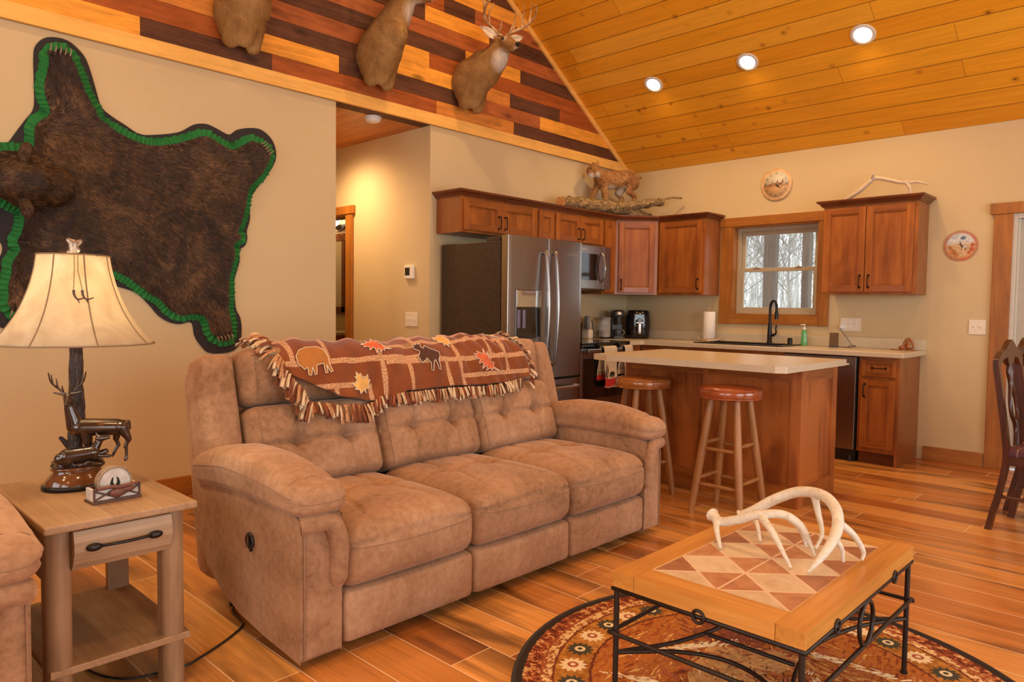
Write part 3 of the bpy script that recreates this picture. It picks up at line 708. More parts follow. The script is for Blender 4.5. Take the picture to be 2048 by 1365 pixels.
# diagonal corner cabinet
A = Vector((.31,-.668)); B = Vector((.604,-.334)); mid = (A+B)/2; d2 = (B-A); ang = math.atan2(d2.y, d2.x)-PI/2; Wd = d2.length
t = thing('corner_wall_cabinet', 'diagonal single-door wall cabinet in the kitchen corner under the log', 'cabinet', (mid.x,mid.y,1.38), ang)
inv = Matrix.Rotation(-ang, 4, 'Z') @ Matrix.Translation((-mid.x,-mid.y,0))
def L2(x, y): q = inv @ Vector((x,y,0)); return (q.x, q.y)
b = MB(); b.prism([L2(.002,-.002),L2(.002,-.668),L2(.31,-.668),L2(.604,-.334),L2(.604,-.002)], 2, 0, .7545, 1); b.build('body', [M_cab, M_cab_side], t, bevel=.001)
front(t, 'door', -Wd/2+.035, Wd/2-.035, .02, .735, .001, (-Wd/2+.06, .10, 'v'))
# back wall uppers (front faces -y): rotz = -90deg, local y -> world x
def upper_back(lbl, x0, x1, z0, doors, z1=2.135, yf=-.31):
    xc = (x0+x1)/2
    t = thing('wall_cabinet', lbl, 'cabinet', (xc,yf,z0), -PI/2)
    carcass(t, x0-xc, x1-xc, 0, z1-z0, .308)
    for (a, c_, za, zb, hd) in doors: front(t, 'door', a-xc, c_-xc, za-z0, zb-z0, 0, (hd[0]-xc, hd[1]-z0, 'v') if hd else None)
    return t
upper_back('knotty one-door wall cabinet left of the kitchen window', .608,1.130,1.38, [(.622,1.105,1.40,2.122,(1.07,1.49))])
tr = upper_back('two-door stained wall cabinet right of the kitchen window', 2.268,3.012,1.38, [(2.276,2.619,1.40,2.118,(2.587,1.49)),(2.625,2.985,1.40,2.118,(2.657,1.49))])
# crown: stepped profile swept round the run
CP = [(0,0),(.012,0),(.014,.008),(.022,.014),(.030,.026),(.046,.034),(.050,.045),(.050,.052),(0,.052)]
def crown(path, z, name, mats, parent=None, off=(0,0,0)):
    """path: 2d polyline, outward side is to the right of travel"""
    b = MB(); n = len(path); P = [Vector(p) for p in path]; rings = []
    for i in range(n):
        dirs = []
        if i > 0: dirs.append((P[i]-P[i-1]).normalized())
        if i < n-1: dirs.append((P[i+1]-P[i]).normalized())
        ns = [Vector((d.y,-d.x)) for d in dirs]; nn = sum(ns, Vector((0,0)))
        nn = nn.normalized(); k = 1/max(.3, nn.dot(ns[0]))
        rings.append([(P[i].x+nn.x*q[0]*k-off[0], P[i].y+nn.y*q[0]*k-off[1], z+q[1]-off[2]) for q in CP])
    m_ = len(CP); vs = [p for r in rings for p in r]
    fs = [(i*m_+k, (i+1)*m_+k, (i+1)*m_+(k+1)%m_, i*m_+(k+1)%m_) for i in range(n-1) for k in range(m_)]
    b.add(vs, fs); b.add(rings[0], [tuple(range(m_))]); b.add(rings[-1], [tuple(range(m_-1,-1,-1))])
    return b.build(name, mats, parent)
cr = crown([(.0025,-2.802),(XF,-2.802),(XF,-.668),(.604,-.31),(1.130,-.31),(1.130,-.0025)], 2.135, 'crown_molding', M_crown)
tag(cr, 'dark stepped crown molding along the tops of the left cabinet run', 'molding')
b = MB(); b.prism([(.003,-2.80),(XF-.001,-2.80),(XF-.001,-.667),(.603,-.311),(1.129,-.311),(1.129,-.003),(.003,-.003)], 2, 2.1355, 2.150); 
tag(b.build('cabinet_top_board', M_cab_side), 'flat wooden top board over the left cabinet run, under the log and bobcat', 'board')
c2 = crown([(2.268,-.0025),(2.268,-.31),(3.012,-.31),(3.012,-.0025)], 2.135, 'crown', M_crown); c2.parent = tr; c2.matrix_parent_inverse = (Matrix.Translation(tr.location) @ Matrix.Rotation(-PI/2,4,'Z')).inverted()
# ---- microwave
t = thing('microwave', 'black stainless over-range microwave under the two-door cabinet', 'microwave', (.02,-1.263,1.415))
b = MB(); b.box((-.018,-.378,.012),(.345,.378,.426)); b.box((.0,-.36,0),(.33,.36,.012)); b.build('body', M_bssl, t, bevel=.003)
b = MB(); b.box((.346,-.379,.005),(.392,.262,.425)); b.build('door', M_bss, t, bevel=.006)
D = t.children[-1]
b = MB(); b.box((.3915,-.335,.09),(.3945,.17,.345)); b.build('door_window', M_glassblk, D, bevel=.001)
b = MB(); pz = [(.395,.222,.075),(.42,.222,.10),(.437,.222,.17),(.443,.222,.215),(.437,.222,.26),(.42,.222,.33),(.395,.222,.355)]; b.tube(catmull(pz,6), .012, 10, flat=.8); b.build('handle', M_handle, D)
b = MB(); b.box((.346,.265,.005),(.392,.379,.425)); b.build('control_panel', M_bss, t, bevel=.004); CPn = t.children[-1]
b = MB()
for r in range(9):
    for c_ in range(3): b.box((.392,.292+c_*.025,.06+r*.026),(.3928,.302+c_*.025,.066+r*.026))
b.build('buttons', M_grey, CPn)
me_rot = Matrix(((0,0,1,0),(1,0,0,0),(0,1,0,0),(0,0,0,1)))   # text plane -> facing +x, reading along +y
def face_x(x, y, z, s=1): return Matrix.Translation((x,y,z)) @ me_rot
def logo(parent, x, y, z, size, mt=None):
    o = text_obj('logo', 'Whirlpool', size, mt or M_silver, parent, face_x(x,y,z))
    return o
logo(D, .3925,-.05,.385,.026)
# ---- refrigerator  (front faces +x)
FX, FY = .03, -2.32
t = thing('refrigerator', 'black stainless french-door refrigerator with ice dispenser and textured side', 'refrigerator', (FX,FY,0))
b = MB(); b.box((0,-.445,.03),(.70,.445,1.752)); b.build('body', M_fside, t, bevel=.004)
b = MB(); b.box((.54,-.445,1.753),(.69,-.36,1.785)); b.box((.54,.36,1.753),(.69,.445,1.785)); b.build('hinge_cover', M_fside, t, bevel=.004)
def curved_door(y0, y1, z0, z1, parent=t, cut=None):
    b = MB(); n = 14; xs0 = .715
    ys = [lerp(y0,y1,i/n) for i in range(n+1)]
    fx = lambda y: .795 + .012*(1-((y)/.46)**2)
    poly = [(xs0,y0+.004)] + [(fx(y)-(.003 if i in (0,n) else 0), y) for i, y in enumerate(ys)] + [(xs0,y1-.004)]
    b.prism(poly, 2, z0, z1, 0, False)
    return b
fxs = lambda y: .795+.012*(1-(y/.46)**2)
dl = curved_door(-.456,-.003,.660,1.793).build('door', M_bss, t, bevel=.006, seg=3); lab(dl, 'left door with ice and water dispenser')
dR = curved_door(.003,.456,.660,1.793).build('door', M_bss, t, bevel=.006, seg=3); lab(dR, 'right door')
df = curved_door(-.456,.456,.06,.640).build('freezer_drawer', M_bss, t, bevel=.006, seg=3)
b = MB(); b.box((.716,-.45,.645),(.78,.45,.655)); b.box((.60,-.44,.03),(.71,.44,.655)); b.build('door_gasket', M_blackpl, t)
for d_, yy in ((dl,-.058),(dR,.058)):
    b = MB(); pts = [(fxs(0)-.005,yy,1.675),(fxs(0)+.03,yy,1.665),(fxs(0)+.052,yy,1.45),(fxs(0)+.062,yy,1.24),(fxs(0)+.052,yy,1.02),(fxs(0)+.03,yy,.79),(fxs(0)-.005,yy,.775)]
    b.tube(catmull(pts,8), .0165, 12, flat=.75); b.build('handle', M_handle, d_)
b = MB(); b.tube(catmull([(.80,-.36,.575),(.85,-.355,.575),(.862,0,.575),(.85,.355,.575),(.80,.36,.575)],8), .014, 10); b.build('handle', M_handle, df)
b = MB(); b.box((.795,-.375,.985),(.806,-.075,1.375)); b.build('dispenser', M_bssl, dl, bevel=.003)
b = MB(); b.box((.8062,-.368,1.238),(.808,-.082,1.368)); b.build('dispenser_display', plain('mirror_display', (.55,.57,.55), .05, .9, vary=.02), dl, bevel=.001)
b = MB(); b.box((.8062,-.366,1.0),(.8075,-.084,1.230)); b.build('dispenser_recess', M_glassblk, dl, bevel=.001)
for yy in (-.345,-.285):
    b = MB(); b.box((.8076,yy-.016,1.07),(.814,yy+.016,1.215)); b.build('dispenser_paddle', plain('paddle_violet_grey', (.16,.13,.22), .2), dl, bevel=.003)
logo(dR, fxs(.25)+.0015,.31,1.68,.034)
# ---- range
t = thing('range', 'black stainless slide-in electric range with towels on its handle', 'stove', (.02,-1.275,0))
b = MB(); b.box((0,-.376,.02),(.60,.376,.905)); b.build('body', M_bssl, t, bevel=.003)
b = MB(); b.box((.01,-.379,.905),(.655,.379,.918)); b.build('cooktop', M_glassblk, t, bevel=.003)
b = MB(); b.box((0,-.378,.918),(.06,.378,1.08)); b.build('backguard', M_glassblk, t, bevel=.004)
b = MB(); b.prism([(.60,.868),(.640,.868),(.655,.905),(.60,.905)], 1, -.376, .376); b.build('control_panel', M_glassblk, t, bevel=.002)
od = MB(); od.box((.602,-.376,.31),(.640,.376,.862)); od = od.build('oven_door', M_bss, t, bevel=.004)
b = MB(); b.box((.640,-.335,.40),(.643,.335,.775)); b.build('door_window', M_glassblk, od, bevel=.001)
b = MB(); b.box((.66,-.335,.826),(.692,.345,.862)); b.box((.638,-.33,.834),(.665,-.305,.856)); b.box((.638,.315,.834),(.665,.34,.856)); b.build('handle', M_handle, od, bevel=.006)
logo(od, .6405,.0,.352,.03)
b = MB(); b.box((.602,-.376,.07),(.640,.376,.300)); b.build('storage_drawer', M_bss, t, bevel=.004)
# dish towels hung over the oven handle
HX, HZ = .02+.676, .864
def towel(y0, y1, lf, lb, name_lbl, bands, skew=0.0):
    t = thing('dish_towel', name_lbl, 'towel', (HX, (y0+y1)/2, HZ), 0, 'dish towels on the oven handle')
    w_ = (y1-y0)/2; b = MB(); prof = []
    n = 30
    for i in range(12): prof.append((-.026-.004*math.sin(i*.6), -lb+lb*i/12))
    for i in range(7): a = PI-PI*i/6; prof.append((.024*math.cos(a), .006+.012*math.sin(a)))
    for i in range(1,n+1): prof.append((.026+.004*math.sin(i*.35), -lf*i/n))
    m_ = 13; vs = []; tot = [0]
    for i in range(1,len(prof)): tot.append(tot[-1]+math.dist(prof[i], prof[i-1]))
    def P(i, j, o=0):
        x, z = prof[i]; v = -1+2*j/(m_-1); fold = .004*math.sin(v*7+i*.05)
        nx_ = -1 if i < 12 else 1
        sh = skew*max(0,(i-18)/n) if i > 18 else -.03*(12-i)/12 if i < 12 else 0
        wv = w_*(1-.04*math.sin(i*.2))
        return (x+nx_*(abs(fold)+o), v*wv+sh, z+.003*math.sin(v*5) if i > 18 else z)
    for i in range(len(prof)):
        for j in range(m_): vs.append(P(i,j))
    fs = []; mi = []
    for i in range(len(prof)-1):
        frac = (i-18)/n
        for j in range(m_-1):
            fs.append((i*m_+j,(i+1)*m_+j,(i+1)*m_+j+1,i*m_+j+1))
            k = 0
            for (a_, c_, q) in bands:
                if a_ <= frac < c_: k = q
            if bands and bands[0][2] == 1 and i < 2: k = 1
            mi.append(k)
    b.v = vs; b.f = fs; b.m = mi; b.sm = [True]*len(fs)
    o = b.build('cloth', [M_linen, M_red, M_creamband], t); s_ = o.modifiers.new('s','SOLIDIFY'); s_.thickness = .003; s_.offset = 1
    return t, (lambda yy, zz: (.036, yy, zz))
M_linen = plain('beige_linen', (.56,.46,.33), .95, vary=.1, scale=220, bump=.2); M_red = plain('red_band_print', (.48,.025,.02), .9, vary=.35, scale=90); M_creamband = plain('cream_band', (.66,.60,.46), .9, vary=.25, scale=60)
M_ink = plain('black_print', (.018,.016,.015), .9)
tw, _ = towel(-1.385,-1.19,.37,.30,'beige dish towel with a black bear and red hem on the oven handle',[(.76,.95,1)], .02)
bear2d = [(-.5,-.42),(-.30,-.42),(-.28,-.15),(-.02,-.12),(.0,-.42),(.16,-.42),(.20,-.10),(.30,-.05),(.32,-.38),(.46,-.38),(.44,-.02),(.60,.02),(.66,.12),(.56,.22),(.48,.38),(.40,.36),(.30,.40),(.05,.46),(-.25,.42),(-.46,.28),(-.56,.0)]
deer2d = [(-.42,-.6),(-.36,-.6),(-.33,-.18),(-.24,-.05),(.08,-.02),(.10,-.6),(.15,-.6),(.20,.02),(.24,.10),(.34,.30),(.52,.34),(.54,.42),(.40,.52),(.34,.62),(.44,.74),(.46,.98),(.40,.78),(.34,.70),(.32,.86),(.27,.98),(.29,.72),(.22,.60),(.20,.44),(.06,.26),(-.20,.25),(-.40,.24),(-.48,.10)]
def print2d(poly, parent, s, y, z, x, nm):
    me = bpy.data.meshes.new(nm); bm = bmesh.new(); vs = [bm.verts.new((x, y+p[0]*s, z+p[1]*s)) for p in poly]; f = bm.faces.new(vs)
    bmesh.ops.triangulate(bm, faces=[f]); 
    ex = bmesh.ops.extrude_face_region(bm, geom=bm.faces[:]); bmesh.ops.translate(bm, verts=[v for v in ex['geom'] if isinstance(v, bmesh.types.BMVert)], vec=(.0008,0,0))
    bm.to_mesh(me); bm.free(); me.materials.append(M_ink); o = bpy.data.objects.new(nm, me); COL.objects.link(o); o.parent = parent; return o
print2d(bear2d, tw, .062, .022, -.245, .0375, 'bear_print')
pine2d = [(0,-1),(.06,-1),(.06,-.8),(.3,-.75),(.08,-.5),(.25,-.45),(.07,-.2),(.2,-.15),(.05,.1),(.14,.15),(.03,.4),(0,.6),(-.03,.4),(-.14,.15),(-.05,.1),(-.2,-.15),(-.07,-.2),(-.25,-.45),(-.08,-.5),(-.3,-.75),(0,-.8)]
o = print2d(pine2d, tw, .09, -.055, -.19, .0375, 'tree_print'); o.data.materials[0] = plain('grey_print', (.20,.16,.13), .9)
tw2, _ = towel(-1.055,-.93,.31,.26,'beige dish towel with a black deer print on the oven handle, beside the counter',[(.80,.88,2)], 0)
print2d(deer2d, tw2, .075, .01, -.19, .0375, 'deer_print')

# ---- base cabinets of the back run
def base_back(lbl, x0, x1, fronts, end=False, nm='base_cabinet'):
    xc = (x0+x1)/2
    t = thing(nm, lbl, 'cabinet', (xc,-.58,0), -PI/2)
    b = MB(); b.box((-.575,x0-xc,.10),(-.018,x1-xc,.872), 1); b.box((-.020,x0-xc,.10),(0,x1-xc,.872), 0)
    if end: b.box((-.575,x1-xc-.018,0),(0,x1-xc+.001,.10), 1)
    b.build('body', [M_cab, M_cab_side], t, bevel=.001)
    b = MB(); b.box((-.52,x0-xc,0),(-.055,x1-xc-(.018 if end else 0),.10)); b.build('toe_kick', M_crown, t)
    for (k, a, c_, za, zb, hd) in fronts: front(t, k, a-xc, c_-xc, za, zb, 0, (hd[0]-xc, hd[1], hd[2]) if hd else None)
    return t
base_back('stained base cabinet with one drawer over one door at the counter end', 2.690,2.990, [('drawer',2.712,2.968,.715,.845,(2.845,.785,'h')),('door',2.712,2.968,.135,.690,(2.742,.60,'v'))], True)
base_back('corner base cabinet hidden mostly behind the island', .012,.60, [])
base_back('sink base cabinet behind the island', 1.14,2.075, [('door',1.16,1.60,.135,.69,(1.57,.6,'v')),('door',1.615,2.06,.135,.69,(1.645,.6,'v')),('slab',1.16,2.06,.715,.845,None)])
base_back('two-drawer base cabinet beside the kitchen corner behind the island', .601,1.139, [('drawer',.62,.80,.715,.845,None),('drawer',.82,1.12,.715,.845,None),('door',.62,1.12,.135,.69,(1.09,.6,'v'))])
# narrow filler by the range
t = thing('base_cabinet', 'narrow base cabinet between the range and the corner', 'cabinet', (.60,-.742,0))
b = MB(); b.box((-.59,-.148,.10),(0,.135,.872)); b.build('body', M_cab, t, bevel=.001); front(t, 'drawer', -.135,.10,.715,.845,0); front(t, 'door', -.135,.10,.135,.69,0)
b = MB(); b.box((-.55,-.148,0),(-.055,.135,.10)); b.build('toe_kick', M_crown, t)
# dishwasher
t = thing('dishwasher', 'black stainless dishwasher with a bar handle, right of the sink cabinet', 'dishwasher', (2.38,-.58,0), -PI/2)
b = MB(); b.box((-.55,-.30,.09),(-.0,.298,.868)); b.build('body', M_blackpl, t); b = MB(); b.box((.001,-.298,.105),(.024,.294,.866)); b.build('door', M_bss, t, bevel=.004); dd = t.children[-1]
b = MB(); b.tube([(.062,-.26,.80),(.062,.255,.80)], .012, 12); b.box((.022,-.24,.79),(.06,-.222,.81)); b.box((.022,.218,.79),(.06,.236,.81)); b.build('handle', M_handle, dd)
b = MB(); b.box((-.5,-.29,0),(-.05,.288,.088)); b.lathe([(.012,0),(.012,.05)], (.0,.26,0), 12); b.build('toe_kick', M_blackpl, t)
# countertop L with backsplash, sink hole drawn round the sink
t = thing('countertop', 'speckled tan laminate counter running along the window wall into the corner', 'countertop', (0,0,.874))
sx0, sx1, sy0, sy1 = 1.19, 2.02, -.565, -.075
b = MB(); T = .040
b.prism([(.003,-.003),(.003,-.893),(.64,-.893),(.64,-.66),(.665,-.642),(sx0,-.642),(sx0,-.003)], 2, 0, T)
b.box((sx0,sy1,0),(sx1,-.003,T)); b.box((sx0,-.642,0),(sx1,sy0,T)); b.box((sx1,-.642,0),(3.032,-.003,T))
b.build('counter_slab', M_lam, t, bevel=.006, seg=3)
b = MB(); b.box((.02,-.021,T),(3.030,-.003,T+.092)); b.box((.003,-.893,T),(.021,-.003,T+.092)); b.build('backsplash', M_lam, t, bevel=.004)
# sink
t = thing('kitchen_sink', 'black composite drop-in sink set in the counter below the window', 'sink', ((sx0+sx1)/2,(sy0+sy1)/2,.914))
b = MB(); wx, wy = (sx1-sx0)/2, (sy1-sy0)/2
b.box((-wx-.012,-wy-.012,0),(wx+.012,-wy+.03,.010)); b.box((-wx-.012,wy-.085,0),(wx+.012,wy+.012,.010)); b.box((-wx-.012,-wy+.03,0),(-wx+.03,wy-.085,.010)); b.box((wx-.03,-wy+.03,0),(wx+.012,wy-.085,.010))
b.build('rim', M_blackpl, t, bevel=.003)
b = MB(); i0,i1,j0,j1 = -wx+.03,wx-.03,-wy+.03,wy-.085
b.box((i0-.01,j0-.01,-.20),(i1+.01,j1+.01,-.19)); b.box((i0-.01,j0-.01,-.19),(i0,j1+.01,-.0005)); b.box((i1,j0-.01,-.19),(i1+.01,j1+.01,-.0005)); b.box((i0,j0-.01,-.19),(i1,j0,-.0005)); b.box((i0,j1,-.19),(i1,j1+.01,-.0005)); b.lathe([(.045,-.188),(.045,-.185),(0,-.184)], ((i0+i1)/2,(j0+j1)/2,0), 24); b.build('basin', M_blackpl, t)
# faucet
FXc, FYc = 1.725,-.115
t = thing('faucet', 'tall black gooseneck faucet with side lever on the sink deck', 'faucet', (FXc,FYc,.925))
b = MB(); b.lathe([(.027,-.001),(.027,.008),(.022,.014),(.021,.10),(.017,.17),(.0145,.19)], n=20); b.build('faucet_body', M_black, t)
b = MB(); dx, dy = .80, -.60; R_n = .058; pts = [(0,0,.19),(0,0,.33)]+[(dx*(R_n-R_n*math.cos(a)), dy*(R_n-R_n*math.cos(a)), .33+R_n*1.25*math.sin(a)) for a in np.linspace(.2,PI*.98,10)]
e_ = pts[-1]; b.tube(pts+[(e_[0],e_[1],e_[2]-.03)], .0125, 12); b.tube([(0,0,.186),(0,0,.196)], .0165, 14); b.build('spout', M_black, t)
b = MB(); b.tube([(e_[0],e_[1],e_[2]-.03),(e_[0],e_[1],e_[2]-.05),(e_[0],e_[1],e_[2]-.105)], [.0135,.017,.0185], 14); b.build('spray_head', M_black, t)
b = MB(); b.tube([(.018,0,.075),(.045,.0,.078)], [.016,.014], 12); b.tube(catmull([(.048,0,.078),(.062,0,.10),(.058,0,.14),(.066,0,.17)],5), [.0095]*8+[.007]*8, 8); b.build('lever', M_black, t)
b = MB(); b.lathe([(.022,0),(.022,.05),(.019,.056),(0,.057)], n=20); tag(b.build('drain_cap', M_black, loc=(1.925,-.12,.925)), 'short black cylindrical air-gap cap beside the faucet', 'cap')
pump_bottle((2.055,-.12,.9165), 'clear pump bottle with green soap at the sink corner', M_gsoap)
# paper towels on antler holder
t = thing('paper_towel_holder', 'antler paper towel stand with a white roll beside the sink', 'paper towel holder', (1.105,-.14,.914))
b = MB(); b.lathe([(.058,.028),(.060,.030),(.060,.298),(.058,.300),(.02,.300),(.02,.296)], n=36, caps=False); b.lathe([(.02,.028),(.058,.028)], n=36, caps=False); b.build('paper_roll', plain('white_paper', (.82,.78,.70), .9, vary=.03), t)
M_antler = NT('antler', .5, .4); _p = M_antler.coord(); _n = M_antler.noise(M_antler.mapv(_p,(1,1,1)), 22, 4, .6, .8); M_antler.color(M_antler.ramp(_n, [(.32,(.30,.17,.075)),(.5,(.58,.42,.26)),(.7,(.74,.60,.42))])); M_antler.bump(_n,.4,.002); M_antler = M_antler.m
b = MB(); b.lathe([(.07,0),(.072,.01),(.06,.022),(.02,.027)], n=24)
for a in (0.3,1.8,3.3,4.8):
    c_, s_ = math.cos(a), math.sin(a); b.tube(catmull([(.04*c_,.04*s_,.014),(.085*c_,.085*s_,.016),(.115*c_,.115*s_,.035),(.125*c_,.125*s_,.062)],5), [.011]*6+[.008]*5+[.004]*5, 8)
b.tube([(0,0,.02),(0,0,.325)], .006, 8); b.ell((0,0,.33),(.012,.012,.012)); b.build('antler_base', M_antler, t)
# phone stand, cord and plug
t = thing('phone_stand', 'brown tilted wireless phone charging stand on the counter below the outlet', 'phone stand', (2.33,-.14,.914), .25)
b = MB(); b.prism([(-.055,.004),(.0,.0),(.03,.02),(-.0,.13),(-.012,.128)], 0, -.036, .036)
for i in range(len(b.v)): x,y,z = b.v[i]; b.v[i] = (x, y, z)
b.box((-.04,-.06,0),(.04,.045,.008)); b.build('stand', plain('brown_plastic', (.10,.055,.03), .3), t, bevel=.003)
b = MB(); b.box((-.034,-.062,.007),(.034,-.050,.016)); b.build('ledge', plain('dark_blue_plastic', (.02,.02,.06), .3), t, bevel=.002)
b = MB(); q = catmull([(2.352,-.03,1.095),(2.350,-.045,1.07),(2.40,-.05,1.01),(2.45,-.07,.945),(2.48,-.09,.926),(2.47,-.11,.921),(2.44,-.10,.926),(2.47,-.08,.935),(2.50,-.09,.93),(2.46,-.13,.918),(2.41,-.13,.918),(2.37,-.12,.920)],8); b.tube(q, .0022, 6)
tag(b.build('charging_cord', M_blackpl), 'thin dark charging cord looping from the outlet plug to the phone stand', 'cord')
b = MB(); b.box((2.337,-.040,1.078),(2.373,-.0075,1.112)); tag(b.build('charger_plug', plain('white_charger', (.85,.85,.88), .3), bevel=.005), 'small white charger plug in the four-gang outlet plate', 'plug')
# squirrel (carved copper-coloured figurine)
t = thing('carved_figurine', 'small copper coloured leaf figurine lying at the right end of the counter', 'figurine', (2.925,-.13,.914))
M_cop = plain('carved_copper', (.34,.12,.035), .35, .5, vary=.3, scale=60)
b = MB(); b.box((-.13,-.015,0),(.05,.035,.008)); b.build('base', M_cop, t, bevel=.003)
b = MB()
for k, (a_, r_) in enumerate(((0,.075),(.3,.06),(-.35,.055))): b.tube(catmull([(.01,0,.008),(-.035+.01*k,.0,.03),(-.02+a_*.04,.0,r_+.01),(.01,.0,r_+.025),(.035,.0,r_*.8),(.04,0,.03),(.015,0,.008)],6), .007-.001*k, 8)
b.ell((-.05,0,.022),(.022,.016,.016)); b.ell((0,0,.035),(.02,.014,.03)); b.build('figure', M_cop, t)
# air fryer, coffee maker
t = thing('air_fryer', 'glossy black barrel-shaped air fryer in the counter corner', 'air fryer', (.30,-.22,.914), -.82)
def sq(p, n=40, e=.45):
    out = []
    for (r, h) in p:
        ring = []
        for k in range(n):
            a = 2*PI*k/n; c_, s_ = math.cos(a), math.sin(a)
            ring.append((r*math.copysign(abs(c_)**(1-e*.55),c_), r*math.copysign(abs(s_)**(1-e*.55),s_)*.95, h))
        out.append(ring)
    return out
rings = sq([(.115,0),(.128,.006),(.135,.05),(.140,.13),(.137,.22),(.128,.285),(.115,.302),(.09,.305),(0.001,.305)]); n_ = 40
b = MB(); vs = [p for r in rings for p in r]; b.add(vs, [(i*n_+k, i*n_+(k+1)%n_, (i+1)*n_+(k+1)%n_, (i+1)*n_+k) for i in range(len(rings)-1) for k in range(n_)], 0, True); b.add(rings[0], [tuple(range(n_-1,-1,-1))]); b.build('body', M_gloss, t)
b = MB(); b.soft((.148,0,.115), (.012,.018,.062), .012, (4,6,8)); b.box((.132,-.035,.168),(.15,.035,.176)); b.build('handle', M_silver, t)
b = MB(); b.box((.1345,-.05,.20),(.1365,.05,.26)); b.build('touch_panel', M_glassblk, t)
t = thing('coffee_maker', 'black pod coffee maker holding a mug, beside the air fryer', 'coffee maker', (.215,-.47,.914), -.75)
b = MB(); b.box((-.12,-.055,0),(.10,.055,.022)); b.box((-.12,-.055,.02),(-.01,.055,.25)); b.soft((-.02,0,.262),(.105,.06,.042),.03,(8,8,6)); b.tube([(.045,0,.235),(.045,0,.15)], [.042,.036], 20); b.build('body', M_blackpl, t, bevel=.004)
b = MB(); b.lathe([(.046,.252),(.048,.256),(.048,.276),(.040,.290),(.0,.292)], (.045,0,.0), 24); b.build('brew_head_cap', M_silver, t)
b = MB(); b.lathe([(.052,.022),(.055,.026),(.055,.028)], (.045,0,0), 24); b.build('drip_tray', M_grey, t)
t2 = thing('mug', 'dark blue-grey mug with a steel rim under the coffee spout', 'mug', (.215+.045*math.cos(-.75),-.47+.045*math.sin(-.75),.942), .3)
b = MB(); b.lathe([(.034,0),(.038,.006),(.041,.05),(.040,.072),(.037,.072),(.036,.01),(0,.008)], n=28); b.build('cup', plain('blue_grey_glaze', (.045,.06,.085), .25), t2)
b = MB(); b.tube(catmull([(.039,0,.06),(.062,0,.06),(.068,0,.035),(.055,0,.015),(.039,0,.014)],6), .005, 8); b.build('handle', M_grey, t2)
t = thing('water_reservoir', 'clear plastic water tank with a dark lid left of the coffee maker', 'water tank', (.155,-.612,.914))
b = MB(); b.lathe([(.055,0),(.058,.02)], n=28); b.build('base', M_blackpl, t)
M_clear = NT('smoky_clear_plastic', .05); M_clear.color((.75,.74,.74,1)); M_clear.b.inputs['Alpha'].default_value = .35; M_clear = M_clear.m
b = MB(); b.lathe([(.060,.02),(.062,.03),(.062,.205)], n=28, caps=False); b.build('tank', M_clear, t)
b = MB(); b.lathe([(.052,.022),(.052,.085),(0,.086)], n=28); b.build('water', plain('grey_water', (.14,.12,.12), .1), t)
b = MB(); b.lathe([(.066,.200),(.068,.212),(.055,.228),(0,.232)], n=28); b.build('lid', M_grey, t)
t = thing('can_opener', 'cream electric can opener with a grey head, right beside the refrigerator', 'can opener', (.075,-.80,.914))
b = MB(); b.soft((0,0,.05),(.05,.04,.05),.02,(6,6,6)); b.soft((-.01,0,.13),(.035,.032,.085),.02,(6,6,8)); b.build('body', M_cream, t)
b = MB(); b.soft((.02,-.035,.17),(.03,.022,.07),.015,(6,6,6)); b.build('head', M_grey, t)
b = MB(); b.tube(catmull([(0,.02,.19),(.01,.06,.185),(.01,.08,.10),(.02,.07,.02),(.0,.10,.008)],6), .005, 6); b.build('cord', M_blackpl, t)
# spice labels stuck on microwave door
b = MB(); b.box((.3948,-.330,.20),(.3955,-.245,.335)); b.box((.3948,-.325,.095),(.3955,-.262,.165)); b.build('paper_sticker', plain('printed_sticker', (.62,.62,.58), .5, vary=.5, scale=160), D)

# ---- island
t = thing('kitchen_island', 'stained wood kitchen island with panelled sides and an overhanging tan top', 'kitchen island', (2.28,-2.04,0))
cx, cy = 2.28,-2.04; ix0,ix1,iy0,iy1 = 1.62-cx,2.925-cx,-2.335-cy,-1.735-cy
b = MB(); b.box((ix0+.012,iy0+.012,.0),(ix1-.012,iy1,.874)); b.build('body', M_isl, t)
def panel_face(parent, x0, x1, y, zs, nm, lbl, axis=1, stiles=()):
    """framed face; stiles are (a0,a1) upright boards; rails at top and bottom"""
    b = MB(); th = .012
    def bx(a0, za, a1, zb, mi=0, d=th):
        if axis == 1: b.box((a0,y-d,za),(a1,y,zb), mi)
        else: b.box((y,a0,za),(y+d,a1,zb), mi)
    for a0, a1 in stiles: bx(a0, 0, a1, .874)
    for i in range(len(stiles)-1):
        g0, g1 = stiles[i][1], stiles[i+1][0]
        bx(g0, 0, g1, .135, 1); bx(g0, .80, g1, .874, 1)
        for q in ((g0,.135,g0+.010,.80),(g1-.010,.135,g1,.80),(g0+.010,.135,g1-.010,.147),(g0+.010,.788,g1-.010,.80)): bx(q[0],q[1],q[2],q[3],0,.007)
        bx(g0+.010, .147, g1-.010, .788, 0, .002)
    return lab(b.build(nm, [M_isl, M_cabh if axis == 0 else M_trimdark], parent, bevel=.002), lbl)
M_trimdark = wood('island_rail_wood', CB, 0, .3, 1.0, .7, 0, 1.0, .5, .15)
y_ = iy0+.012
panel_face(t, 0, 0, y_, None, 'seating_side_panel', 'two-panel framed side facing the stools', 1, [(ix0,ix0+.055),(2.25-cx,2.292-cx),(2.858-cx,ix1)])
panel_face(t, 0, 0, ix1-.012, None, 'end_panel', 'framed end panel facing right', 0, [(iy0+.0125,iy0+.07),(iy1-.085,iy1)])
ft = MB(); ft.prism([(1.745-cx,-2.745-cy),(2.93-cx,-2.745-cy),(2.985-cx,-2.71-cy),(2.985-cx,-1.745-cy),(1.60-cx,-1.745-cy),(1.60-cx,-2.70-cy)], 2, .876, .916); ft.build('countertop', M_lam, t, bevel=.006, seg=3)
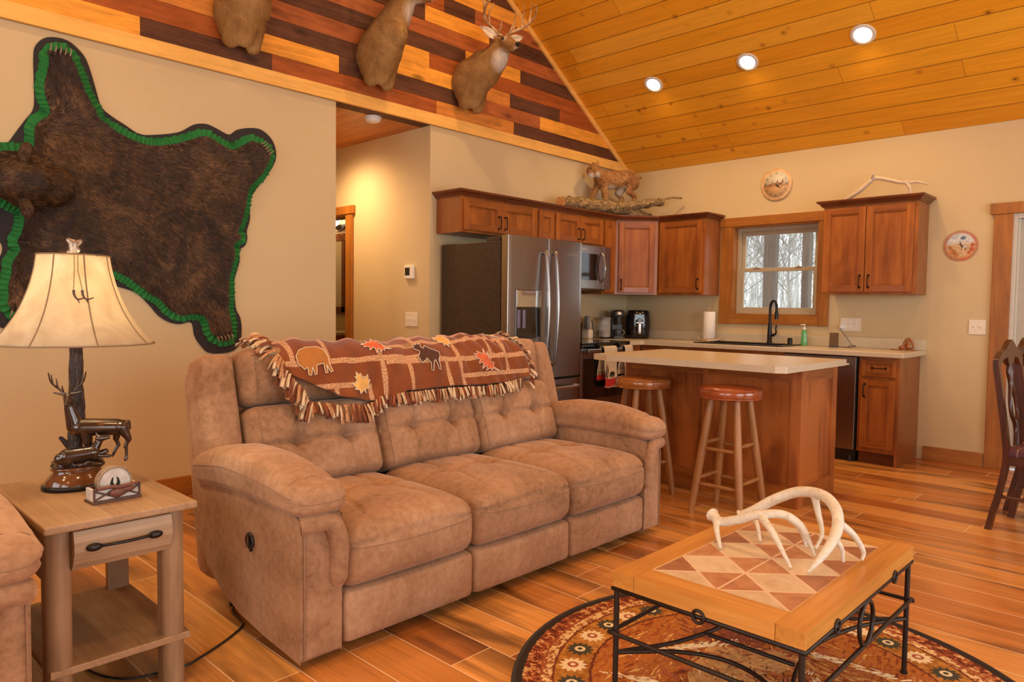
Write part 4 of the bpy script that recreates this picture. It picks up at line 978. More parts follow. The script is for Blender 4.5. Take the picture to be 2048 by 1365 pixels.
# ---- bar stools
M_leath = plain('amber_vinyl', (.30,.10,.022), .22, vary=.2, scale=9, coat=.4); M_leath2 = plain('red_brown_vinyl', (.28,.065,.018), .2, vary=.25, scale=9, coat=.5)
M_stool = wood('worn_oak_stool', [(.19,.078,.022,1),(.35,.155,.048,1),(.50,.25,.09,1)], 2, .4, 1, .4)
def stool(x, y, lbl, mt, rot, sd):
    t = thing('bar_stool', lbl, 'stool', (x,y,0), rot, 'bar stools at the island')
    b = MB(); b.lathe([(.0,.700),(.150,.700),(.178,.706),(.186,.715),(.187,.745),(.184,.757),(.178,.765),(.150,.775),(.08,.781),(0,.783)], n=48); b.build('seat', mt, t)
    b = MB(); b.tube([(.187*math.cos(a),.187*math.sin(a),.712) for a in np.linspace(0,2*PI,49)[:-1]], .0035, 6, True); b.tube([(.183*math.cos(a),.183*math.sin(a),.762) for a in np.linspace(0,2*PI,49)[:-1]], .0028, 6, True); b.build('seat_piping', mt, t)
    T_, F_b = [], []
    for k in range(4):
        a = PI/4+k*PI/2; tp = Vector((.115*math.cos(a),.115*math.sin(a),.702)); ft_ = Vector((.225*math.cos(a),.225*math.sin(a),0)); T_.append(tp); F_b.append(ft_)
        b = MB(); pts = [tp.lerp(ft_, s) for s in (0,.2,.5,.8,1)]; b.tube(pts, [.020,.0225,.024,.0225,.018], 12); b.build('leg', M_stool, t)
    for k in range(4):
        for lv in ((.42,.52) if k % 2 == 0 else (.45,.55),):
            pass
    for k in range(4):
        for z in ((.40,.185) if k % 2 == 0 else (.43,.215)):
            s = (.702-z)/.702; p = T_[k].lerp(F_b[k], s); q = T_[(k+1)%4].lerp(F_b[(k+1)%4], s)
            b = MB(); b.tube([p, p.lerp(q,.5), q], [.010,.0125,.010], 10); b.build('stretcher', M_stool, t)
    return t
stool(2.645,-2.71,'round red-brown vinyl bar stool fully in view before the island middle', M_leath2, 0, 1)
stool(1.96,-2.62,'round amber vinyl bar stool half hidden behind the sofa arm', M_leath, -.55, 2)
# wall plates
def plate(x, y, z, w_, h_, axis, lbl, kind, n_, cat):
    rz = {'y': -PI/2, 'x': 0}[axis]
    t = thing('light_switch' if kind == 'toggle' else 'wall_outlet', lbl, cat, (x,y,z), rz)
    b = MB(); b.box((0,-w_/2,-h_/2),(.006,w_/2,h_/2)); b.build('cover_plate', M_cream, t, bevel=.002)
    for k in range(n_):
        c_ = (-(n_-1)/2+k)*.046
        kk = kind if kind != 'mix' else ('outlet' if k < 2 else 'toggle')
        if kk == 'toggle':
            b = MB(); b.box((.006,c_-.005,-.012),(.008,c_+.005,.012)); b.prism([(.006,-.005),(.018,.006),(.016,.011),(.006,.005)], 1, c_-.004, c_+.004); b.build('toggle', M_white, t, bevel=.001)
        else:
            b = MB()
            for zz in (-.02,.02): b.box((.006,c_-.016,zz-.014),(.0075,c_+.016,zz+.014)); b.box((.0075,c_-.008,zz-.004),(.0078,c_-.005,zz+.006)); b.box((.0075,c_+.005,zz-.004),(.0078,c_+.008,zz+.006))
            b.build('socket', M_white, t, bevel=.0005)
plate(1.013,-.001,1.114,.075,.118,'y','single cream outlet plate left of the paper towels','outlet',1,'outlet')
plate(2.419,-.001,1.118,.175,.118,'y','wide cream four-gang outlet and switch plate with a charger in it','mix',3,'outlet')
plate(3.389,-.001,1.122,.118,.118,'y','cream double light switch left of the right-hand door','toggle',2,'switch')
plate(-.233,-2.873,1.118,.165,.118,'y','cream triple light switch on the hallway wall below the thermostat','toggle',3,'switch')
t = thing('thermostat', 'white wall thermostat with a small dark screen on the hallway wall', 'thermostat', (-.255,-2.872,1.525), -PI/2)
b = MB(); b.box((0,-.060,-.058),(.024,.060,.058)); b.build('case', M_white, t, bevel=.006, seg=3); b = MB(); b.box((.024,-.045,-.028),(.0255,.018,.038)); b.build('screen', M_glassblk, t)
# clock
t = thing('wall_clock', 'round wood-slice wall clock with a wildlife scene above the window', 'clock', (1.703,-.0005,2.437), -PI/2)
M_slice = NT('wood_slice', .55); _c = M_slice.coord(); _n = M_slice.noise(M_slice.mapv(_c,(1,1,1)), 30, 3); M_slice.color(M_slice.ramp(_n, [(.3,(.62,.36,.16)),(.7,(.80,.56,.32))])); M_slice = M_slice.m
M_face = NT('clock_face', .5); _s = M_face.sep(M_face.coord()); _z = M_face.math('ADD', _s[2], M_face.math('MULTIPLY', M_face.noise(M_face.coord(), 40, 3), .03))
M_face.color(M_face.ramp(M_face.maprange(_z, -.12, .13), [(0,(.72,.50,.28)),(.40,(.70,.42,.18)),(.52,(.40,.24,.12)),(.60,(.52,.46,.34)),(.75,(.62,.60,.48)),(1,(.70,.66,.52))])); M_face = M_face.m
b = MB(); b.lathe([(.142,0),(.150,.006),(.150,.014),(.143,.020),(.0,.020)], n=64, axis=0)
b.v = [(x, y*(1+.012*math.sin(math.atan2(z,y)*5)), z*(1+.012*math.sin(math.atan2(z,y)*5))) for x,y,z in b.v]; b.build('case', M_slice, t)
b = MB(); b.lathe([(.122,.0202),(.122,.0212),(0,.0212)], n=48, axis=0); b.build('clock_dial', M_face, t); dial = t.children[-1]
for k in range(1,13):
    a = PI/2-k*PI/6; text_obj('numeral', str(k), .026, M_ink, dial, face_x(.0214, .104*math.cos(a), .104*math.sin(a)))
for a, L_h, w_ in ((math.radians(-40),.075,.005),(math.radians(-45-5),.05,.006)):
    b = MB(); c_, s_ = math.cos(a), math.sin(a); b.add([(.0225,-s_*w_,c_*w_),(.0225,s_*w_,-c_*w_),(.0225,c_*L_h,s_*L_h),(.0238,-s_*w_,c_*w_),(.0238,s_*w_,-c_*w_),(.0238,c_*L_h,s_*L_h)], [(0,1,2),(3,5,4),(0,3,4,1),(1,4,5,2),(2,5,3,0)]); b.build('clock_hand', M_ink, t)
b = MB(); M_elk = plain('painted_animals', (.20,.07,.02), .6, vary=.5, scale=50)
for (yy, zz, s_) in ((.045,.0,.055),(-.05,-.005,.045),(.0,.005,.04)): b.prism([(yy+p[0]*s_, zz+p[1]*s_) for p in deer2d], 0, .0213, .0219)
b.build('painted_scene', M_elk, t)
# painted saw blade
t = thing('saw_blade', 'round painted saw blade with an elk scene hung right of the wall cabinet', 'wall decoration', (3.249,-.0005,1.779), -PI/2)
b = MB(); N_t = 40; pr = []
for k in range(N_t): a = 2*PI*k/N_t; pr += [((.112)*math.cos(a),(.112)*math.sin(a)), ((.128)*math.cos(a+.12),(.128)*math.sin(a+.12)), ((.126)*math.cos(a+.14),(.126)*math.sin(a+.14))]
M_saw = NT('painted_saw_steel', .4, .5); _c = M_saw.coord(); _a = M_saw.sep(_c); _n = M_saw.noise(_c, 14, 4, .65, 1.0); _v = M_saw.math('ADD', _a[2], M_saw.math('MULTIPLY', _n, .12))
_col = M_saw.ramp(M_saw.maprange(_v, -.06, .20), [(0,(.50,.20,.06)),(.25,(.62,.36,.15)),(.45,(.62,.42,.24)),(.58,(.60,.56,.48)),(.72,(.38,.44,.50)),(.82,(.66,.66,.62)),(1,(.55,.50,.42))])
_r = M_saw.math('SQRT', M_saw.math('ADD', M_saw.math('POWER', _a[1], 2.0), M_saw.math('POWER', _a[2], 2.0)))
_e = M_saw.ramp(M_saw.noise(_c, 9, 2), [(.4,(.42,.16,.06)),(.6,(.55,.10,.03))]); M_saw.color(M_saw.mix(M_saw.maprange(_r, .096, .108, 0, .85), _col, _e)); M_saw = M_saw.m
b.prism(pr, 0, 0, .005); b.build('blade', M_saw, t)
M_pw = plain('painted_snow', (.62,.62,.60), .5, vary=.3, scale=70); M_pb = plain('painted_blue', (.10,.17,.32), .5, vary=.2, scale=60); M_po = plain('painted_orange_leaves', (.50,.19,.05), .5, vary=.5, scale=70); M_pr = plain('painted_red_leaves', (.48,.09,.03), .5, vary=.4, scale=70); M_pe = plain('elk_paint', (.11,.06,.05), .6, vary=.5, scale=40); M_pt = plain('painted_tan_meadow', (.58,.38,.20), .5, vary=.2, scale=50)
b = MB(); b.prism([(-.095,.035),(-.07,.065),(-.04,.05),(-.01,.085),(.02,.065),(.05,.09),(.085,.05),(.095,.03),(.05,.035),(.02,.020),(-.01,.038),(-.04,.022),(-.07,.03)], 0, .0051, .0055, 0)
b.prism([(-.005,.060),(.015,.078),(.038,.068),(.030,.052),(.008,.048)], 0, .0055, .0059, 1)
b.prism([(-.085,-.03),(-.06,.005),(.0,.012),(.07,.008),(.085,-.02),(.06,-.07),(.0,-.09),(-.05,-.08)], 0, .0051, .0054, 5)
for (cy_, cz_, r_, q_, k_) in ((-.055,-.045,.030,2,9),(-.03,-.070,.026,2,8),(-.075,-.01,.018,2,7),(.085,.005,.020,3,8),(.080,-.030,.022,3,7),(.06,-.055,.016,3,7)): b.prism([(cy_+r_*(1 if n__ % 2 else .62)*math.cos(2*PI*n__/(2*k_)), cz_+r_*(1 if n__ % 2 else .62)*math.sin(2*PI*n__/(2*k_))) for n__ in range(2*k_)], 0, .0055, .0060, q_)
b.prism([(.015-p[0]*.052,-.010+p[1]*.056) for p in deer2d], 0, .0058, .0064, 4); b.ell((.0062,.030,-.008),(.0008,.014,.010), 12, 8, 0)
b.build('painted_elk_scene', [M_pw, M_pb, M_po, M_pr, M_pe, M_pt], t)
# shed antler on the right cabinet
t = thing('shed_antler', 'long pale shed antler lying on top of the right wall cabinet', 'antler', (2.62,-.18,2.187))
b = MB(); main = catmull([(-.205,.0,.03),(-.10,-.02,.085),(-.02,-.03,.15),(.02,-.03,.178),(.10,-.02,.163),(.20,-.01,.130),(.27,0,.120),(.34,.02,.118),(.415,.03,.090)],6)
b.tube(main, [.020]*12+list(np.linspace(.020,.016,24))+list(np.linspace(.016,.006,len(main)-36)), 10)
b.tube(catmull([(.25,0,.125),(.285,-.01,.08),(.30,-.02,.012)],6), [.016]*8+[.012]*5, 10); b.tube(catmull([(-.205,0,.03),(-.22,.0,.015),(-.215,.01,.0)],5), .018, 10); b.tube(catmull([(0,-.03,.165),(.02,-.07,.20),(.015,-.08,.215)],5), list(np.linspace(.015,.004,11)), 8)
b.build('beam', plain('bleached_antler', (.62,.50,.36), .55, vary=.15, scale=20, bump=.2), t)

# ================================================================= living room
def G(x, y, cx, cy, sx, sy): return np.exp(-((x-cx)/sx)**2-((y-cy)/sy)**2)
def crease(x, c, w): return np.exp(-((x-c)/w)**2)
def sofa(root_name, lbl, cat, y0, y1, nseat, group=None):
    X0 = 1.55
    t = thing(root_name, lbl, cat, (2.05,(y0+y1)/2,0), 0, group); ox, oy = 2.05, (y0+y1)/2
    def B(mb, nm, mt=None, par=t): mb.xf(Matrix.Translation((-ox,-oy,0))) if par is t else None; return mb.build(nm, mt or M_suede, par)
    ia, ib = y0+.165, y1-.155   # inner faces
    ws = (ib-ia)/nseat
    # carcass under the seats and the back shell
    b = MB(); b.box((1.72,ia,.06),(2.42,ib,.30)); o = B(b, 'frame', M_blackpl)
    b = MB()
    def shell(u, P, N):
        x = P[:,0]; z = P[:,2]; P[:,0] = x - (z)*.16; return P
    b.soft((1.665,(y0+y1)/2,.52), (.085,(y1-y0)/2-.02,.43), .05, (4,20,14), shell); B(b, 'back_shell')
    for k in range(nseat):
        a, c_ = ia+k*ws, ia+(k+1)*ws; m_ = (a+c_)/2; h = ws/2-.003
        # footrest panel
        def fr(u, P, N):
            P[:,0] += np.where(N[:,0] > .3, .012*(1-u[:,1]**2)*(1-u[:,2]**2), 0); return P
        b = MB(); b.soft((2.46,m_,.135), (.095,h,.095), .028, (4,16,8), fr); B(b, 'footrest_panel')
        # seat cushion: crown, tuft lines, rolled front
        def st(u, P, N, h=h):
            x, y, z = u[:,0], u[:,1], u[:,2]; top = np.clip(N[:,2], 0, 1)
            P[:,2] += top*(.040*(1-y**4)*(1-.35*(x-.05)**2) - .034*G(x,y,-.15,-.38,.15,.15) - .034*G(x,y,-.15,.38,.15,.15) - .014*crease(x,-.15,.035)*(np.abs(y)<.95) - .012*crease(y,-.38-.25*np.clip(x,0,1),.028)*(x<.7) - .012*crease(y,.38+.25*np.clip(x,0,1),.028)*(x<.7))
            P[:,2] -= top*.03*np.clip(x-.55,0,1)**1.3
            fr_ = np.clip(N[:,0], 0, 1); P[:,0] += fr_*(.030*(1-y**2*.55)*(1-.55*z**2) )
            P[:,0] -= .012*crease(z-.10*(1-y*y), .50, .045)*fr_
            P[:,0] -= .018*(np.clip(-z-.3,0,1))*fr_
            return P
        b = MB(); b.soft((2.215,m_,.338), (.345,h,.108), .058, (64,76,26), st); sc = B(b, 'seat_cushion')
        Y_ = np.linspace(-.97,.97,41); sm = MB(); sm.seam((2.215-ox,m_-oy,.338),(.345,h,.108),.058,st,[(1,y,.46-.12*(1-y*y)) for y in Y_])
        for q in (-1,1): sm.seam((2.215-ox,m_-oy,.338),(.345,h,.108),.058,st,[(x,q*(.38+.25*max(0,x)),1) for x in np.linspace(-.8,.78,30)], w_=.0010)
        sm.seam((2.215-ox,m_-oy,.338),(.345,h,.108),.058,st,[(-.15,y,1) for y in np.linspace(-.9,.9,30)], w_=.0010); sm.build('stitching', M_seam, sc)
        # lumbar cushion with tufting
        def lb(u, P, N):
            x, y, z = u[:,0], u[:,1], u[:,2]; f = np.clip(N[:,0], 0, 1)
            d = .056*(1-y**4*.8)*(1-.5*z**2) - .055*G(y,z,-.40,.02,.13,.19) - .055*G(y,z,.40,.02,.13,.19) - .020*crease(z,.02,.045)*(np.abs(y)<.96) - .016*crease(y,-.40+.05*z,.03) - .016*crease(y,.40-.05*z,.03)
            P[:,0] += f*d; return P
        b = MB(); b.soft((1.812,m_,.612), (.085,h,.182), .045, (8,84,56), lb, -.36); lc_ = B(b, 'lumbar_cushion'); sm = MB(); A_ = ((1.812-ox,m_-oy,.612),(.085,h,.182),.045,lb)
        for q in (-1,1): sm.seam(*A_,[(1,q*.90,z) for z in np.linspace(-.93,.93,30)],-.36); sm.seam(*A_,[(1,q*(.40-.05*z),z) for z in np.linspace(-.93,.93,40)],-.36,.0010)
        sm.seam(*A_,[(1,y,.02) for y in np.linspace(-.9,.9,50)],-.36,.0010); sm.build('stitching', M_seam, lc_)
        def hd(u, P, N):
            x, y, z = u[:,0], u[:,1], u[:,2]; f = np.clip(N[:,0], 0, 1); tp = np.clip(N[:,2],0,1)
            P[:,0] += f*(.030*(1-y**4*.7)*(1-.4*z**2)+.01*z); P[:,2] += tp*(.014*(1-y**4)); P[:,0] -= f*.006*crease(y,.80,.02)+f*.006*crease(y,-.80,.02); return P
        b = MB(); b.soft((1.702,m_,.908), (.092,h,.122), .055, (8,26,14), hd, -.24); hd_ = B(b, 'headrest'); sm = MB()
        for q in (-1,1): sm = MB(); sm.seam((1.702-ox,m_-oy,.908),(.092,h,.122),.055,hd,[(1,q*.84,z) for z in np.linspace(-.9,.9,24)],-.24); sm.build('stitching', M_seam, hd_)
    # wings and arms
    for s, yo, yi in ((-1,y0,ia),(1,y1,ib)):
        m_ = (yo+yi)/2; hw = abs(yi-yo)/2-.002
        def wg(u, P, N):
            f = np.clip(N[:,0], 0, 1); P[:,0] += f*.012*(1-u[:,1]**4)*(1-.4*u[:,2]**4) - f*.005*crease(u[:,1],-.72*1,.05)
            P[:,1] -= s*(.018*np.clip(u[:,2],0,1)**2)*np.where(u[:,1]*s>0,1,0); return P
        b = MB(); b.soft((1.712,m_,.765), (.078,hw,.252), .036, (8,12,18), wg, -.26); B(b, 'back_wing')
        # outer arm panel with the swept underside
        b = MB(); pol = [(2.548,.028),(2.30,.045),(2.10,.070),(1.95,.115),(1.82,.185),(1.73,.29),(1.69,.41),(1.682,.54),(1.75,.585),(2.40,.56),(2.548,.515)]
        ya, yb_ = (yo, yi-.006) if s < 0 else (yi+.006, yo)
        b.prism(pol, 1, ya, yb_, 0); b.xf(Matrix.Translation((-ox,-oy,0))); o = b.build('arm_panel', M_suede, t, bevel=.022, seg=4); o.data.polygons.foreach_set('use_smooth', [True]*len(o.data.polygons))
        w = o.modifiers.new('wn','WEIGHTED_NORMAL')
        # arm pad: long pillow drooping over the front, pinched end
        def pd(u, P, N, s=s):
            x, y, z = u[:,0], u[:,1], u[:,2]
            P[:,2] += .030*np.sin(np.clip((x+1)/2,0,1)*PI)**.8*np.clip(N[:,2]+.3,0,1) - .042*np.clip(x-.15,0,1)**1.5*np.clip((z+1)/2,0,1) - .045*np.clip(-x-.3,0,1)
            P[:,2] -= .022*np.abs(y)**2.2*np.clip(N[:,2],0,1)
            f = np.clip(N[:,0],0,1); P[:,0] += .02*f*(1-y**2)
            P[:,1] += s*.006*np.clip(z,-1,0)
            P[:,2] -= .008*crease(x,.80,.05)*np.clip(N[:,2],0,1)
            P[:,1] -= np.sign(y)*.010*crease(z,-.15,.12)*(np.abs(N[:,1])>.4)
            for q, w_ in ((.66,.022),(.75,.02),(.84,.02),(.92,.018)): P[:,2] -= .007*crease(x+.12*np.abs(y), q, w_)*np.clip(N[:,2],0,1)
            return P
        b = MB(); b.soft((2.150,m_+s*.010,.594), (.425,hw+.028,.072), .060, (44,18,14), pd); ap_ = B(b, 'arm_pad'); sm = MB(); A_ = ((2.150-ox,m_+s*.010-oy,.594),(.425,hw+.028,.072),.060,pd)
        sm.seam(*A_,[(x,s,.25) for x in np.linspace(-.95,.93,50)]); sm.seam(*A_,[(1,y,.0) for y in np.linspace(-.9,.9,16)]); sm.seam(*A_,[(.80,y,1) for y in np.linspace(-.9,.9,20)], w_=.0010); sm.build('stitching', M_seam, ap_)
        # rolled facing: inverted J on the front of the arm
        b = MB(); yy = lambda q: m_+s*q; xf_ = 2.546
        pts = catmull([(xf_-.004,yy(hw-.002),.500),(xf_+.012,yy(.04),.506),(xf_+.016,yy(-.01),.504),(xf_+.018,yy(-hw+.045),.482),(xf_+.016,yy(-hw+.024),.42),(xf_+.008,yy(-hw+.022),.33),(xf_+.004,yy(-hw+.022),.268)],8)
        b.tube(pts, [.033*(1 if i < len(pts)-5 else (len(pts)-i)/10+.5) for i in range(len(pts))], 14); B(b, 'arm_facing_roll')
        # piping seam down the outer front corner
        b = MB(); b.tube(catmull([(2.553,yo-s*.010,.50),(2.556,yo-s*.010,.3),(2.552,yo-s*.010,.045)],6), .0028, 6); B(b, 'piping', M_seam)
    for (x, y) in ((2.40,y0+.10),(2.40,y1-.10),(1.85,y0+.10),(1.85,y1-.10)):
        b = MB(); b.lathe([(.022,0),(.022,.02),(.014,.075)], (x,y,0), 14); B(b, 'foot', M_blackpl)
    return t, B
sf, SB = sofa('sofa', 'tan suede three-seat reclining sofa with a throw over its back', 'sofa', -5.525, -3.325, 3)
b = MB(); b.lathe([(.046,0),(.050,.004),(.046,.009),(.036,.009),(.034,.003),(0,.003)], n=32, axis=1, sx=.62, sy=1)
b.v = [(x, -y, z) for x,y,z in b.v]; b.f = [f[::-1] for f in b.f]
b.v = [(x*1.0+z*.0, y, z) for x,y,z in b.v]; b.xf(Matrix.Translation((2.198,-5.526,.372)) @ Matrix.Rotation(.42,4,'Y') @ Matrix.Scale(.62,4,(1,0,0)) )
SB(b, 'recliner_release', M_blackpl)
b = MB(); b.box((2.185,-5.536,.352),(2.20,-5.527,.395)); b.box((2.20,-5.535,.335),(2.212,-5.527,.35)); SB(b, 'release_switch', M_gloss)
sofa('recliner', 'matching tan suede recliner cut off at the lower left beside the end table', 'recliner', -7.33, -6.285, 1)
b = MB(); b.tube(catmull([(1.86,-5.40,.10),(1.90,-5.445,.03),(1.93,-5.47,.007),(2.02,-5.485,.006),(2.075,-5.50,.006),(2.13,-5.57,.006),(2.178,-5.652,.006),(2.21,-5.72,.006),(2.229,-5.785,.006),(2.18,-5.95,.006),(2.0,-6.02,.006),(1.7,-6.0,.006),(1.2,-5.9,.006),(.3,-5.8,.006),(.03,-5.8,.02)],8), .0042, 8)
tag(b.build('power_cord', M_blackpl), 'black power cord running over the floor from the sofa to the end table', 'cord')

# ---- throw blanket over the headrests
# cross-section of the sofa back seen from the side: arc length s from the front hem upward
PR = catmull([(1.925,0,.715),(1.890,0,.785),(1.868,0,.86),(1.850,0,.93),(1.820,0,.985),(1.775,0,1.026),(1.72,0,1.046),(1.66,0,1.042),(1.60,0,1.01),(1.565,0,.95),(1.548,0,.87),(1.54,0,.78)], 8)
PRX = np.array([p.x for p in PR]); PRZ = np.array([p.z for p in PR]); AS = np.concatenate([[0], np.cumsum(np.hypot(np.diff(PRX), np.diff(PRZ)))])
TX = np.gradient(PRX, AS); TZ = np.gradient(PRZ, AS)
def bl(y, s, off=0.0):
    y = np.asarray(y, float); s = np.asarray(s, float)
    hem = .016*np.sin(y*3.1+.8)
    x = np.interp(s, AS, PRX); z = np.interp(s, AS, PRZ); tx = np.interp(s, AS, TX); tz = np.interp(s, AS, TZ); L = np.hypot(tx,tz)+1e-9
    nx, nz = tz/L, -tx/L
    seam = .006*(np.exp(-((y+4.74)/.03)**2)+np.exp(-((y+4.12)/.03)**2))
    wr = .010 + .006*np.sin(y*19+s*9) + .005*np.sin(y*43-s*31+1) + .006*np.sin(y*7.3+s*16) + .012*np.exp(-((y+3.95)/.2)**2)*np.abs(np.sin(y*42+s*18)) - seam
    o = wr+off+.012
    return np.stack([x+nx*o, y, z+nz*o], -1)
SH = lambda y: np.interp(y, [-5.32,-5.12,-4.98,-4.80,-4.72,-4.4,-4.0,-3.72], [.25,.115,.085,.075,.112,.115,.105,.135])     # front hem (arc length)
def ylim(s): return (-5.20 + .17*max(0,(.27-s))/.27, -3.745+.05*math.sin(s*9))
t = thing('throw_blanket', 'brown fringed fleece throw with leaves, a moose and a bison on the sofa back', 'blanket', (1.8,-4.5,1.0))
NY, NS = 170, 60; SMAX = AS[-1]-.02
vs = []; uv = []
for j in range(NS+1):
    for i in range(NY+1):
        v = j/NS; y_mid = lerp(-5.29,-3.745,i/NY); s = lerp(float(SH(y_mid)), SMAX, v); ya, yb_ = ylim(s)
        y = lerp(ya, yb_, i/NY); p = bl(y, s); vs.append((p[0]-1.8, p[1]+4.5, p[2]-1.0)); uv.append((y, s))
fs = [(j*(NY+1)+i, j*(NY+1)+i+1, (j+1)*(NY+1)+i+1, (j+1)*(NY+1)+i) for j in range(NS) for i in range(NY)]
b = MB(); b.add(vs, fs, 0, True)
mt = NT('brown_fleece_blocks', .95, .1); mt.b.inputs['Sheen Weight'].default_value = .3
_uv = mt.node('ShaderNodeUVMap'); _uv.uv_map = 'UVMap'; _s = mt.sep(_uv.outputs[0])
def stripes(y_, s_, lines):
    """lines: (kind, pos, a, b): 'v' vertical at y=pos between s a..b ; 'h' at s=pos between y a..b"""
    acc = None
    for k, p_, a_, c_ in lines:
        u_, v_ = (y_, s_) if k == 'v' else (s_, y_)
        d_ = mt.math('LESS_THAN', mt.math('ABSOLUTE', mt.math('SUBTRACT', u_, p_)), .0125)
        g_ = mt.math('MULTIPLY', mt.math('GREATER_THAN', v_, a_), mt.math('LESS_THAN', v_, c_)); d_ = mt.math('MULTIPLY', d_, g_)
        acc = d_ if acc is None else mt.math('MAXIMUM', acc, d_)
    return acc
LN = [('h',.165,-5.3,-4.80),('v',-4.97,-.05,.165),('h',.275,-5.3,-4.40),('v',-4.70,.05,.38),('v',-4.98,.275,.40),('h',.345,-4.72,-4.45),('v',-4.54,.05,.255),('h',.255,-4.68,-3.7),('v',-4.45,.345,.55),('v',-4.30,.05,.255),('v',-4.20,.05,.42),('h',.165,-4.20,-3.7),('v',-3.86,.165,.40),('h',.36,-4.45,-3.7),('v',-4.78,-.05,.165),('h',.42,-5.3,-3.7),('v',-5.15,.275,.55),('v',-3.98,.255,.55)]
_st = stripes(_s[0], _s[1], LN)
_pat = mt.math('GREATER_THAN', mt.noise(mt.comb(mt.math('MULTIPLY',_s[0],160.0), mt.math('MULTIPLY',_s[1],160.0), 0.0), 1.0, 1), .50)
_sc = mt.mix(_pat, (.40,.17,.075,1), (.62,.38,.20,1))
_bn = mt.noise(mt.comb(mt.math('MULTIPLY',_s[0],9.0), mt.math('MULTIPLY',_s[1],9.0), 0.0), 1.0, 4)
_base = mt.ramp(_bn, [(.3,(.17,.044,.013)),(.6,(.235,.064,.018)),(.8,(.31,.088,.024))])
mt.color(mt.mix(_st, _base, _sc)); mt.bump(mt.noise(mt.coord(), 300, 2), .2, .001); M_fleece = mt.m
o = b.build('fleece', M_fleece, t); ul = o.data.uv_layers.new(name='UVMap'); li = np.zeros(len(o.data.loops), np.int32); o.data.loops.foreach_get('vertex_index', li); ul.data.foreach_set('uv', np.array(uv)[li].ravel())
sd = o.modifiers.new('s','SOLIDIFY'); sd.thickness = .005; sd.offset = -1
def applique(poly, y, s, sc_, rot, mt_, nm, off=.004, lbl=None, rim=True):
    cs, sn = math.cos(rot), math.sin(rot); P = [((p[0]*cs-p[1]*sn)*sc_+y, (p[0]*sn+p[1]*cs)*sc_+s) for p in poly]
    # subdivide + triangulate on the drape
    Q = [];
    for i in range(len(P)):
        a_, c_ = P[i], P[(i+1)%len(P)]; k = max(1, int(math.dist(a_,c_)/.008))
        for q in range(k): Q.append((lerp(a_[0],c_[0],q/k), lerp(a_[1],c_[1],q/k)))
    inn = []; xs = [q[0] for q in Q]; ys = [q[1] for q in Q]
    for xx in np.arange(min(xs), max(xs), .009):
        for yy in np.arange(min(ys), max(ys), .009):
            if inside(Q, xx, yy): inn.append((xx, yy))
    V = [Vector(q) for q in Q+inn]; r = delaunay_2d_cdt(V, [], [list(range(len(Q)))], 1, 1e-6)
    W_ = np.array([(v.x, v.y) for v in r[0]]); Z = bl(W_[:,0], W_[:,1], off)-np.array([1.8,-4.5,1.0])
    b = MB(); b.add(Z, [tuple(f) for f in r[2]], 0, True); o = b.build(nm, mt_, t); q = o.modifiers.new('s','SOLIDIFY'); q.thickness = .003; q.offset = 0
    if rim:
        rr = np.array(Q); R_ = bl(rr[:,0], rr[:,1], off+.002)-np.array([1.8,-4.5,1.0]); b = MB(); b.tube([tuple(p) for p in R_], .0019, 5, True); b.build('edge_stitching', M_creamth, o)
    if lbl: lab(o, lbl)
    return o
M_creamth = plain('cream_thread', (.78,.66,.48), .9); M_gold = plain('gold_fleece', (.72,.40,.11), .9, vary=.15); M_orl = plain('orange_red_fleece', (.62,.13,.045), .9, vary=.2); M_mo = plain('dark_brown_fleece', (.075,.025,.014), .9); M_bis = plain('amber_fleece', (.40,.15,.03), .9)
maple = [(0,-.62),(.05,-.35),(.42,-.42),(.36,-.20),(.62,-.05),(.48,.02),(.55,.30),(.34,.22),(.26,.34),(.16,.24),(.20,.55),(.10,.50),(0,.72),(-.10,.50),(-.20,.55),(-.16,.24),(-.26,.34),(-.34,.22),(-.55,.30),(-.48,.02),(-.62,-.05),(-.36,-.20),(-.42,-.42),(-.05,-.35)]
oak = [(0,-.85),(.04,-.45),(.22,-.38),(.16,-.25),(.38,-.12),(.18,-.05),(.20,.02),(.46,.15),(.22,.17),(.18,.26),(.36,.46),(.14,.40),(.12,.50),(.16,.70),(.04,.62),(0,.80),(-.05,.62),(-.17,.68),(-.12,.48),(-.14,.40),(-.36,.44),(-.18,.25),(-.22,.16),(-.46,.12),(-.20,.0),(-.18,-.06),(-.38,-.14),(-.16,-.26),(-.22,-.38),(-.04,-.45)]
bison2 = [(-.62,-.05),(-.60,.22),(-.40,.42),(-.10,.50),(.25,.42),(.50,.25),(.58,.0),(.55,-.20),(.60,-.48),(.50,-.50),(.42,-.22),(.40,-.50),(.30,-.50),(.30,-.18),(.0,-.22),(-.06,-.50),(-.16,-.52),(-.18,-.25),(-.28,-.52),(-.38,-.50),(-.34,-.24),(-.46,-.30),(-.52,-.18)]
moose2 = [(-.62,-.20),(-.50,-.38),(-.42,-.30),(-.28,-.22),(-.16,-.12),(.0,-.30),(-.04,-.62),(.05,-.64),(.14,-.30),(.24,-.16),(.32,-.56),(.42,-.58),(.40,-.18),(.52,.0),(.56,.18),(.35,.32),(.10,.38),(-.12,.46),(-.22,.30),(-.34,.34),(-.30,.58),(-.40,.50),(-.44,.66),(-.50,.50),(-.60,.62),(-.62,.42),(-.74,.44),(-.66,.26),(-.50,.14),(-.56,.0),(-.66,-.08)]
applique(bison2, -5.055,.285,.125,.05, M_bis, 'bison_applique', lbl='amber bison patch outlined in cream')
applique(maple, -4.83,.165,.085,.4, M_gold, 'leaf_applique', lbl='gold maple leaf patch'); applique(oak, -4.70,.335,.10,1.35, M_orl, 'leaf_applique', lbl='orange oak leaf patch at the top left')
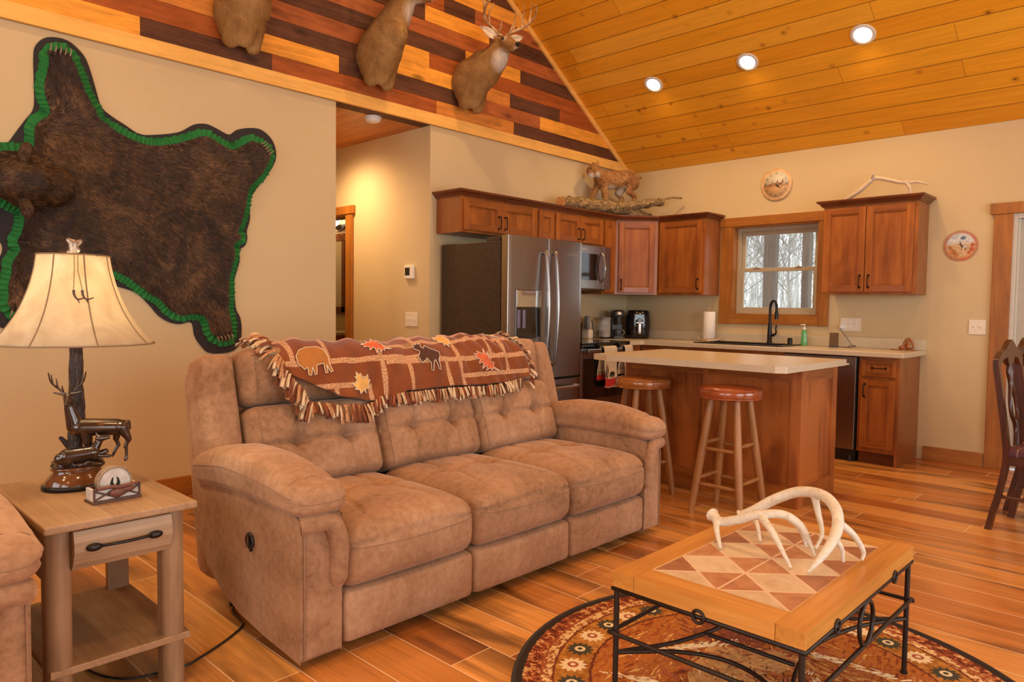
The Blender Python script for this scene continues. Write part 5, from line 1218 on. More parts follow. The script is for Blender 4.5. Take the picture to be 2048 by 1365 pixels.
applique(moose2, -4.40,.275,.115,-.12, M_mo, 'moose_applique', lbl='dark brown moose patch outlined in cream'); applique(maple, -4.25,.37,.085,-.4, M_gold, 'leaf_applique', lbl='gold maple leaf patch near the top')
applique(oak, -4.02,.225,.11,.95, M_orl, 'leaf_applique', lbl='orange-red oak leaf patch at the right'); applique(oak, -3.85,.42,.07,.5, M_gold, 'leaf_applique', lbl='small gold leaf patch at the top right')
# fringe strips
M_fr = [plain('fringe_brown', (.20,.055,.02), .95), plain('fringe_cream', (.66,.50,.31), .95), plain('fringe_tan_print', (.48,.24,.11), .95, vary=.4, scale=120), plain('fringe_rust', (.50,.12,.04), .95, vary=.3, scale=80)]
fb = [MB(), MB(), MB(), MB()]
def strip(p, d, n_, L, w_, mi, twist):
    p = Vector(p); d = Vector(d).normalized(); n_ = Vector(n_).normalized(); k = 6; pts = []
    s_ = d.cross(n_).normalized(); b = fb[mi]; vs = []
    for i in range(k+1):
        a = i/k; dd = (d + Vector((0,0,-1))*a*.9 + n_*.25*math.sin(a*3+twist)).normalized()
        p = p + dd*L/k; sw = (s_*math.cos(twist*a)+n_*math.sin(twist*a)).normalized()
        ww = w_*(.6+.5*a)
        for q in (-1,1):
            for o_ in (-.0012,.0012): vs.append(p+sw*ww*q+sw.cross(dd).normalized()*o_)
    fs = []
    for i in range(k):
        o_ = i*4; fs += [(o_,o_+2,o_+6,o_+4),(o_+1,o_+5,o_+7,o_+3),(o_,o_+4,o_+5,o_+1),(o_+2,o_+3,o_+7,o_+6)]
    fs += [(0,1,3,2),(k*4,k*4+2,k*4+3,k*4+1)]
    b.add(vs, fs, 0, True)
rr = random.Random(3)
def T_(y, s): return bl(y, s), bl(y, s+.01)
for y in np.arange(-5.12,-3.75,.0155):
    s = float(SH(y)); p, q = T_(y, s); d = p-q; nn = (q-p); n_ = (nn[2], 0, -nn[0]); long_ = -4.97 < y < -4.82
    mi = 0 if long_ and rr.random() < .6 else rr.choice([0,1,1,2,3,1])
    nrm_ = Vector((abs(n_[0]),0,abs(n_[2]))).normalized()
    for rep in range(2): strip(Vector(p)-Vector((1.8,-4.5,1.0))+nrm_*.006*rep, Vector(d)+Vector((0,rr.uniform(-.004,.004),0)), nrm_, (.085 if long_ else rr.uniform(.045,.068)), rr.uniform(.0055,.0085), mi if rep == 0 else rr.choice([1,0,2]), rr.uniform(-1.2,1.2))
for s in np.arange(0.10,.50,.0125):
    for side in (0,1):
        ya, yb_ = ylim(s); y = ya if side == 0 else yb_; p = bl(y, s); p2 = bl(y, s+.01); dn = Vector(p-p2).normalized(); nn = Vector((dn.z*-1,0,dn.x)); nn = Vector((abs(nn.x),0,abs(nn.z)))
        d = Vector((0,-1 if side == 0 else 1,0))*.75+dn*.75*(1 if s < .33 else .0)+nn*.15
        for rep in range(4 if side == 0 else 2):
            strip(Vector(p)-Vector((1.8,-4.5,1.0))+nn*.005*rep, d+Vector((rr.uniform(-.2,.2),rr.uniform(-.3,.3),rr.uniform(-.2,.25))), nn, rr.uniform(.06,.105) if side == 0 else rr.uniform(.035,.06), rr.uniform(.006,.009), rr.choice([0,1,1,2,0]), rr.uniform(-1.6,1.6))
for i, f in enumerate(fb):
    o = f.build('fringe', M_fr[i], t); o['kind'] = 'stuff'

# ---- end table
M_oak = wood('weathered_oak', [(.20,.105,.048,1),(.34,.20,.10,1),(.46,.29,.155,1)], 0, .5, 1.2, .45, 0, 1.4); M_oakz = wood('weathered_oak_upright', [(.17,.09,.042,1),(.30,.175,.09,1),(.43,.27,.145,1)], 2, .5, 1.2, .45, 0, 1.4); M_oaky = wood('weathered_oak_drawer', [(.24,.15,.08,1),(.40,.27,.16,1),(.54,.40,.26,1)], 1, .5, 1.2, .35, 0, 1.5)
t = thing('end_table', 'rustic weathered oak end table with one curved drawer and a lower shelf', 'end table', (2.03,-5.995,0)); ex, ey = 2.03,-5.995
b = MB(); b.box((1.70-ex,-6.212-ey,.578),(2.365-ex,-5.785-ey,.602)); b.build('table_top', M_oak, t, bevel=.006, seg=3)
for (lx, ly) in ((2.305,-6.165),(2.305,-5.845),(1.765,-6.165),(1.765,-5.845)):
    b = MB(); s_ = 1 if ly > -6 else -1
    arc = [(.030*math.cos(a)+0, .034*math.sin(a)) for a in np.linspace(-PI/2,PI/2,25)] if lx > 2 else [(-.030*math.cos(a), .034*math.sin(a)) for a in np.linspace(PI/2,-PI/2,9)][::-1]
    pl = [(lx-ex-.030,ly-ey-.036)] + [(lx-ex+p[0], ly-ey+p[1]) for p in arc] + [(lx-ex-.030,ly-ey+.036)] if lx > 2 else [(lx-ex+.030,ly-ey+.036)] + [(lx-ex-.03*math.cos(a), ly-ey-.034*math.sin(a)) for a in np.linspace(-PI/2,PI/2,25)] + [(lx-ex+.030,ly-ey-.036)]
    b.prism(pl, 2, 0, .5785, 0, False); b.build('leg', M_oakz, t, bevel=.002)
b = MB(); b.box((1.77-ex,-6.18-ey,.40),(2.27-ex,-6.165-ey,.5785)); b.box((1.77-ex,-5.845-ey,.44),(2.27-ex,-5.83-ey,.5785)); b.box((1.75-ex,-6.15-ey,.44),(1.765-ex,-5.86-ey,.5785)); b.build('apron', M_oak, t)
b = MB(); b.box((1.74-ex,-6.195-ey,.148),(2.335-ex,-5.80-ey,.170)); b.build('shelf', M_oak, t, bevel=.003)
b = MB(); prof = [(2.300-ex,.452),(2.325-ex,.452),(2.345-ex,.475),(2.358-ex,.510),(2.358-ex,.540),(2.348-ex,.572),(2.300-ex,.572)]; b.prism(prof, 1, -6.135-ey, -5.862-ey); dw = b.build('drawer', M_oaky, t, bevel=.002)
b = MB(); b.tube(catmull([(2.362-ex,-6.075-ey,.520),(2.380-ex,-6.05-ey,.524),(2.384-ex,-6.0-ey,.524),(2.380-ex,-5.95-ey,.524),(2.362-ex,-5.925-ey,.520)],6), .005, 8)
b.ell((2.364-ex,-6.085-ey,.520),(.010,.022,.012)); b.ell((2.364-ex,-5.915-ey,.520),(.010,.022,.012)); b.build('handle', M_black, dw)

# ---- trinket box
M_resin = plain('rustic_resin', (.30,.20,.12), .6, vary=.3, scale=60, bump=.3); M_bone = plain('whitewashed_wood', (.55,.50,.44), .7, vary=.2, scale=40, bump=.2); M_darkr = plain('dark_twig_resin', (.085,.035,.02), .5, vary=.3, bump=.2)
t = thing('coaster_holder', 'rustic coaster holder with a round hoof-print coaster, at the table corner', 'coaster holder', (2.165,-5.972,.602), .06)
b = MB(); b.box((-.036,-.074,0),(.036,.074,.008)); b.box((-.03,-.068,.008),(-.024,.068,.046), 0); b.box((.024,-.068,.008),(.03,.068,.046), 1); b.box((-.03,-.070,.008),(.03,-.062,.046), 1); b.box((-.03,.062,.008),(.03,.070,.046), 1); b.build('tray', [M_darkr, M_bone], t, bevel=.001)
b = MB()
for a_, c_ in (((.032,-.068,.008),(.032,-.068,.05)),((.032,.068,.008),(.032,.068,.05)),((.032,-.068,.012),(.032,-.0,.042)),((.032,-.068,.042),(.032,0,.012)),((.032,0,.012),(.032,.068,.042)),((.032,0,.042),(.032,.068,.012)),((.032,-.07,.008),(.032,.07,.008)),((.032,-.07,.048),(.032,.07,.048))): b.tube([a_, c_], .003, 6)
b.build('twig_trim', M_darkr, t)
for i in range(4):
    b = MB(); b.lathe([(.048,-.003),(.049,0),(.048,.003)], (-.018+i*.010,0,.058), 32, axis=0); b.build('coaster', M_resin if i < 3 else M_bone, t)
lastc = t.children[-1]
b = MB(); b.tube([(.0155,.049*math.cos(a),.058+.049*math.sin(a)) for a in np.linspace(0,2*PI,41)[:-1]], .0035, 6, True); b.build('rope_edge', M_resin, lastc)
b = MB()
for sgn in (-1,1): b.prism([(sgn*(.003+p[0]*.011), .056+p[1]*.018) for p in [(0,-1),(.9,-.6),(1.1,.1),(.6,.9),(.15,1.1),(.3,.2),(.0,-.2)]], 0, .0153, .0162)
b.build('hoof_print', M_ink, lastc)
b = MB(); b.tube(catmull([(.034,-.06,.048),(.038,-.02,.050),(.040,.01,.046),(.036,.06,.05)],6), [.006]*19, 8); b.ell((.040,.0,.030),(.007,.026,.014)); b.ell((.042,.03,.036),(.006,.020,.008)); b.build('antler_ornament', plain('red_brown_resin', (.16,.05,.028), .5, vary=.3, bump=.2), t)

# ---- lamp
LX, LY, LZ = 1.906,-6.005,.602
t = thing('table_lamp', 'lit table lamp with a bell parchment shade and a bronze buck at its trunk', 'lamp', (LX,LY,LZ))
M_br = NT('dark_bronze_resin', .2, .6, .35); _n = M_br.noise(M_br.coord(), 30, 3); M_br.color(M_br.ramp(_n, [(.3,(.018,.009,.006)),(.62,(.055,.022,.010)),(.8,(.14,.055,.02))])); M_br.b.inputs['Coat Weight'].default_value = .6; M_br.b.inputs['Coat Roughness'].default_value = .12; M_br.bump(_n,.15,.002); M_br = M_br.m
M_tb = NT('bronze_bark', .25, .6, .35); _n = M_tb.noise(M_tb.mapv(M_tb.coord(), (160,160,22)), 1.0, 4, .65, 1.2); M_tb.color(M_tb.ramp(_n, [(.35,(.012,.006,.004)),(.6,(.05,.022,.012)),(.75,(.16,.08,.04))])); M_tb.bump(_n,1.0,.006); M_tb = M_tb.m
M_bwood = plain('polished_walnut', (.11,.035,.012), .15, vary=.3, scale=14, coat=.6)
ca = math.atan2(.722,-.69)  # viewing side direction is irrelevant to the base; it is round/oval
b = MB(); b.lathe([(.104,0),(.108,.008),(.106,.016),(.100,.018)], n=56, sx=.85); b.build('base_foot', M_black, t)
b = MB(); b.lathe([(.100,.017),(.096,.030),(.084,.045),(.074,.056),(.072,.064)], n=56, sx=.85); b.lathe([(.078,.064),(.080,.070),(.078,.074),(.0,.074)], n=56, sx=.85); b.build('base', M_bwood, t)
V_ = Vector((.256,.967,0)).normalized()    # sculpture width runs along this direction (a scene direction, roughly north-east)
def sp(a, d, z): p = V_*a + Vector((V_.y,-V_.x,0))*d; return (p.x, p.y, z)   # d>0 toward room
b = MB(); r2 = random.Random(5)
for i in range(26):
    a = r2.uniform(-.055,.065); d = r2.uniform(-.035,.04); z = .078+r2.random()*.03*(1-abs(a)/.09)
    c_ = sp(a,d,z); b.ell(c_, (r2.uniform(.014,.028),r2.uniform(.014,.028),r2.uniform(.008,.014)), 8, 6)
b.ell(sp(0,0,.083),(.060,.05,.020), 16, 8)
capsule(b, sp(.03,.03,.10), sp(.085,.025,.118), .014, .010); 
o = remesh_blob('rock_base', b, M_br, t, .0035, 1)
b = MB(); tr_ = catmull([sp(-.008,-.03,.08),sp(-.004,-.03,.16),sp(.004,-.032,.25),sp(0,-.03,.34),sp(.002,-.03,.43),sp(.002,-.028,.485)],6)
b.tube(tr_, [.026-.006*(i/len(tr_))+.0012*math.sin(i*.9) for i in range(len(tr_))], 12); capsule(b, sp(-.02,-.03,.13), sp(-.045,-.028,.165), .011, .007); capsule(b, sp(0,-.03,.36), sp(-.015,-.02,.40), .012, .006)
b.v = [(x*(1+.05*math.sin(k_*1.9)), y*(1+.05*math.cos(k_*2.7)), z) for k_, (x,y,z) in enumerate(b.v)]; b.build('trunk', M_tb, t)
b = MB(); b.lathe([(.022,.485),(.022,.495),(.019,.50),(.019,.515)], (V_.x*.002-V_.y*.0,0,0), 24); b.tube([sp(.002,-.028,.485), sp(0,-.005,.53), sp(0,0,.60), sp(0,0,.80)], [.018,.012,.005,.004], 12); b.build('lamp_stem', M_chrome, t)
# standing buck
b = MB()
C = lambda p, q, r0, r1: capsule(b, sp(*p), sp(*q), r0, r1, 28, 0, 6)
C((.008,.012,.205),(.120,.012,.198),.031,.029); C((-.004,.012,.210),(-.020,.020,.275),.027,.016); C((.125,.012,.198),(.142,.012,.202),.028,.020)
C((-.020,.020,.275),(-.024,.026,.308),.015,.0135); C((-.024,.028,.312),(-.028,.052,.292),.0145,.008)
for a_, d_ in ((.022,.026),(.034,-.002)): C((a_,d_,.195),(a_+.006,d_,.145),.015,.0075); C((a_+.006,d_,.145),(a_+.008,d_,.098),.0062,.0045); C((a_+.008,d_,.094),(a_+.004,d_,.086),.006,.006)
C((.135,.026,.198),(.156,.028,.155),.021,.010); C((.156,.028,.155),(.144,.028,.128),.0085,.0055); C((.148,.028,.135),(.148,.030,.092),.006,.0048); C((.148,.030,.090),(.144,.031,.084),.0062,.006)
C((.125,.0,.195),(.118,-.002,.155),.019,.010); C((.118,-.002,.155),(.126,-.002,.130),.0085,.0055); C((.126,-.002,.135),(.106,.0,.095),.006,.0048); C((.155,.012,.212),(.160,.012,.190),.009,.005)
for s in (-1,1): C((-.024+s*.012,.022,.322),(-.024+s*.040,.018,.328),.0055,.003)
remesh_blob('buck', b, M_br, t, .0022, 5)
bk = t.children[-1]; b = MB()
for s in (-1,1):
    q_ = -.024
    m_ = catmull([sp(q_+s*.007,.022,.322),sp(q_+s*.022,.016,.338),sp(q_+s*.046,.014,.362),sp(q_+s*.054,.022,.396)],5); b.tube(m_, list(np.linspace(.0046,.0020,len(m_))), 7)
    for a_, z_ in ((.028,.343),(.042,.357)): b.tube([sp(q_+s*a_,.016,z_), sp(q_+s*(a_+.004),.020,z_+.032)], [.0034,.0016], 6)
    b.tube([sp(q_+s*.012,.020,.328), sp(q_+s*.016,.030,.352)], [.0032,.0015], 6)
b.build('antlers', M_br, bk)
b = MB(); C((-.030,.048,.115),(.045,.048,.122),.026,.023); C((.045,.048,.125),(.066,.048,.160),.018,.011); C((.066,.048,.168),(.092,.050,.170),.0125,.007); C((.064,.048,.174),(.056,.046,.188),.006,.003); C((.045,.056,.112),(.095,.054,.106),.008,.006); C((-.045,.048,.108),(-.02,.060,.10),.022,.012)
remesh_blob('bedded_doe', b, M_br, t, .0022, 5)
# shade
def lit_shade():
    m_ = NT('parchment_shade', .75, .2); p = m_.coord(); n = m_.noise(p, 7, 4, .6, .8); c = m_.ramp(n, [(.3,(.60,.48,.32)),(.55,(.74,.64,.47)),(.75,(.82,.75,.60))]); m_.color(c)
    tr_ = m_.node('ShaderNodeBsdfTranslucent'); m_.t.links.new(c, tr_.inputs['Color']); mx = m_.node('ShaderNodeMixShader'); mx.inputs[0].default_value = .55
    out = m_.t.nodes['Material Output']; m_.t.links.new(m_.b.outputs[0], mx.inputs[1]); m_.t.links.new(tr_.outputs[0], mx.inputs[2]); m_.t.links.new(mx.outputs[0], out.inputs[0]); return m_.m
ns = 72; prof = catmull([(.243,0,.492),(.206,0,.535),(.165,0,.60),(.136,0,.67),(.118,0,.735),(.109,0,.790)],5); vs = []
for p in prof:
    for k in range(ns):
        a = 2*PI*k/ns; pan = (a*8/(2*PI)) % 1; r = p.x*(1-.035*(1-(2*pan-1)**2)*0+.0) * (1/ (1+.05*(1-(2*pan-1)**2)*-1*.6)); r = p.x*(1-.022*(2*pan-1)**0+.022*(1-abs(2*pan-1)**2*1.0)*-1+.022)
        vs.append((r*math.cos(a), r*math.sin(a), p.z))
n_ = len(prof); b = MB(); b.add(vs, [(i*ns+k, i*ns+(k+1)%ns, (i+1)*ns+(k+1)%ns, (i+1)*ns+k) for i in range(n_-1) for k in range(ns)], 0, True)
M_shade = lit_shade(); sh = b.build('lamp_shade', M_shade, t); q = sh.modifiers.new('s','SOLIDIFY'); q.thickness = .0015
M_rib = plain('shade_rib_tape', (.22,.14,.07), .8)
b = MB()
for k in range(8):
    a = 2*PI*k/8; b.tube([(p.x*1.001*math.cos(a), p.x*1.001*math.sin(a), p.z) for p in prof], .0022, 5)
for zi in (0,-1): b.tube([(prof[zi].x*math.cos(a), prof[zi].x*math.sin(a), prof[zi].z) for a in np.linspace(0,2*PI,73)[:-1]], .0024, 5, True)
b.build('shade_ribs', M_rib, sh)
b = MB(); b.tube([(0,0,.80),(.109*math.cos(.4),.109*math.sin(.4),.788)], .002, 6); b.tube([(0,0,.80),(.109*math.cos(2.5),.109*math.sin(2.5),.788)], .002, 6); b.tube([(0,0,.80),(.109*math.cos(4.6),.109*math.sin(4.6),.788)], .002, 6); b.build('shade_spider', M_bronze, t)
b = MB(); capsule(b, (0,0,.80), (0,0,.83), .012,.016); capsule(b, (0,0,.83), V_*-.014+Vector((0,0,.842)), .014,.008); capsule(b, (0,0,.82), V_*.02+Vector((0,0,.84)), .012,.007); capsule(b, V_*-.012+Vector((0,0,.80)), V_*.01+Vector((0,0,.81)), .010,.010); remesh_blob('finial', b, plain('pewter_finial', (.26,.20,.16), .3, .6, vary=.3, scale=80, bump=.3), t, .003, 1)
tg = Vector((.967,-.256,0)).normalized(); M_cord = plain('jute_cord', (.30,.18,.08), .9)
b = MB()
for s in (-1,1):
    a0 = V_*(.004*s+.003)+tg*.02; pts = [a0+Vector((0,0,.80))]+[tg*(r_+.004)+V_*(.005*s+.006)+Vector((0,0,z_)) for r_, z_ in ((.110,.789),(.119,.735))]+[tg*.1495+V_*(.012+.012*s-.002)+Vector((0,0,.673))]; b.tube(pts, .0016, 6)
b.build('hanging_cord', M_cord, t)
b = MB()
for s in (-1,1):
    o_ = tg*.150+V_*(.012+.012*s-.002); b.tube(catmull([o_+Vector((0,0,.672)), o_+V_*(.002)+Vector((0,0,.655)), o_+V_*.012+tg*.004+Vector((0,0,.642)), o_+V_*.032+tg*.008+Vector((0,0,.648))],5), list(np.linspace(.0045,.0018,16)), 7); b.tube([o_+V_*.010+Vector((0,0,.643)), o_+V_*.016+tg*.004+Vector((0,0,.630))], [.003,.0012], 6)
b.build('antler_ornament', plain('carved_dark_antler', (.075,.035,.018), .5), t)
b = MB(); b.lathe([(.012,.60),(.028,.63),(.030,.65),(.022,.68),(0,.69)], n=24); b.build('bulb', emit('warm_bulb', (1,.82,.55), 10), t)
l = bpy.data.lights.new('table_lamp_light', 'POINT'); l.energy = 12; l.color = (1,.86,.62); l.shadow_soft_size = .035; o = bpy.data.objects.new('table_lamp_light', l); COL.objects.link(o); o.location = (LX,LY,LZ+.70)

# ---- coffee table
TX0,TX1,TY0,TY1,TZ = 3.425,4.005,-4.995,-4.075,.45
t = thing('coffee_table', 'pine framed coffee table with a diamond tile inlay on wrought iron legs', 'coffee table', ((TX0+TX1)/2,(TY0+TY1)/2,0)); ox, oy = (TX0+TX1)/2,(TY0+TY1)/2
hx, hy = (TX1-TX0)/2,(TY1-TY0)/2; ix, iy = .2125, .365
HP = [(.28,.10,.015,1),(.50,.21,.036,1),(.66,.31,.066,1)]; M_py = wood('honey_pine_long', HP, 1, .38, 1.6, .45, 1, 1.0, .4, .1); M_px = wood('honey_pine_short', HP, 0, .38, 1.6, .45, 1, 1.0, .4, .1)
for s in (-1,1):
    b = MB(); b.prism([(s*hx,-hy),(s*hx,hy),(s*ix,hy),(s*ix,-hy)][::s], 2, TZ-.045, TZ); b.build('long_rail', M_py, t, bevel=.003)
    b = MB(); b.prism([(-ix+.0005,s*iy),(ix-.0005,s*iy),(ix-.0005,s*hy),(-ix+.0005,s*hy)][::s], 2, TZ-.045, TZ); b.build('short_rail', M_px, t, bevel=.003)
mt = NT('diamond_slate_inlay', .4, .4); _p = mt.sep(mt.coord()); a_ = mt.math('DIVIDE', _p[0], .2125); c_ = mt.math('DIVIDE', _p[1], .1825)
u_ = mt.math('ADD', a_, c_); v_ = mt.math('SUBTRACT', a_, c_); fu = mt.math('FLOOR', u_); fv = mt.math('FLOOR', v_)
cx_ = mt.math('ADD', fu, fv); par = mt.math('FLOORED_MODULO', cx_, 2.0); sel = mt.math('LESS_THAN', mt.math('ABSOLUTE', mt.math('SUBTRACT', par, 1.0)), .5)
_n = mt.noise(mt.coord(), 16, 5, .65, .8); _id = mt.white(mt.comb(fu, fv, .3))
be = mt.ramp(mt.math('MULTIPLY_ADD', _id, .25, mt.math('MULTIPLY', _n, .75)), [(.3,(.52,.35,.20)),(.55,(.66,.50,.33)),(.8,(.74,.60,.42))]); ru = mt.ramp(mt.math('MULTIPLY_ADD', _id, .3, mt.math('MULTIPLY', _n, .7)), [(.3,(.24,.10,.05)),(.5,(.42,.17,.075)),(.75,(.55,.28,.13))])
col = mt.mix(par, be, ru)
eu = mt.math('SUBTRACT', u_, fu); ev = mt.math('SUBTRACT', v_, fv)
ed = mt.math('MINIMUM', mt.math('MINIMUM', eu, mt.math('SUBTRACT',1.0,eu)), mt.math('MINIMUM', ev, mt.math('SUBTRACT',1.0,ev)))
gr = mt.math('LESS_THAN', ed, .028); cl_ = mt.math('LESS_THAN', mt.math('ABSOLUTE', _p[0]), .0032); bd = mt.math('GREATER_THAN', mt.math('ABSOLUTE', _p[0]), .2085); bd2 = mt.math('GREATER_THAN', mt.math('ABSOLUTE', _p[1]), .361)
gr = mt.math('MAXIMUM', mt.math('MAXIMUM', gr, cl_), mt.math('MAXIMUM', bd, bd2)); mt.color(mt.mix(gr, col, (.70,.50,.33,1))); mt.bump(mt.math('MULTIPLY_ADD', gr, -.6, mt.math('MULTIPLY', _n, .5)), .35, .003)
b = MB(); b.box((-ix,-iy,TZ-.03),(ix,iy,TZ-.002)); b.build('tile_inlay', mt.m, t)
fx, fy = hx-.012, hy-.012; R = .0068
legs = [(fx,fy),(fx,-fy),(-fx,-fy),(-fx,fy)]
for lx, ly in legs:
    b = MB(); b.tube([(lx,ly,.012),(lx,ly,TZ-.056)], .0085, 8); b.lathe([(.012,.012),(.012,.018)], (lx,ly,0), 12); b.build('leg', M_iron, t)
b = MB(); q = [(fx+.008,fy+.008),(fx+.008,-fy-.008),(-fx-.008,-fy-.008),(-fx-.008,fy+.008)]
b.tube([(x,y,TZ-.053) for x,y in q], .0075, 8, True); b.build('top_rim', M_iron, t)
for x, y, ax in ((0,-fy-.014,1),(fx+.014,-.25,0),(fx+.014,.25,0),(0,fy+.014,1),(-fx-.014,-.25,0),(-fx-.014,.25,0)):
    b = MB(); c_ = []
    for a in np.linspace(0,2*PI,25)[:-1]: c_.append((x+.017*math.cos(a) if ax == 1 else x, y if ax == 1 else y+.017*math.cos(a), TZ-.050+.017*math.sin(a)))
    b.tube(c_, .0048, 8, True); b.build('iron_ring', M_iron, t)
for s in (-1,1):
    b = MB(); b.tube([(s*(fx+.010),-fy-.02,.265),(s*(fx+.010),fy+.02,.265)], R, 8); b.build('side_bar', M_iron, t)
    b = MB(); b.tube([(-fx-.02,s*(fy+.012),.262),(fx+.02,s*(fy+.012),.262)], R, 8); b.build('end_bar', M_iron, t)
    b = MB(); b.tube([(s*(fx+.010),0+.058*math.cos(a),.330+.064*math.sin(a)) for a in np.linspace(0,2*PI,33)[:-1]], R, 8, True); b.build('large_ring', M_iron, t)
    # shallow arcs curving inward from leg to leg at low height
    b = MB(); b.tube(catmull([(s*fx,-fy,.20),(s*(fx-.10),-fy*.55,.20),(s*(fx-.145),0,.20),(s*(fx-.10),fy*.55,.20),(s*fx,fy,.20)],8), R, 8); b.build('curved_stretcher', M_iron, t)
    b = MB(); b.tube(catmull([(-fx,s*fy,.20),(-fx*.5,s*(fy-.14),.20),(0,s*(fy-.19),.20),(fx*.5,s*(fy-.14),.20),(fx,s*fy,.20)],8), R, 8); b.build('curved_stretcher', M_iron, t)
for yy in (-.14,.14):
    b = MB(); b.tube([(-fx+.14,yy,.20),(fx-.14,yy,.20)], R, 8); b.build('cross_bar', M_iron, t)
# antlers on the table
def antler(name, lbl, beam, rad, tines, base, burr):
    rad = [q*.92 for q in rad]
    o_ = Vector(base); t = thing(name, lbl, 'antler', base, 0, 'shed antlers on the coffee table'); b = MB()
    bm_ = catmull([Vector(p)-o_ for p in beam], 7); n = len(bm_); b.tube(bm_, list(np.interp(np.linspace(0,1,n), np.linspace(0,1,len(rad)), rad)), 14)
    for pts, r0, r1 in tines: c_ = catmull([Vector(p)-o_ for p in pts], 6); b.tube(c_, list(np.linspace(r0,r1,len(c_))), 12)
    c0 = bm_[0]; d0 = (bm_[0]-bm_[1]).normalized()
    for k in range(12):
        a = 2*PI*k/12; s1 = d0.orthogonal().normalized(); s2 = d0.cross(s1); b.ell(tuple(c0+(s1*math.cos(a)+s2*math.sin(a))*burr*.9), (.006,.006,.006), 6, 5)
    b.tube([c0, c0+d0*.008], [burr, burr*.6], 12)
    o = remesh_blob('antler_beam', b, M_antler2, t, .0028, 2); return t
M_antler2 = NT('weathered_antler', .45, .4); _p = M_antler2.coord(); _n = M_antler2.noise(M_antler2.mapv(_p,(2.2,2.2,2.2)), 16, 4, .65, .5); _n2 = M_antler2.noise(_p, 90, 3, .6, 2.0); _f = M_antler2.math('MULTIPLY_ADD', _n2, .45, M_antler2.math('MULTIPLY', _n, .55)); M_antler2.color(M_antler2.ramp(_f, [(.30,(.40,.29,.17)),(.40,(.62,.53,.39)),(.60,(.74,.68,.56))])); M_antler2.bump(_n2,.5,.002); M_antler2 = M_antler2.m
Z = TZ
antler('antler','shed antler nearest the viewer on the coffee table, lying with forked tines',
  [(3.475,-4.475,Z+.075),(3.52,-4.50,Z+.066),(3.585,-4.505,Z+.088),(3.655,-4.50,Z+.118),(3.725,-4.475,Z+.128),(3.775,-4.46,Z+.100),(3.80,-4.455,Z+.055),(3.815,-4.44,Z+.006)], [.020,.018,.017,.0165,.0155,.013,.009,.004],
  [([(3.500,-4.495,Z+.068),(3.53,-4.545,Z+.045),(3.565,-4.585,Z+.004)],.013,.006),
   ([(3.66,-4.50,Z+.117),(3.72,-4.545,Z+.085),(3.765,-4.575,Z+.045),(3.800,-4.590,Z+.003)],.014,.005),
   ([(3.745,-4.47,Z+.118),(3.765,-4.43,Z+.075),(3.775,-4.41,Z+.02)],.011,.005)], (3.66,-4.50,Z), .021)
antler('antler','larger arching shed antler at the back of the coffee table, tines pointing down',
  [(3.515,-4.345,Z+.052),(3.56,-4.33,Z+.080),(3.62,-4.30,Z+.125),(3.70,-4.29,Z+.165),(3.79,-4.32,Z+.175),(3.855,-4.38,Z+.150),(3.885,-4.46,Z+.105),(3.88,-4.545,Z+.055),(3.855,-4.605,Z+.006)], [.018,.019,.020,.020,.020,.020,.019,.014,.005],
  [([(3.545,-4.338,Z+.068),(3.59,-4.375,Z+.048),(3.625,-4.42,Z+.004)],.012,.005),
   ([(3.755,-4.30,Z+.165),(3.775,-4.315,Z+.11),(3.800,-4.345,Z+.055),(3.795,-4.385,Z+.012)],.013,.005),
   ([(3.875,-4.42,Z+.125),(3.91,-4.385,Z+.085),(3.935,-4.365,Z+.035),(3.935,-4.375,Z+.006)],.014,.005),
   ([(3.882,-4.475,Z+.09),(3.90,-4.455,Z+.055),(3.905,-4.45,Z+.012)],.011,.005)], (3.76,-4.38,Z), .020)

# ---- rug
RC, RR = (3.71,-4.505), .835
t = thing('round_rug', 'round wildlife rug with a flower border and dark binding under the coffee table', 'rug', (RC[0],RC[1],0))
mt = NT('woven_wildlife_rug', .95, .1); _c = mt.coord(); _s = mt.sep(_c); rad = mt.math('SQRT', mt.math('ADD', mt.math('POWER', _s[0], 2.0), mt.math('POWER', _s[1], 2.0)))
nf = mt.noise(_c, 60, 3, .7); rj = mt.math('MULTIPLY_ADD', mt.math('SUBTRACT', nf, .5), .02, rad)
streak = mt.noise(mt.mapv(_c,(5,1.4,1),rot=(0,0,.9)), 2.2, 6, .68, 2.4); fine = mt.noise(mt.mapv(_c,(9,3,1),rot=(0,0,.9)), 5, 4, .7, 1.2)
cen = mt.ramp(mt.math('MULTIPLY_ADD', fine, .4, mt.math('MULTIPLY', streak, .6)), [(.34,(.10,.022,.010)),(.44,(.27,.065,.018)),(.50,(.46,.17,.035)),(.555,(.30,.075,.02)),(.62,(.62,.34,.11)),(.70,(.78,.56,.28))])
speck = mt.ramp(mt.noise(_c, 42, 3, .7), [(.38,(.12,.03,.015)),(.48,(.34,.08,.03)),(.56,(.50,.28,.10)),(.66,(.70,.52,.28))], 'CONSTANT')
amber = mt.ramp(mt.noise(_c, 30, 3, .6), [(.4,(.30,.11,.02)),(.6,(.48,.22,.05))]); bead = mt.ramp(mt.noise(_c, 50, 2, .7), [(.42,(.30,.09,.03)),(.5,(.68,.47,.22))], 'CONSTANT')
def band(c0, c1, lo, hi): return mt.mix(mt.math('MULTIPLY', mt.math('GREATER_THAN', rj, lo), mt.math('LESS_THAN', rj, hi)), c0, c1)
c = cen; c = band(c, (.14,.035,.018,1), .575,.585); c = band(c, amber, .585,.700); c = band(c, (.16,.04,.02,1), .700,.708); c = band(c, bead, .708,.742); c = band(c, (.30,.08,.03,1), .742,.750); c = band(c, speck, .750,.805); c = band(c, (.035,.025,.020,1), .805,2.0)
mt.color(c); mt.bump(mt.noise(_c, 320, 2), .5, .002); M_rug = mt.m
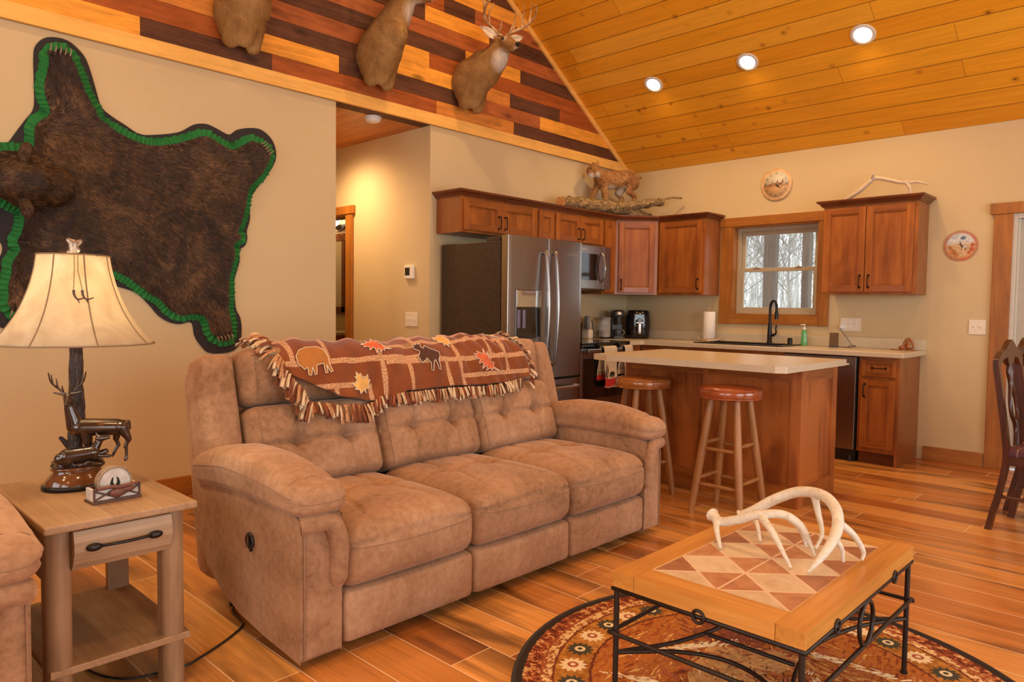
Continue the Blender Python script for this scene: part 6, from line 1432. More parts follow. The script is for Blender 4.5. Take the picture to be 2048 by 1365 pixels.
b = MB(); b.lathe([(RR,0),(RR,.008),(RR-.006,.011),(0,.011)], n=120, smooth=False); b.build('rug_field', M_rug, t)
b = MB(); b.tube([(RR*math.cos(a),RR*math.sin(a),.006) for a in np.linspace(0,2*PI,121)[:-1]], .008, 8, True); b.build('binding', plain('charcoal_binding', (.035,.026,.022), .95), t)
M_fl1 = plain('cream_wool_flower', (.74,.58,.34), .95, vary=.12, scale=80); M_fl2 = plain('dark_green_wool_flower', (.045,.040,.018), .95, vary=.2, scale=80); M_fl3 = plain('rust_wool', (.34,.09,.03), .95)
b = MB(); NF = 34
for k in range(NF):
    a0 = 2*PI*k/NF; cx_, cy_ = .643*math.cos(a0), .643*math.sin(a0); mi = k % 2; R0 = .050; pp = []
    for j in range(24): a = a0+2*PI*j/24; r = R0*(1 if j % 2 else .68); pp.append((cx_+r*math.cos(a), cy_+r*math.sin(a)))
    b.prism(pp, 2, .0105, .0122, mi)
    pp = [(cx_+.020*math.cos(a), cy_+.020*math.sin(a)) for a in np.linspace(0,2*PI,11)[:-1]]; b.prism(pp, 2, .0118, .0128, 2 if mi == 0 else 0)
    pp = [(cx_+.009*math.cos(a), cy_+.009*math.sin(a)) for a in np.linspace(0,2*PI,9)[:-1]]; b.prism(pp, 2, .0124, .0134, 0 if mi == 0 else 1)
o = b.build('flower_border', [M_fl1, M_fl2, M_fl3], t); o['kind'] = 'stuff'
# the elk-like head woven in the middle: tan mask, cream streaks, dark eye
M_w1 = plain('tan_wool', (.52,.27,.085), .95, vary=.25, scale=40); M_w2 = plain('cream_wool', (.80,.62,.36), .95, vary=.15, scale=60); M_w3 = plain('dark_wool', (.06,.02,.012), .95)
b = MB()
def blobp(c_, rx, ry, rot, mi, z, jag, sd):
    r_ = random.Random(sd); pp = []
    for j in range(44):
        a = 2*PI*j/44; k = 1+r_.uniform(-jag,jag); x, y = rx*k*math.cos(a), ry*k*math.sin(a); pp.append((c_[0]+x*math.cos(rot)-y*math.sin(rot), c_[1]+x*math.sin(rot)+y*math.cos(rot)))
    b.prism(pp, 2, .0102, z, mi)
blobp((-.04,-.10),.25,.15,-.55,0,.0120,.10,1); blobp((-.14,.13),.17,.085,.7,0,.0121,.14,2)
r3 = random.Random(9)
def strokes(n_, cx_, cy_, sx_, sy_, rot, ang, mi, z, L=.05, wd=.0035, bend=.6):
    for i in range(n_):
        u_, v_ = r3.gauss(0,.5), r3.gauss(0,.5); x = cx_+u_*sx_*math.cos(rot)-v_*sy_*math.sin(rot); y = cy_+u_*sx_*math.sin(rot)+v_*sy_*math.cos(rot)
        if x*x+y*y > .56**2: continue
        a = ang+bend*u_+r3.gauss(0,.22); l_ = L*r3.uniform(.5,1.4); c_, s_ = math.cos(a), math.sin(a); w2 = wd*r3.uniform(.6,1.6)
        b.prism([(x-c_*l_/2,y-s_*l_/2),(x-s_*w2,y+c_*w2),(x+c_*l_/2,y+s_*l_/2),(x+s_*w2,y-c_*w2)], 2, .0108, z+r3.random()*.0006, mi)
strokes(420, 0,0,.55,.55,0,.5,3,.0122,.075,.004,1.2); strokes(300, 0,0,.55,.55,0,-.4,4,.0123,.06,.0035,1.4)
strokes(240, -.04,-.10,.24,.12,-.55,-.55,0,.0128,.035,.0026,.8); strokes(110, -.04,-.10,.20,.10,-.55,-.55,1,.0130,.026,.0018,.8); strokes(150, -.14,.13,.18,.08,.7,.75,0,.0128,.03,.0022,.6)
strokes(90, .14,-.30,.26,.022,-.55,-.5,1,.0132,.032,.0022,.5); strokes(100, -.26,-.24,.22,.022,.35,.35,1,.0132,.032,.0022,.6); strokes(90, .22,.06,.24,.022,-.6,-.5,1,.0132,.03,.0022,.9); strokes(80, -.32,.08,.18,.02,1.0,1.0,1,.0132,.03,.0022,.6); strokes(70, .1,.34,.25,.02,.1,.2,1,.0132,.03,.0022,.6)
strokes(260, .30,-.12,.2,.22,.3,1.2,5,.0124,.05,.004,1.0); strokes(260, -.30,.30,.2,.18,.3,.2,5,.0124,.05,.004,1.0); strokes(200, .05,-.05,.22,.12,-.5,-.4,2,.0131,.026,.0018,.9)
blobp((-.05,-.04),.036,.020,.3,2,.0140,.12,11); blobp((-.05,-.04),.010,.008,.3,1,.0144,.1,12)
M_w4 = plain('rust_wool_strokes', (.38,.10,.028), .95, vary=.3, scale=60); M_w5 = plain('amber_wool_strokes', (.62,.32,.08), .95, vary=.25, scale=60)
o = b.build('woven_animal_scene', [M_w1, M_w2, M_w3, M_w4, M_w5, plain('brick_wool_strokes', (.20,.045,.016), .95, vary=.3, scale=60)], t); o['kind'] = 'stuff'

# ---- dining set at the right edge
M_dw = wood('dark_mahogany', [(.035,.010,.005,1),(.085,.022,.009,1),(.14,.038,.015,1)], 2, .25, .8, .3, 0, 1, .5, .15)
mt = NT('plaid_seat_fabric', .9); _s = mt.sep(mt.coord())
def st_(v, f, w_): q = mt.math('FRACT', mt.math('MULTIPLY', v, f)); return mt.math('LESS_THAN', q, w_)
c = mt.mix(mt.math('MULTIPLY', st_(_s[0],38,.5), .5), (.16,.035,.03,1), (.03,.03,.035,1)); c = mt.mix(mt.math('MULTIPLY', st_(_s[1],38,.5), .5), c, (.05,.03,.06,1)); c = mt.mix(mt.math('MULTIPLY', st_(_s[0],19,.08), .6), c, (.5,.4,.3,1)); mt.color(c); M_plaid = mt.m
def dchair(x, y, lbl):
    t = thing('dining_chair', lbl, 'chair', (x,y,0), -.13, 'dark dining chairs at the right edge')
    for s in (-1,1):
        yy = s*.19; prof = [(-.075,0),(-.05,.12),(-.02,.26),(0,.42),(-.01,.55),(-.035,.72),(-.055,.86),(-.066,.928)]
        c_ = catmull([(p[0],0,p[1]) for p in prof], 5); w_ = .0155; P = [(p.x+w_, p.z) for p in c_]+[(p.x-w_, p.z) for p in c_][::-1]
        b = MB(); b.prism(P, 1, yy-.016, yy+.016); b.build('rear_leg', M_dw, t, bevel=.003)
        b = MB(); b.prism([(.385,0),(.415,0),(.425,.2),(.43,.40),(.38,.40),(.378,.2)], 1, s*.20-.02, s*.20+.02); b.build('front_leg', M_dw, t, bevel=.003)
        b = MB(); b.tube([(-.03,s*.19,.20),(.395,s*.20,.20)], .010, 8); b.build('side_stretcher', M_dw, t)
        b = MB(); b.box((.01,s*.195-.012,.385),(.39,s*.195+.012,.435)); b.build('seat_rail', M_dw, t, bevel=.002)
    b = MB(); b.box((.38,-.19,.385),(.40,.19,.435)); b.box((-.015,-.18,.385),(.01,.18,.435)); b.tube([(.18,-.195,.20),(.18,.195,.20)], .009, 8); b.build('seat_frame', M_dw, t, bevel=.002)
    # crest: pointed gothic arch between the posts
    b = MB(); pts = [(-.206,.93),(-.206,.975),(-.15,1.015),(-.09,1.03),(-.045,1.065),(0,1.085),(.045,1.065),(.09,1.03),(.15,1.015),(.206,.975),(.206,.93),(.17,.93),(.12,.975),(.06,.985),(.04,.95),(0,.93),(-.04,.95),(-.06,.985),(-.12,.975),(-.17,.93)]
    b.prism(pts, 0, -.082, -.054); b.build('crest_rail', M_dw, t, bevel=.003)
    # pierced vase splat following the back curve
    b = MB()
    def sx(z): return float(np.interp(z, [.43,.55,.72,.86,.99], [0,-.01,-.035,-.055,-.068]))
    for pts, w_ in ((((0,.965),(.028,.90),(.012,.83),(.045,.74),(.050,.66),(.012,.58),(.030,.50),(.055,.435)),.012),(((0,.965),(-.028,.90),(-.012,.83),(-.045,.74),(-.050,.66),(-.012,.58),(-.030,.50),(-.055,.435)),.012),(((0,.97),(0,.84)),.012),(((0,.62),(0,.435)),.014)):
        c_ = catmull([(sx(q[1]), q[0], q[1]) for q in pts], 5); b.tube([tuple(p) for p in c_], w_, 8, flat=.9)
    b.build('splat', M_dw, t)
    b = MB(); b.soft((.19,0,.452), (.215,.205,.028), .026, (14,14,5)); b.build('seat_cushion', M_plaid, t)
    return t
dchair(3.945,-1.735,'near dark mahogany dining chair with a pierced splat, in front of the table end'); dchair(3.945,-1.20,'far dark mahogany dining chair behind the nearer one at the picture edge')
t = thing('dining_table', 'dark dining table with a pale cloth, its corner at the right edge', 'dining table', (4.65,-1.45,0))
b = MB(); b.box((-.46,-.72,.722),(.55,.72,.748)); b.build('table_top', M_dw, t, bevel=.008, seg=3); b = MB(); b.box((-.44,-.70,.7485),(.53,.70,.753)); b.build('table_cover', plain('white_table_cover', (.75,.73,.70), .6), t, bevel=.002)
b = MB(); b.box((-.36,-.60,.64),(.45,.60,.722)); b.build('apron', M_dw, t, bevel=.003)
for sx_ in (-.30,.40):
    for sy_ in (-.55,.55): b = MB(); b.tube([(sx_,sy_,0),(sx_,sy_,.1),(sx_,sy_,.6),(sx_,sy_,.72)], [.020,.028,.034,.036], 14); b.build('leg', M_dw, t)

# ================================================================= mounted animals
def world_mask_mat(name, base_stops, patches, rough=.85, nscale=9, stretch=(1,1,1), fine=90):
    """patches: (center, radius, softness, color) in object coordinates; real coat markings"""
    t = NT(name, rough, .25); p = t.coord(); n = t.noise(t.mapv(p, stretch), nscale, 4, .6, .5); nf = t.noise(t.mapv(p, stretch), fine, 3, .7)
    c = t.ramp(t.math('MULTIPLY_ADD', nf, .4, t.math('MULTIPLY', n, .6)), base_stops)
    nz = t.math('MULTIPLY', t.math('SUBTRACT', n, .5), .06)
    for ce, r, so, col in patches:
        d = t.node('ShaderNodeVectorMath', operation='DISTANCE'); t.set(d.inputs[0], p); d.inputs[1].default_value = ce
        f = t.maprange(t.math('ADD', d.outputs['Value'], nz), r-so, r+so, 1, 0); c = t.mix(f, c, col)
    t.color(c); t.bump(nf, .4, .003); return t
M_nose = plain('black_nose', (.012,.010,.010), .25); M_eye = plain('glass_eye', (.015,.006,.003), .05)
M_ant_d = NT('deer_antler', .4, .4); _p = M_ant_d.coord(); _n = M_ant_d.noise(_p, 18, 4, .6, 1); M_ant_d.color(M_ant_d.ramp(_n, [(.35,(.30,.15,.055)),(.55,(.52,.32,.15)),(.7,(.68,.52,.32))])); M_ant_d = M_ant_d.m
def bust(lbl, y, z, neck, head_dir, pose):
    """shoulder mount; local x points out of the wall. neck: list of points (x,y,z,r); head_dir unit vector"""
    t = thing('deer_head_mount', lbl, 'deer mount', (.019, y, z), 0, 'whitetail deer mounts on the gable')
    b = MB()
    # shoulders pressed to the wall
    ring = MB()
    capsule(b, (.060,-.02,-.02), (.060,.0,.045), .155, .15, 18); capsule(b, (.07,-.07,-.10), (.10,-.03,.02), .09, .14, 18); capsule(b, (.07,.055,-.12), (.10,.03,.02), .085, .13, 18)
    capsule(b, (.05,0,.10), (.20,.02,.13), .095, .12, 18); capsule(b, (.08,-.08,-.19), (.09,-.08,-.08), .055, .07); capsule(b, (.08,.07,-.20), (.09,.07,-.10), .05, .07); capsule(b, (.11,0,-.17), (.15,0,.0), .06, .10)
    P = [Vector(q[:3]) for q in neck]; R = [q[3] for q in neck]
    for i in range(len(P)-1): capsule(b, P[i], P[i+1], R[i], R[i+1], 18)
    h = P[-1]; d = Vector(head_dir).normalized(); side = Vector((-d.y, d.x, 0)).normalized(); up = d.cross(side)*-1 if d.cross(side).z < 0 else d.cross(side)
    sk = h + d*.03 + up*.02
    capsule(b, sk-d*.02, sk+d*.07, .066, .058, 16); capsule(b, sk+d*.05-up*.008, sk+d*.175-up*.028, .050, .030, 16); capsule(b, sk+d*.165-up*.025, sk+d*.205-up*.030, .029, .026, 14)
    capsule(b, sk-up*.035, sk+d*.16-up*.052, .038, .022, 14)
    for s in (-1,1): capsule(b, sk+side*s*.045+up*.02, sk+side*s*.075+up*.03-d*.02, .022, .018)
    # trim everything behind the wall plane
    thr = sk-up*.11+d*.01; body_p = []
    mat_ = world_mask_mat('deer_hair', [(.30,(.22,.105,.028)),(.48,(.35,.18,.055)),(.66,(.48,.28,.10))],
        [(tuple(P[-1]*.62+P[-2]*.38+(d-up*1.0)*.085), .085, .03, (.72,.62,.50,1)), (tuple(sk+d*.20-up*.052), .026, .010, (.72,.62,.50,1)), (tuple(sk+d*.235-up*.022), .030, .008, (.012,.010,.010,1)),
         (tuple(sk+d*.09+side*.055+up*.028), .020, .010, (.62,.48,.34,1)), (tuple(sk+d*.09-side*.055+up*.028), .020, .010, (.62,.48,.34,1)), ((.10,.0,-.26), .08, .05, (.50,.31,.12,1))], .85, 6, (1,1,.6), 140)
    o = remesh_blob('hide', b, mat_.m, t, .011, 3)
    co = np.zeros(len(o.data.vertices)*3); o.data.vertices.foreach_get('co', co); co = co.reshape(-1,3); co[:,0] = np.where(co[:,0] < .0, np.maximum(co[:,0], 0)*.5, co[:,0]); o.data.vertices.foreach_set('co', co.ravel()); o.data.update()
    # hair tufts over the hide
    Q, N_ = sample_mesh(o.data, 26000); keep = Q[:,0] > .004; Q, N_ = Q[keep], N_[keep]
    nd = -np.array(d)*.5+np.array([-.4,0,-.7]); D = np.tile(nd, (len(Q),1)); m_ = NT('deer_hair_strands', .8, .3)
    strands('short_hair', Q, N_, D, .020, .0011, mat_.m, t, .25, .10)['kind'] = 'stuff'
    for s in (-1,1):
        e0 = sk-d*.01+side*s*.062+up*.035; ed = (side*s*.95+up*.42-d*.18).normalized(); ew = d.cross(ed).normalized(); n_ = ed.cross(ew)
        vs = []; ks = 9; f_ = []
        for i in range(ks+1):
            a = i/ks; wd = .040*math.sin(PI*min(1,a*.93+.10))**.8*(1-a*.25)
            for j in range(5): v = -1+j/2; dp = .020*(1-v*v)*(1-a*.4); vs.append(e0+ed*.165*a+ew*wd*v-(d*.9+up*.1)*dp*.9)
        for i in range(ks):
            for j in range(4): f_.append((i*5+j, (i+1)*5+j, (i+1)*5+j+1, i*5+j+1))
        b = MB(); b.add(vs, f_, 0, True); e = b.build('ear', [plain('ear_inner_hair', (.66,.54,.40), .9, vary=.15), mat_.m], t); q = e.modifiers.new('s','SOLIDIFY'); q.thickness = .006; q.offset = -1 if s > 0 else 1; q.material_offset = 1
        b = MB(); b.ell(tuple(sk+d*.075+side*s*.056+up*.022), (.013,.013,.013), 14, 10); b.build('eye', M_eye, t)
    b = MB(); b.ell(tuple(sk+d*.228-up*.020), (.014,.020,.015), 14, 10); b.build('nose', M_nose, t)
    if pose == 'rack':
        for s in (-1,1):
            b = MB(); base = sk+side*s*.030+up*.058-d*.005
            L = lambda o_, u_, f_: base+side*s*o_+up*u_+d*f_
            bm_ = catmull([base, L(.03,.03,-.03), L(.095,.075,-.045), L(.165,.115,-.01), L(.200,.175,.06), L(.185,.235,.12), L(.15,.265,.155)], 7); b.tube(bm_, list(np.linspace(.0165,.006,len(bm_))), 10)
            b.tube(catmull([L(.02,.02,-.02), L(.018,.055,.02), L(.03,.115,.035)],6), list(np.linspace(.0115,.003,13)), 8)
            for o_, u_, f_, hgt in ((.085,.068,-.045,.175),(.150,.105,-.02,.19),(.188,.150,.03,.155)): b.tube(catmull([L(o_,u_,f_), L(o_+.012,u_+hgt*.55,f_-.012), L(o_-.010,u_+hgt,f_+.02)],6), list(np.linspace(.0105,.003,13)), 8)
            b.lathe([(.019,-.004),(.022,.002),(.018,.008)], tuple(base), 14); b.build('antler', M_ant_d, t)
    return t
bust('whitetail buck mount with a wide rack, its head turned to the room, rightmost of three', -2.50, 3.15, [(.10,0,.02,.155),(.21,.02,.075,.14),(.31,.045,.16,.112),(.37,.055,.245,.084)], (.93,-.20,-.17), 'rack')
bust('upright whitetail mount with a white throat patch, middle of the three deer', -3.455, 3.13, [(.10,.0,.05,.165),(.15,.035,.17,.135),(.20,.075,.30,.105),(.25,.11,.42,.085)], (.80,.58,.05), 'rack')
bust('short-necked whitetail mount cut off by the frame, leftmost of the three deer', -4.535, 3.13, [(.10,0,.05,.170),(.15,.0,.17,.15),(.21,.0,.30,.125),(.27,.0,.42,.10)], (.95,-.2,.0), 'rack')

# ---- bear hide rug
FELT = [(-5.842, 2.077), (-5.808, 2.083), (-5.773, 2.141), (-5.725, 2.222), (-5.685, 2.294), (-5.681, 2.422), (-5.681, 2.576), (-5.668, 2.638), (-5.627, 2.686), (-5.567, 2.705), (-5.509, 2.7), (-5.459, 2.666), (-5.425, 2.623), (-5.4, 2.553), (-5.376, 2.464), (-5.35, 2.373), (-5.306, 2.333), (-5.225, 2.291), (-5.141, 2.251), (-5.044, 2.264), (-4.913, 2.303), (-4.84, 2.353), (-4.797, 2.377), (-4.733, 2.387), (-4.667, 2.37), (-4.589, 2.346), (-4.532, 2.389), (-4.438, 2.418), (-4.366, 2.42), (-4.305, 2.386), (-4.268, 2.335), (-4.255, 2.256), (-4.281, 2.183), (-4.33, 2.107), (-4.390, 2.032), (-4.408, 2.003), (-4.438, 1.955), (-4.447, 1.895), (-4.448, 1.803), (-4.47, 1.726), (-4.466, 1.676), (-4.484, 1.625), (-4.523, 1.593), (-4.519, 1.531), (-4.537, 1.464), (-4.558, 1.388), (-4.557, 1.289), (-4.547, 1.197), (-4.521, 1.147), (-4.51, 1.072), (-4.518, 0.988), (-4.552, 0.93), (-4.621, 0.907), (-4.729, 0.911), (-4.785, 0.962), (-4.824, 1.027), (-4.843, 1.112), (-4.917, 1.1), (-4.985, 1.116), (-5.044, 1.155), (-5.095, 1.217), (-5.152, 1.277), (-5.201, 1.306), (-5.303, 1.332), (-5.357, 1.321), (-5.423, 1.276), (-5.501, 1.188), (-5.602, 1.089), (-5.699, 1.063), (-5.801, 1.078), (-5.859, 1.092), (-5.892, 1.133), (-5.905, 1.239), (-5.887, 1.399), (-5.848, 1.481), (-5.84, 1.522), (-5.851, 1.551), (-5.877, 1.586), (-5.904, 1.663), (-5.967, 1.708), (-6.02, 1.80), (-6.03, 1.96), (-5.95, 2.05)]
FUR = [(-5.701, 2.063), (-5.683, 2.194), (-5.618, 2.262), (-5.613, 2.309), (-5.635, 2.378), (-5.631, 2.452), (-5.614, 2.529), (-5.609, 2.59), (-5.564, 2.634), (-5.514, 2.619), (-5.494, 2.582), (-5.469, 2.527), (-5.445, 2.457), (-5.424, 2.405), (-5.386, 2.337), (-5.36, 2.284), (-5.262, 2.234), (-5.17, 2.201), (-5.074, 2.192), (-4.975, 2.214), (-4.872, 2.253), (-4.755, 2.305), (-4.668, 2.277), (-4.578, 2.249), (-4.509, 2.283), (-4.438, 2.328), (-4.354, 2.309), (-4.315, 2.27), (-4.33, 2.199), (-4.379, 2.112), (-4.428, 2.06), (-4.473, 1.992), (-4.495, 1.873), (-4.522, 1.78), (-4.548, 1.719), (-4.522, 1.68), (-4.578, 1.626), (-4.566, 1.578), (-4.588, 1.478), (-4.605, 1.411), (-4.603, 1.288), (-4.609, 1.205), (-4.59, 1.097), (-4.599, 1.006), (-4.662, 1.0), (-4.72, 1.042), (-4.759, 1.147), (-4.831, 1.171), (-4.917, 1.163), (-4.977, 1.194), (-5.043, 1.263), (-5.108, 1.3), (-5.165, 1.344), (-5.234, 1.394), (-5.315, 1.428), (-5.369, 1.423), (-5.473, 1.361), (-5.563, 1.245), (-5.662, 1.132), (-5.767, 1.154), (-5.82, 1.211), (-5.819, 1.265), (-5.821, 1.312), (-5.805, 1.384), (-5.799, 1.444), (-5.762, 1.511), (-5.777, 1.558), (-5.761, 1.589), (-5.742, 1.668), (-5.754, 1.732), (-5.825, 1.772), (-5.89, 1.809), (-5.932, 1.895), (-5.909, 1.989), (-5.831, 2.036)]
BC = (-5.1, 1.8)
t = thing('bear_hide', 'dark brown bear hide with head, green ruffle and black felt border hung on the wall', 'bear hide', (.001, BC[0], BC[1]))
def resample(poly, step, k=6):
    P = catmull([(0,p[0],p[1]) for p in poly], k, True); P.append(P[0]); L = [0]
    for i in range(1,len(P)): L.append(L[-1]+(P[i]-P[i-1]).length)
    n = int(L[-1]/step); tt = np.linspace(0, L[-1], n, endpoint=False)
    return np.stack([np.interp(tt, L, [p.y for p in P]), np.interp(tt, L, [p.z for p in P])], -1)
fe = resample(FELT, .02); b = MB(); b.prism([(p[0]-BC[0], p[1]-BC[1]) for p in fe], 0, 0, .008)
bm = bmesh.new(); me_ = b.mesh('tmp'); bm.from_mesh(me_); bmesh.ops.triangulate(bm, faces=[f for f in bm.faces if len(f.verts) > 4]); bm.to_mesh(me_); bm.free()
me_.materials.append(plain('black_felt', (.030,.024,.024), .95, vary=.15)); o = bpy.data.objects.new('felt_backing', me_); COL.objects.link(o); o.parent = t
fu_ = resample(FUR, .010, 5); n = len(fu_); ctr = fu_.mean(0)
tan_ = np.roll(fu_,-3,0)-np.roll(fu_,3,0); tan_ /= np.linalg.norm(tan_,axis=1,keepdims=True)
ar = 0.5*np.sum(fu_[:,0]*np.roll(fu_[:,1],-1)-np.roll(fu_[:,0],-1)*fu_[:,1]); sgn = 1 if ar > 0 else -1
nrm2 = np.stack([tan_[:,1], -tan_[:,0]], -1)*sgn
# ruffle
b = MB(); ph = np.cumsum(rng.uniform(.75,1.25,n)*.010)/.010
K = 5; vs = []; sub_ = 3
RP = resample(FUR, .0033, 5); m_ = len(RP); tn = np.roll(RP,-9,0)-np.roll(RP,9,0); tn /= np.linalg.norm(tn,axis=1,keepdims=True); nr = np.stack([tn[:,1],-tn[:,0]],-1)*sgn
s_arc = np.arange(m_)*.0033; phase = s_arc/.027*2*PI + 1.2*np.sin(s_arc*9)+.8*np.sin(s_arc*23)
for j in range(K+1):
    v = j/K; out_ = -.018+.064*v
    amp = .003+.0062*v
    p = RP + nr*(out_+.003*np.sin(phase*.5+1)*v)[:,None] + tn*(.0035*np.cos(phase)*v)[:,None]; x = .020+amp*np.sin(phase)-.004*v
    for i in range(m_): vs.append((x[i], p[i,0]-BC[0], p[i,1]-BC[1]))
fs = [(j*m_+i, j*m_+(i+1)%m_, (j+1)*m_+(i+1)%m_, (j+1)*m_+i) for j in range(K) for i in range(m_)]
b.add(vs, fs, 0, True); b.build('green_ruffle', plain('green_felt_ruffle', (.018,.19,.035), .85, vary=.12, scale=20), t)
# padded hide
def dist_poly(Q, poly):
    a = poly; c_ = np.roll(poly,-1,0); d = np.full(len(Q), 9.0); ab = c_-a; L2_ = (ab**2).sum(1)+1e-12
    for k in range(0, len(Q), 4000):
        q = Q[k:k+4000]; w_ = q[:,None,:]-a[None]; tt = np.clip((w_*ab[None]).sum(-1)/L2_[None],0,1); d[k:k+4000] = np.sqrt(((w_-tt[...,None]*ab[None])**2).sum(-1)).min(1)
    return d
def inside_np(Q, poly):
    x, y = Q[:,0], Q[:,1]; c_ = np.zeros(len(Q), bool); j = len(poly)-1
    for i in range(len(poly)):
        xi, yi = poly[i]; xj, yj = poly[j]; cond = ((yi > y) != (yj > y)); xx = (xj-xi)*(y-yi)/((yj-yi)+1e-12)+xi; c_ ^= cond & (x < xx); j = i
    return c_
def hide_x(Q):
    d = dist_poly(Q, fu_); h = .028+.034*np.clip(d/.10,0,1)**.6
    h = h + .007*np.sin(Q[:,0]*9+Q[:,1]*5)*np.clip(d/.1,0,1) + .012*np.exp(-((Q[:,0]+5.60)/.13)**2-((Q[:,1]-1.9)/.2)**2)
    return h
g = .022; gx = np.arange(-6.0,-4.25,g); gy = np.arange(.95,2.68,g); GX, GY = np.meshgrid(gx, gy); Gp = np.stack([GX.ravel()+rng.uniform(-.004,.004,GX.size), GY.ravel()], -1); Gp = Gp[inside_np(Gp, fu_)]; Gp = Gp[dist_poly(Gp, fu_) > .010]
V2 = [Vector(p) for p in fu_[::2]]; nb = len(V2); V2 += [Vector(p) for p in Gp]
r = delaunay_2d_cdt(V2, [], [list(range(nb))], 1, 1e-6); W_ = np.array([(v.x, v.y) for v in r[0]]); hx_ = hide_x(W_)
b = MB(); b.add([(hx_[i]-.006, W_[i,0]-BC[0], W_[i,1]-BC[1]) for i in range(len(W_))], [tuple(f) for f in r[2]], 0, True)
bt = NT('bear_skin', .9, .2); _n = bt.noise(bt.coord(), 6, 4); bt.color(bt.ramp(_n, [(.35,(.022,.011,.007)),(.7,(.05,.026,.014))])); b.build('hide', bt.m, t)
# fur
hm = NT('bear_fur', .55, .35); _g = hm.node('ShaderNodeNewGeometry'); _n = hm.noise(hm.coord(), 3.2, 4, .6, 1.0); _n3 = hm.noise(hm.coord(), 26, 3, .6, .5); _f = hm.math('MULTIPLY_ADD', _g.outputs['Random Per Island'], .24, hm.math('MULTIPLY', hm.maprange(_n,.3,.7,.1,.9), .42)); _f = hm.math('MULTIPLY_ADD', _n3, .40, _f); hm.color(hm.ramp(_f, [(.34,(.022,.011,.006)),(.50,(.050,.024,.011)),(.62,(.105,.052,.021)),(.82,(.26,.14,.060))])); M_fur = hm.m
def fur_on(Q, L_, w_, nm, n_dir=None, jit=.20, lift=.22):
    ce = np.floor(Q/.021); hsh = np.sin(ce[:,0]*12.9898+ce[:,1]*78.233)*43758.5453; h1 = hsh-np.floor(hsh); h2 = (h1*57.31)%1; cc = (ce+.5+.7*np.stack([h1-.5,h2-.5],-1))*.021; pull_ = (cc-Q)*18
    x = hide_x(Q); P = np.stack([x-.008, Q[:,0]-BC[0], Q[:,1]-BC[1]], -1)
    N_ = np.tile([1.,0,0],(len(Q),1)); sw = np.sin(Q[:,0]*7.1)*np.cos(Q[:,1]*6.3)
    dy = .85+.2*sw; dz = -.45+.6*np.sin(Q[:,1]*4.3+Q[:,0]*3.0)*.4
    leg_up = np.clip((Q[:,1]-2.15)/.2,0,1)*(Q[:,0] < -5.3); dz = dz*(1-leg_up)+leg_up*.95; dy = dy*(1-leg_up*.85)
    leg_dn = np.clip((1.5-Q[:,1])/.25,0,1); dz = dz*(1-leg_dn)-leg_dn*1.0; dy = dy*(1-leg_dn*.7)
    leg_r = np.clip((Q[:,0]+4.6)/.2,0,1)*(Q[:,1] > 2.0); dz = dz*(1-leg_r)+.25*leg_r; dy = dy*(1-leg_r)+leg_r
    dy = dy+pull_[:,0]+(h1-.5)*.5; dz = dz+pull_[:,1]+(h2-.5)*.5; D = np.stack([0*dy, dy, dz], -1)
    return strands(nm, P, N_, D, L_, w_, M_fur, t, jit, lift)
NQ = 210000; Q = np.stack([rng.uniform(-5.96,-4.28,NQ), rng.uniform(.98,2.66,NQ)], -1); Q = Q[inside_np(Q, fu_)]
dd_ = dist_poly(Q, fu_); Ls = .012+.034*np.clip(dd_/.07,0,1); fo = fur_on(Q, Ls, .0014, 'fur'); fo['kind'] = 'stuff'
# paws: pads of longer fur and claws
M_claw = plain('bear_claw', (.30,.22,.15), .3); M_pawc = plain('paw_brown', (.035,.018,.012), .8)
def paw(y, z, dy, dz, lbl, k=5, spread=.024):
    d = Vector((0,dy,dz)).normalized(); s_ = Vector((0,-d.z,d.y)); b = MB(); p0 = Vector((.040,y-BC[0],z-BC[1]))-d*.012
    for i in range(k): c_ = p0+s_*(i-(k-1)/2)*spread; b.ell(tuple(c_), (.017,.013,.016), 10, 8)
    o = b.build('paw', M_pawc, t); lab(o, lbl); c = MB()
    for i in range(k):
        c_ = p0+s_*(i-(k-1)/2)*spread; c.tube(catmull([c_+d*.010+Vector((.008,0,0)), c_+d*.030+Vector((.020,0,0)), c_+d*.052+Vector((.012,0,0))],4), list(np.linspace(.0052,.0012,9)), 6)
    c.build('claws', M_claw, o)
paw(-5.562,2.612,.05,1,'upper front paw'); paw(-5.765,1.165,-.35,-1,'lower front paw'); paw(-4.355,2.285,.8,.75,'upper hind paw',5,.02); paw(-4.645,1.025,.15,-1,'lower hind paw')
# head: skull protruding from the wall, muzzle to the left
b = MB(); h0 = Vector((.075,-5.73-BC[0],1.87-BC[1]))
capsule(b, h0+Vector((-.02,.10,0)), h0+Vector((.05,-.03,0)), .112, .112, 20); capsule(b, h0+Vector((.055,-.02,0)), h0+Vector((.085,-.12,0)), .112, .098, 20); capsule(b, h0+Vector((.07,-.14,0)), h0+Vector((.05,-.29,0)), .072, .052, 18); capsule(b, h0+Vector((.075,-.13,0)), h0+Vector((.085,-.26,0)), .06, .045, 18)
capsule(b, h0+Vector((.0,-.1,0)), h0+Vector((0,-.24,0)), .07, .045, 18)
for s in (-1,1): capsule(b, h0+Vector((.045,-.06,s*.075)), h0+Vector((.03,.0,s*.085)), .055, .06, 14)
hd = remesh_blob('bear_head', b, bt.m, t, .010, 3)
for v in hd.data.vertices: v.co.x = max(v.co.x, .004)
Q, N_ = sample_mesh(hd.data, 30000); k_ = Q[:,0] > .055; Q, N_ = Q[k_], N_[k_]; D = np.tile([-.15,1.,0.],(len(Q),1)); D[:,2] += np.sign(Q[:,2]-h0.z)*.15
fl = .012+.022*np.clip((Q[:,1]-(h0.y-.16))/.2,0,1)
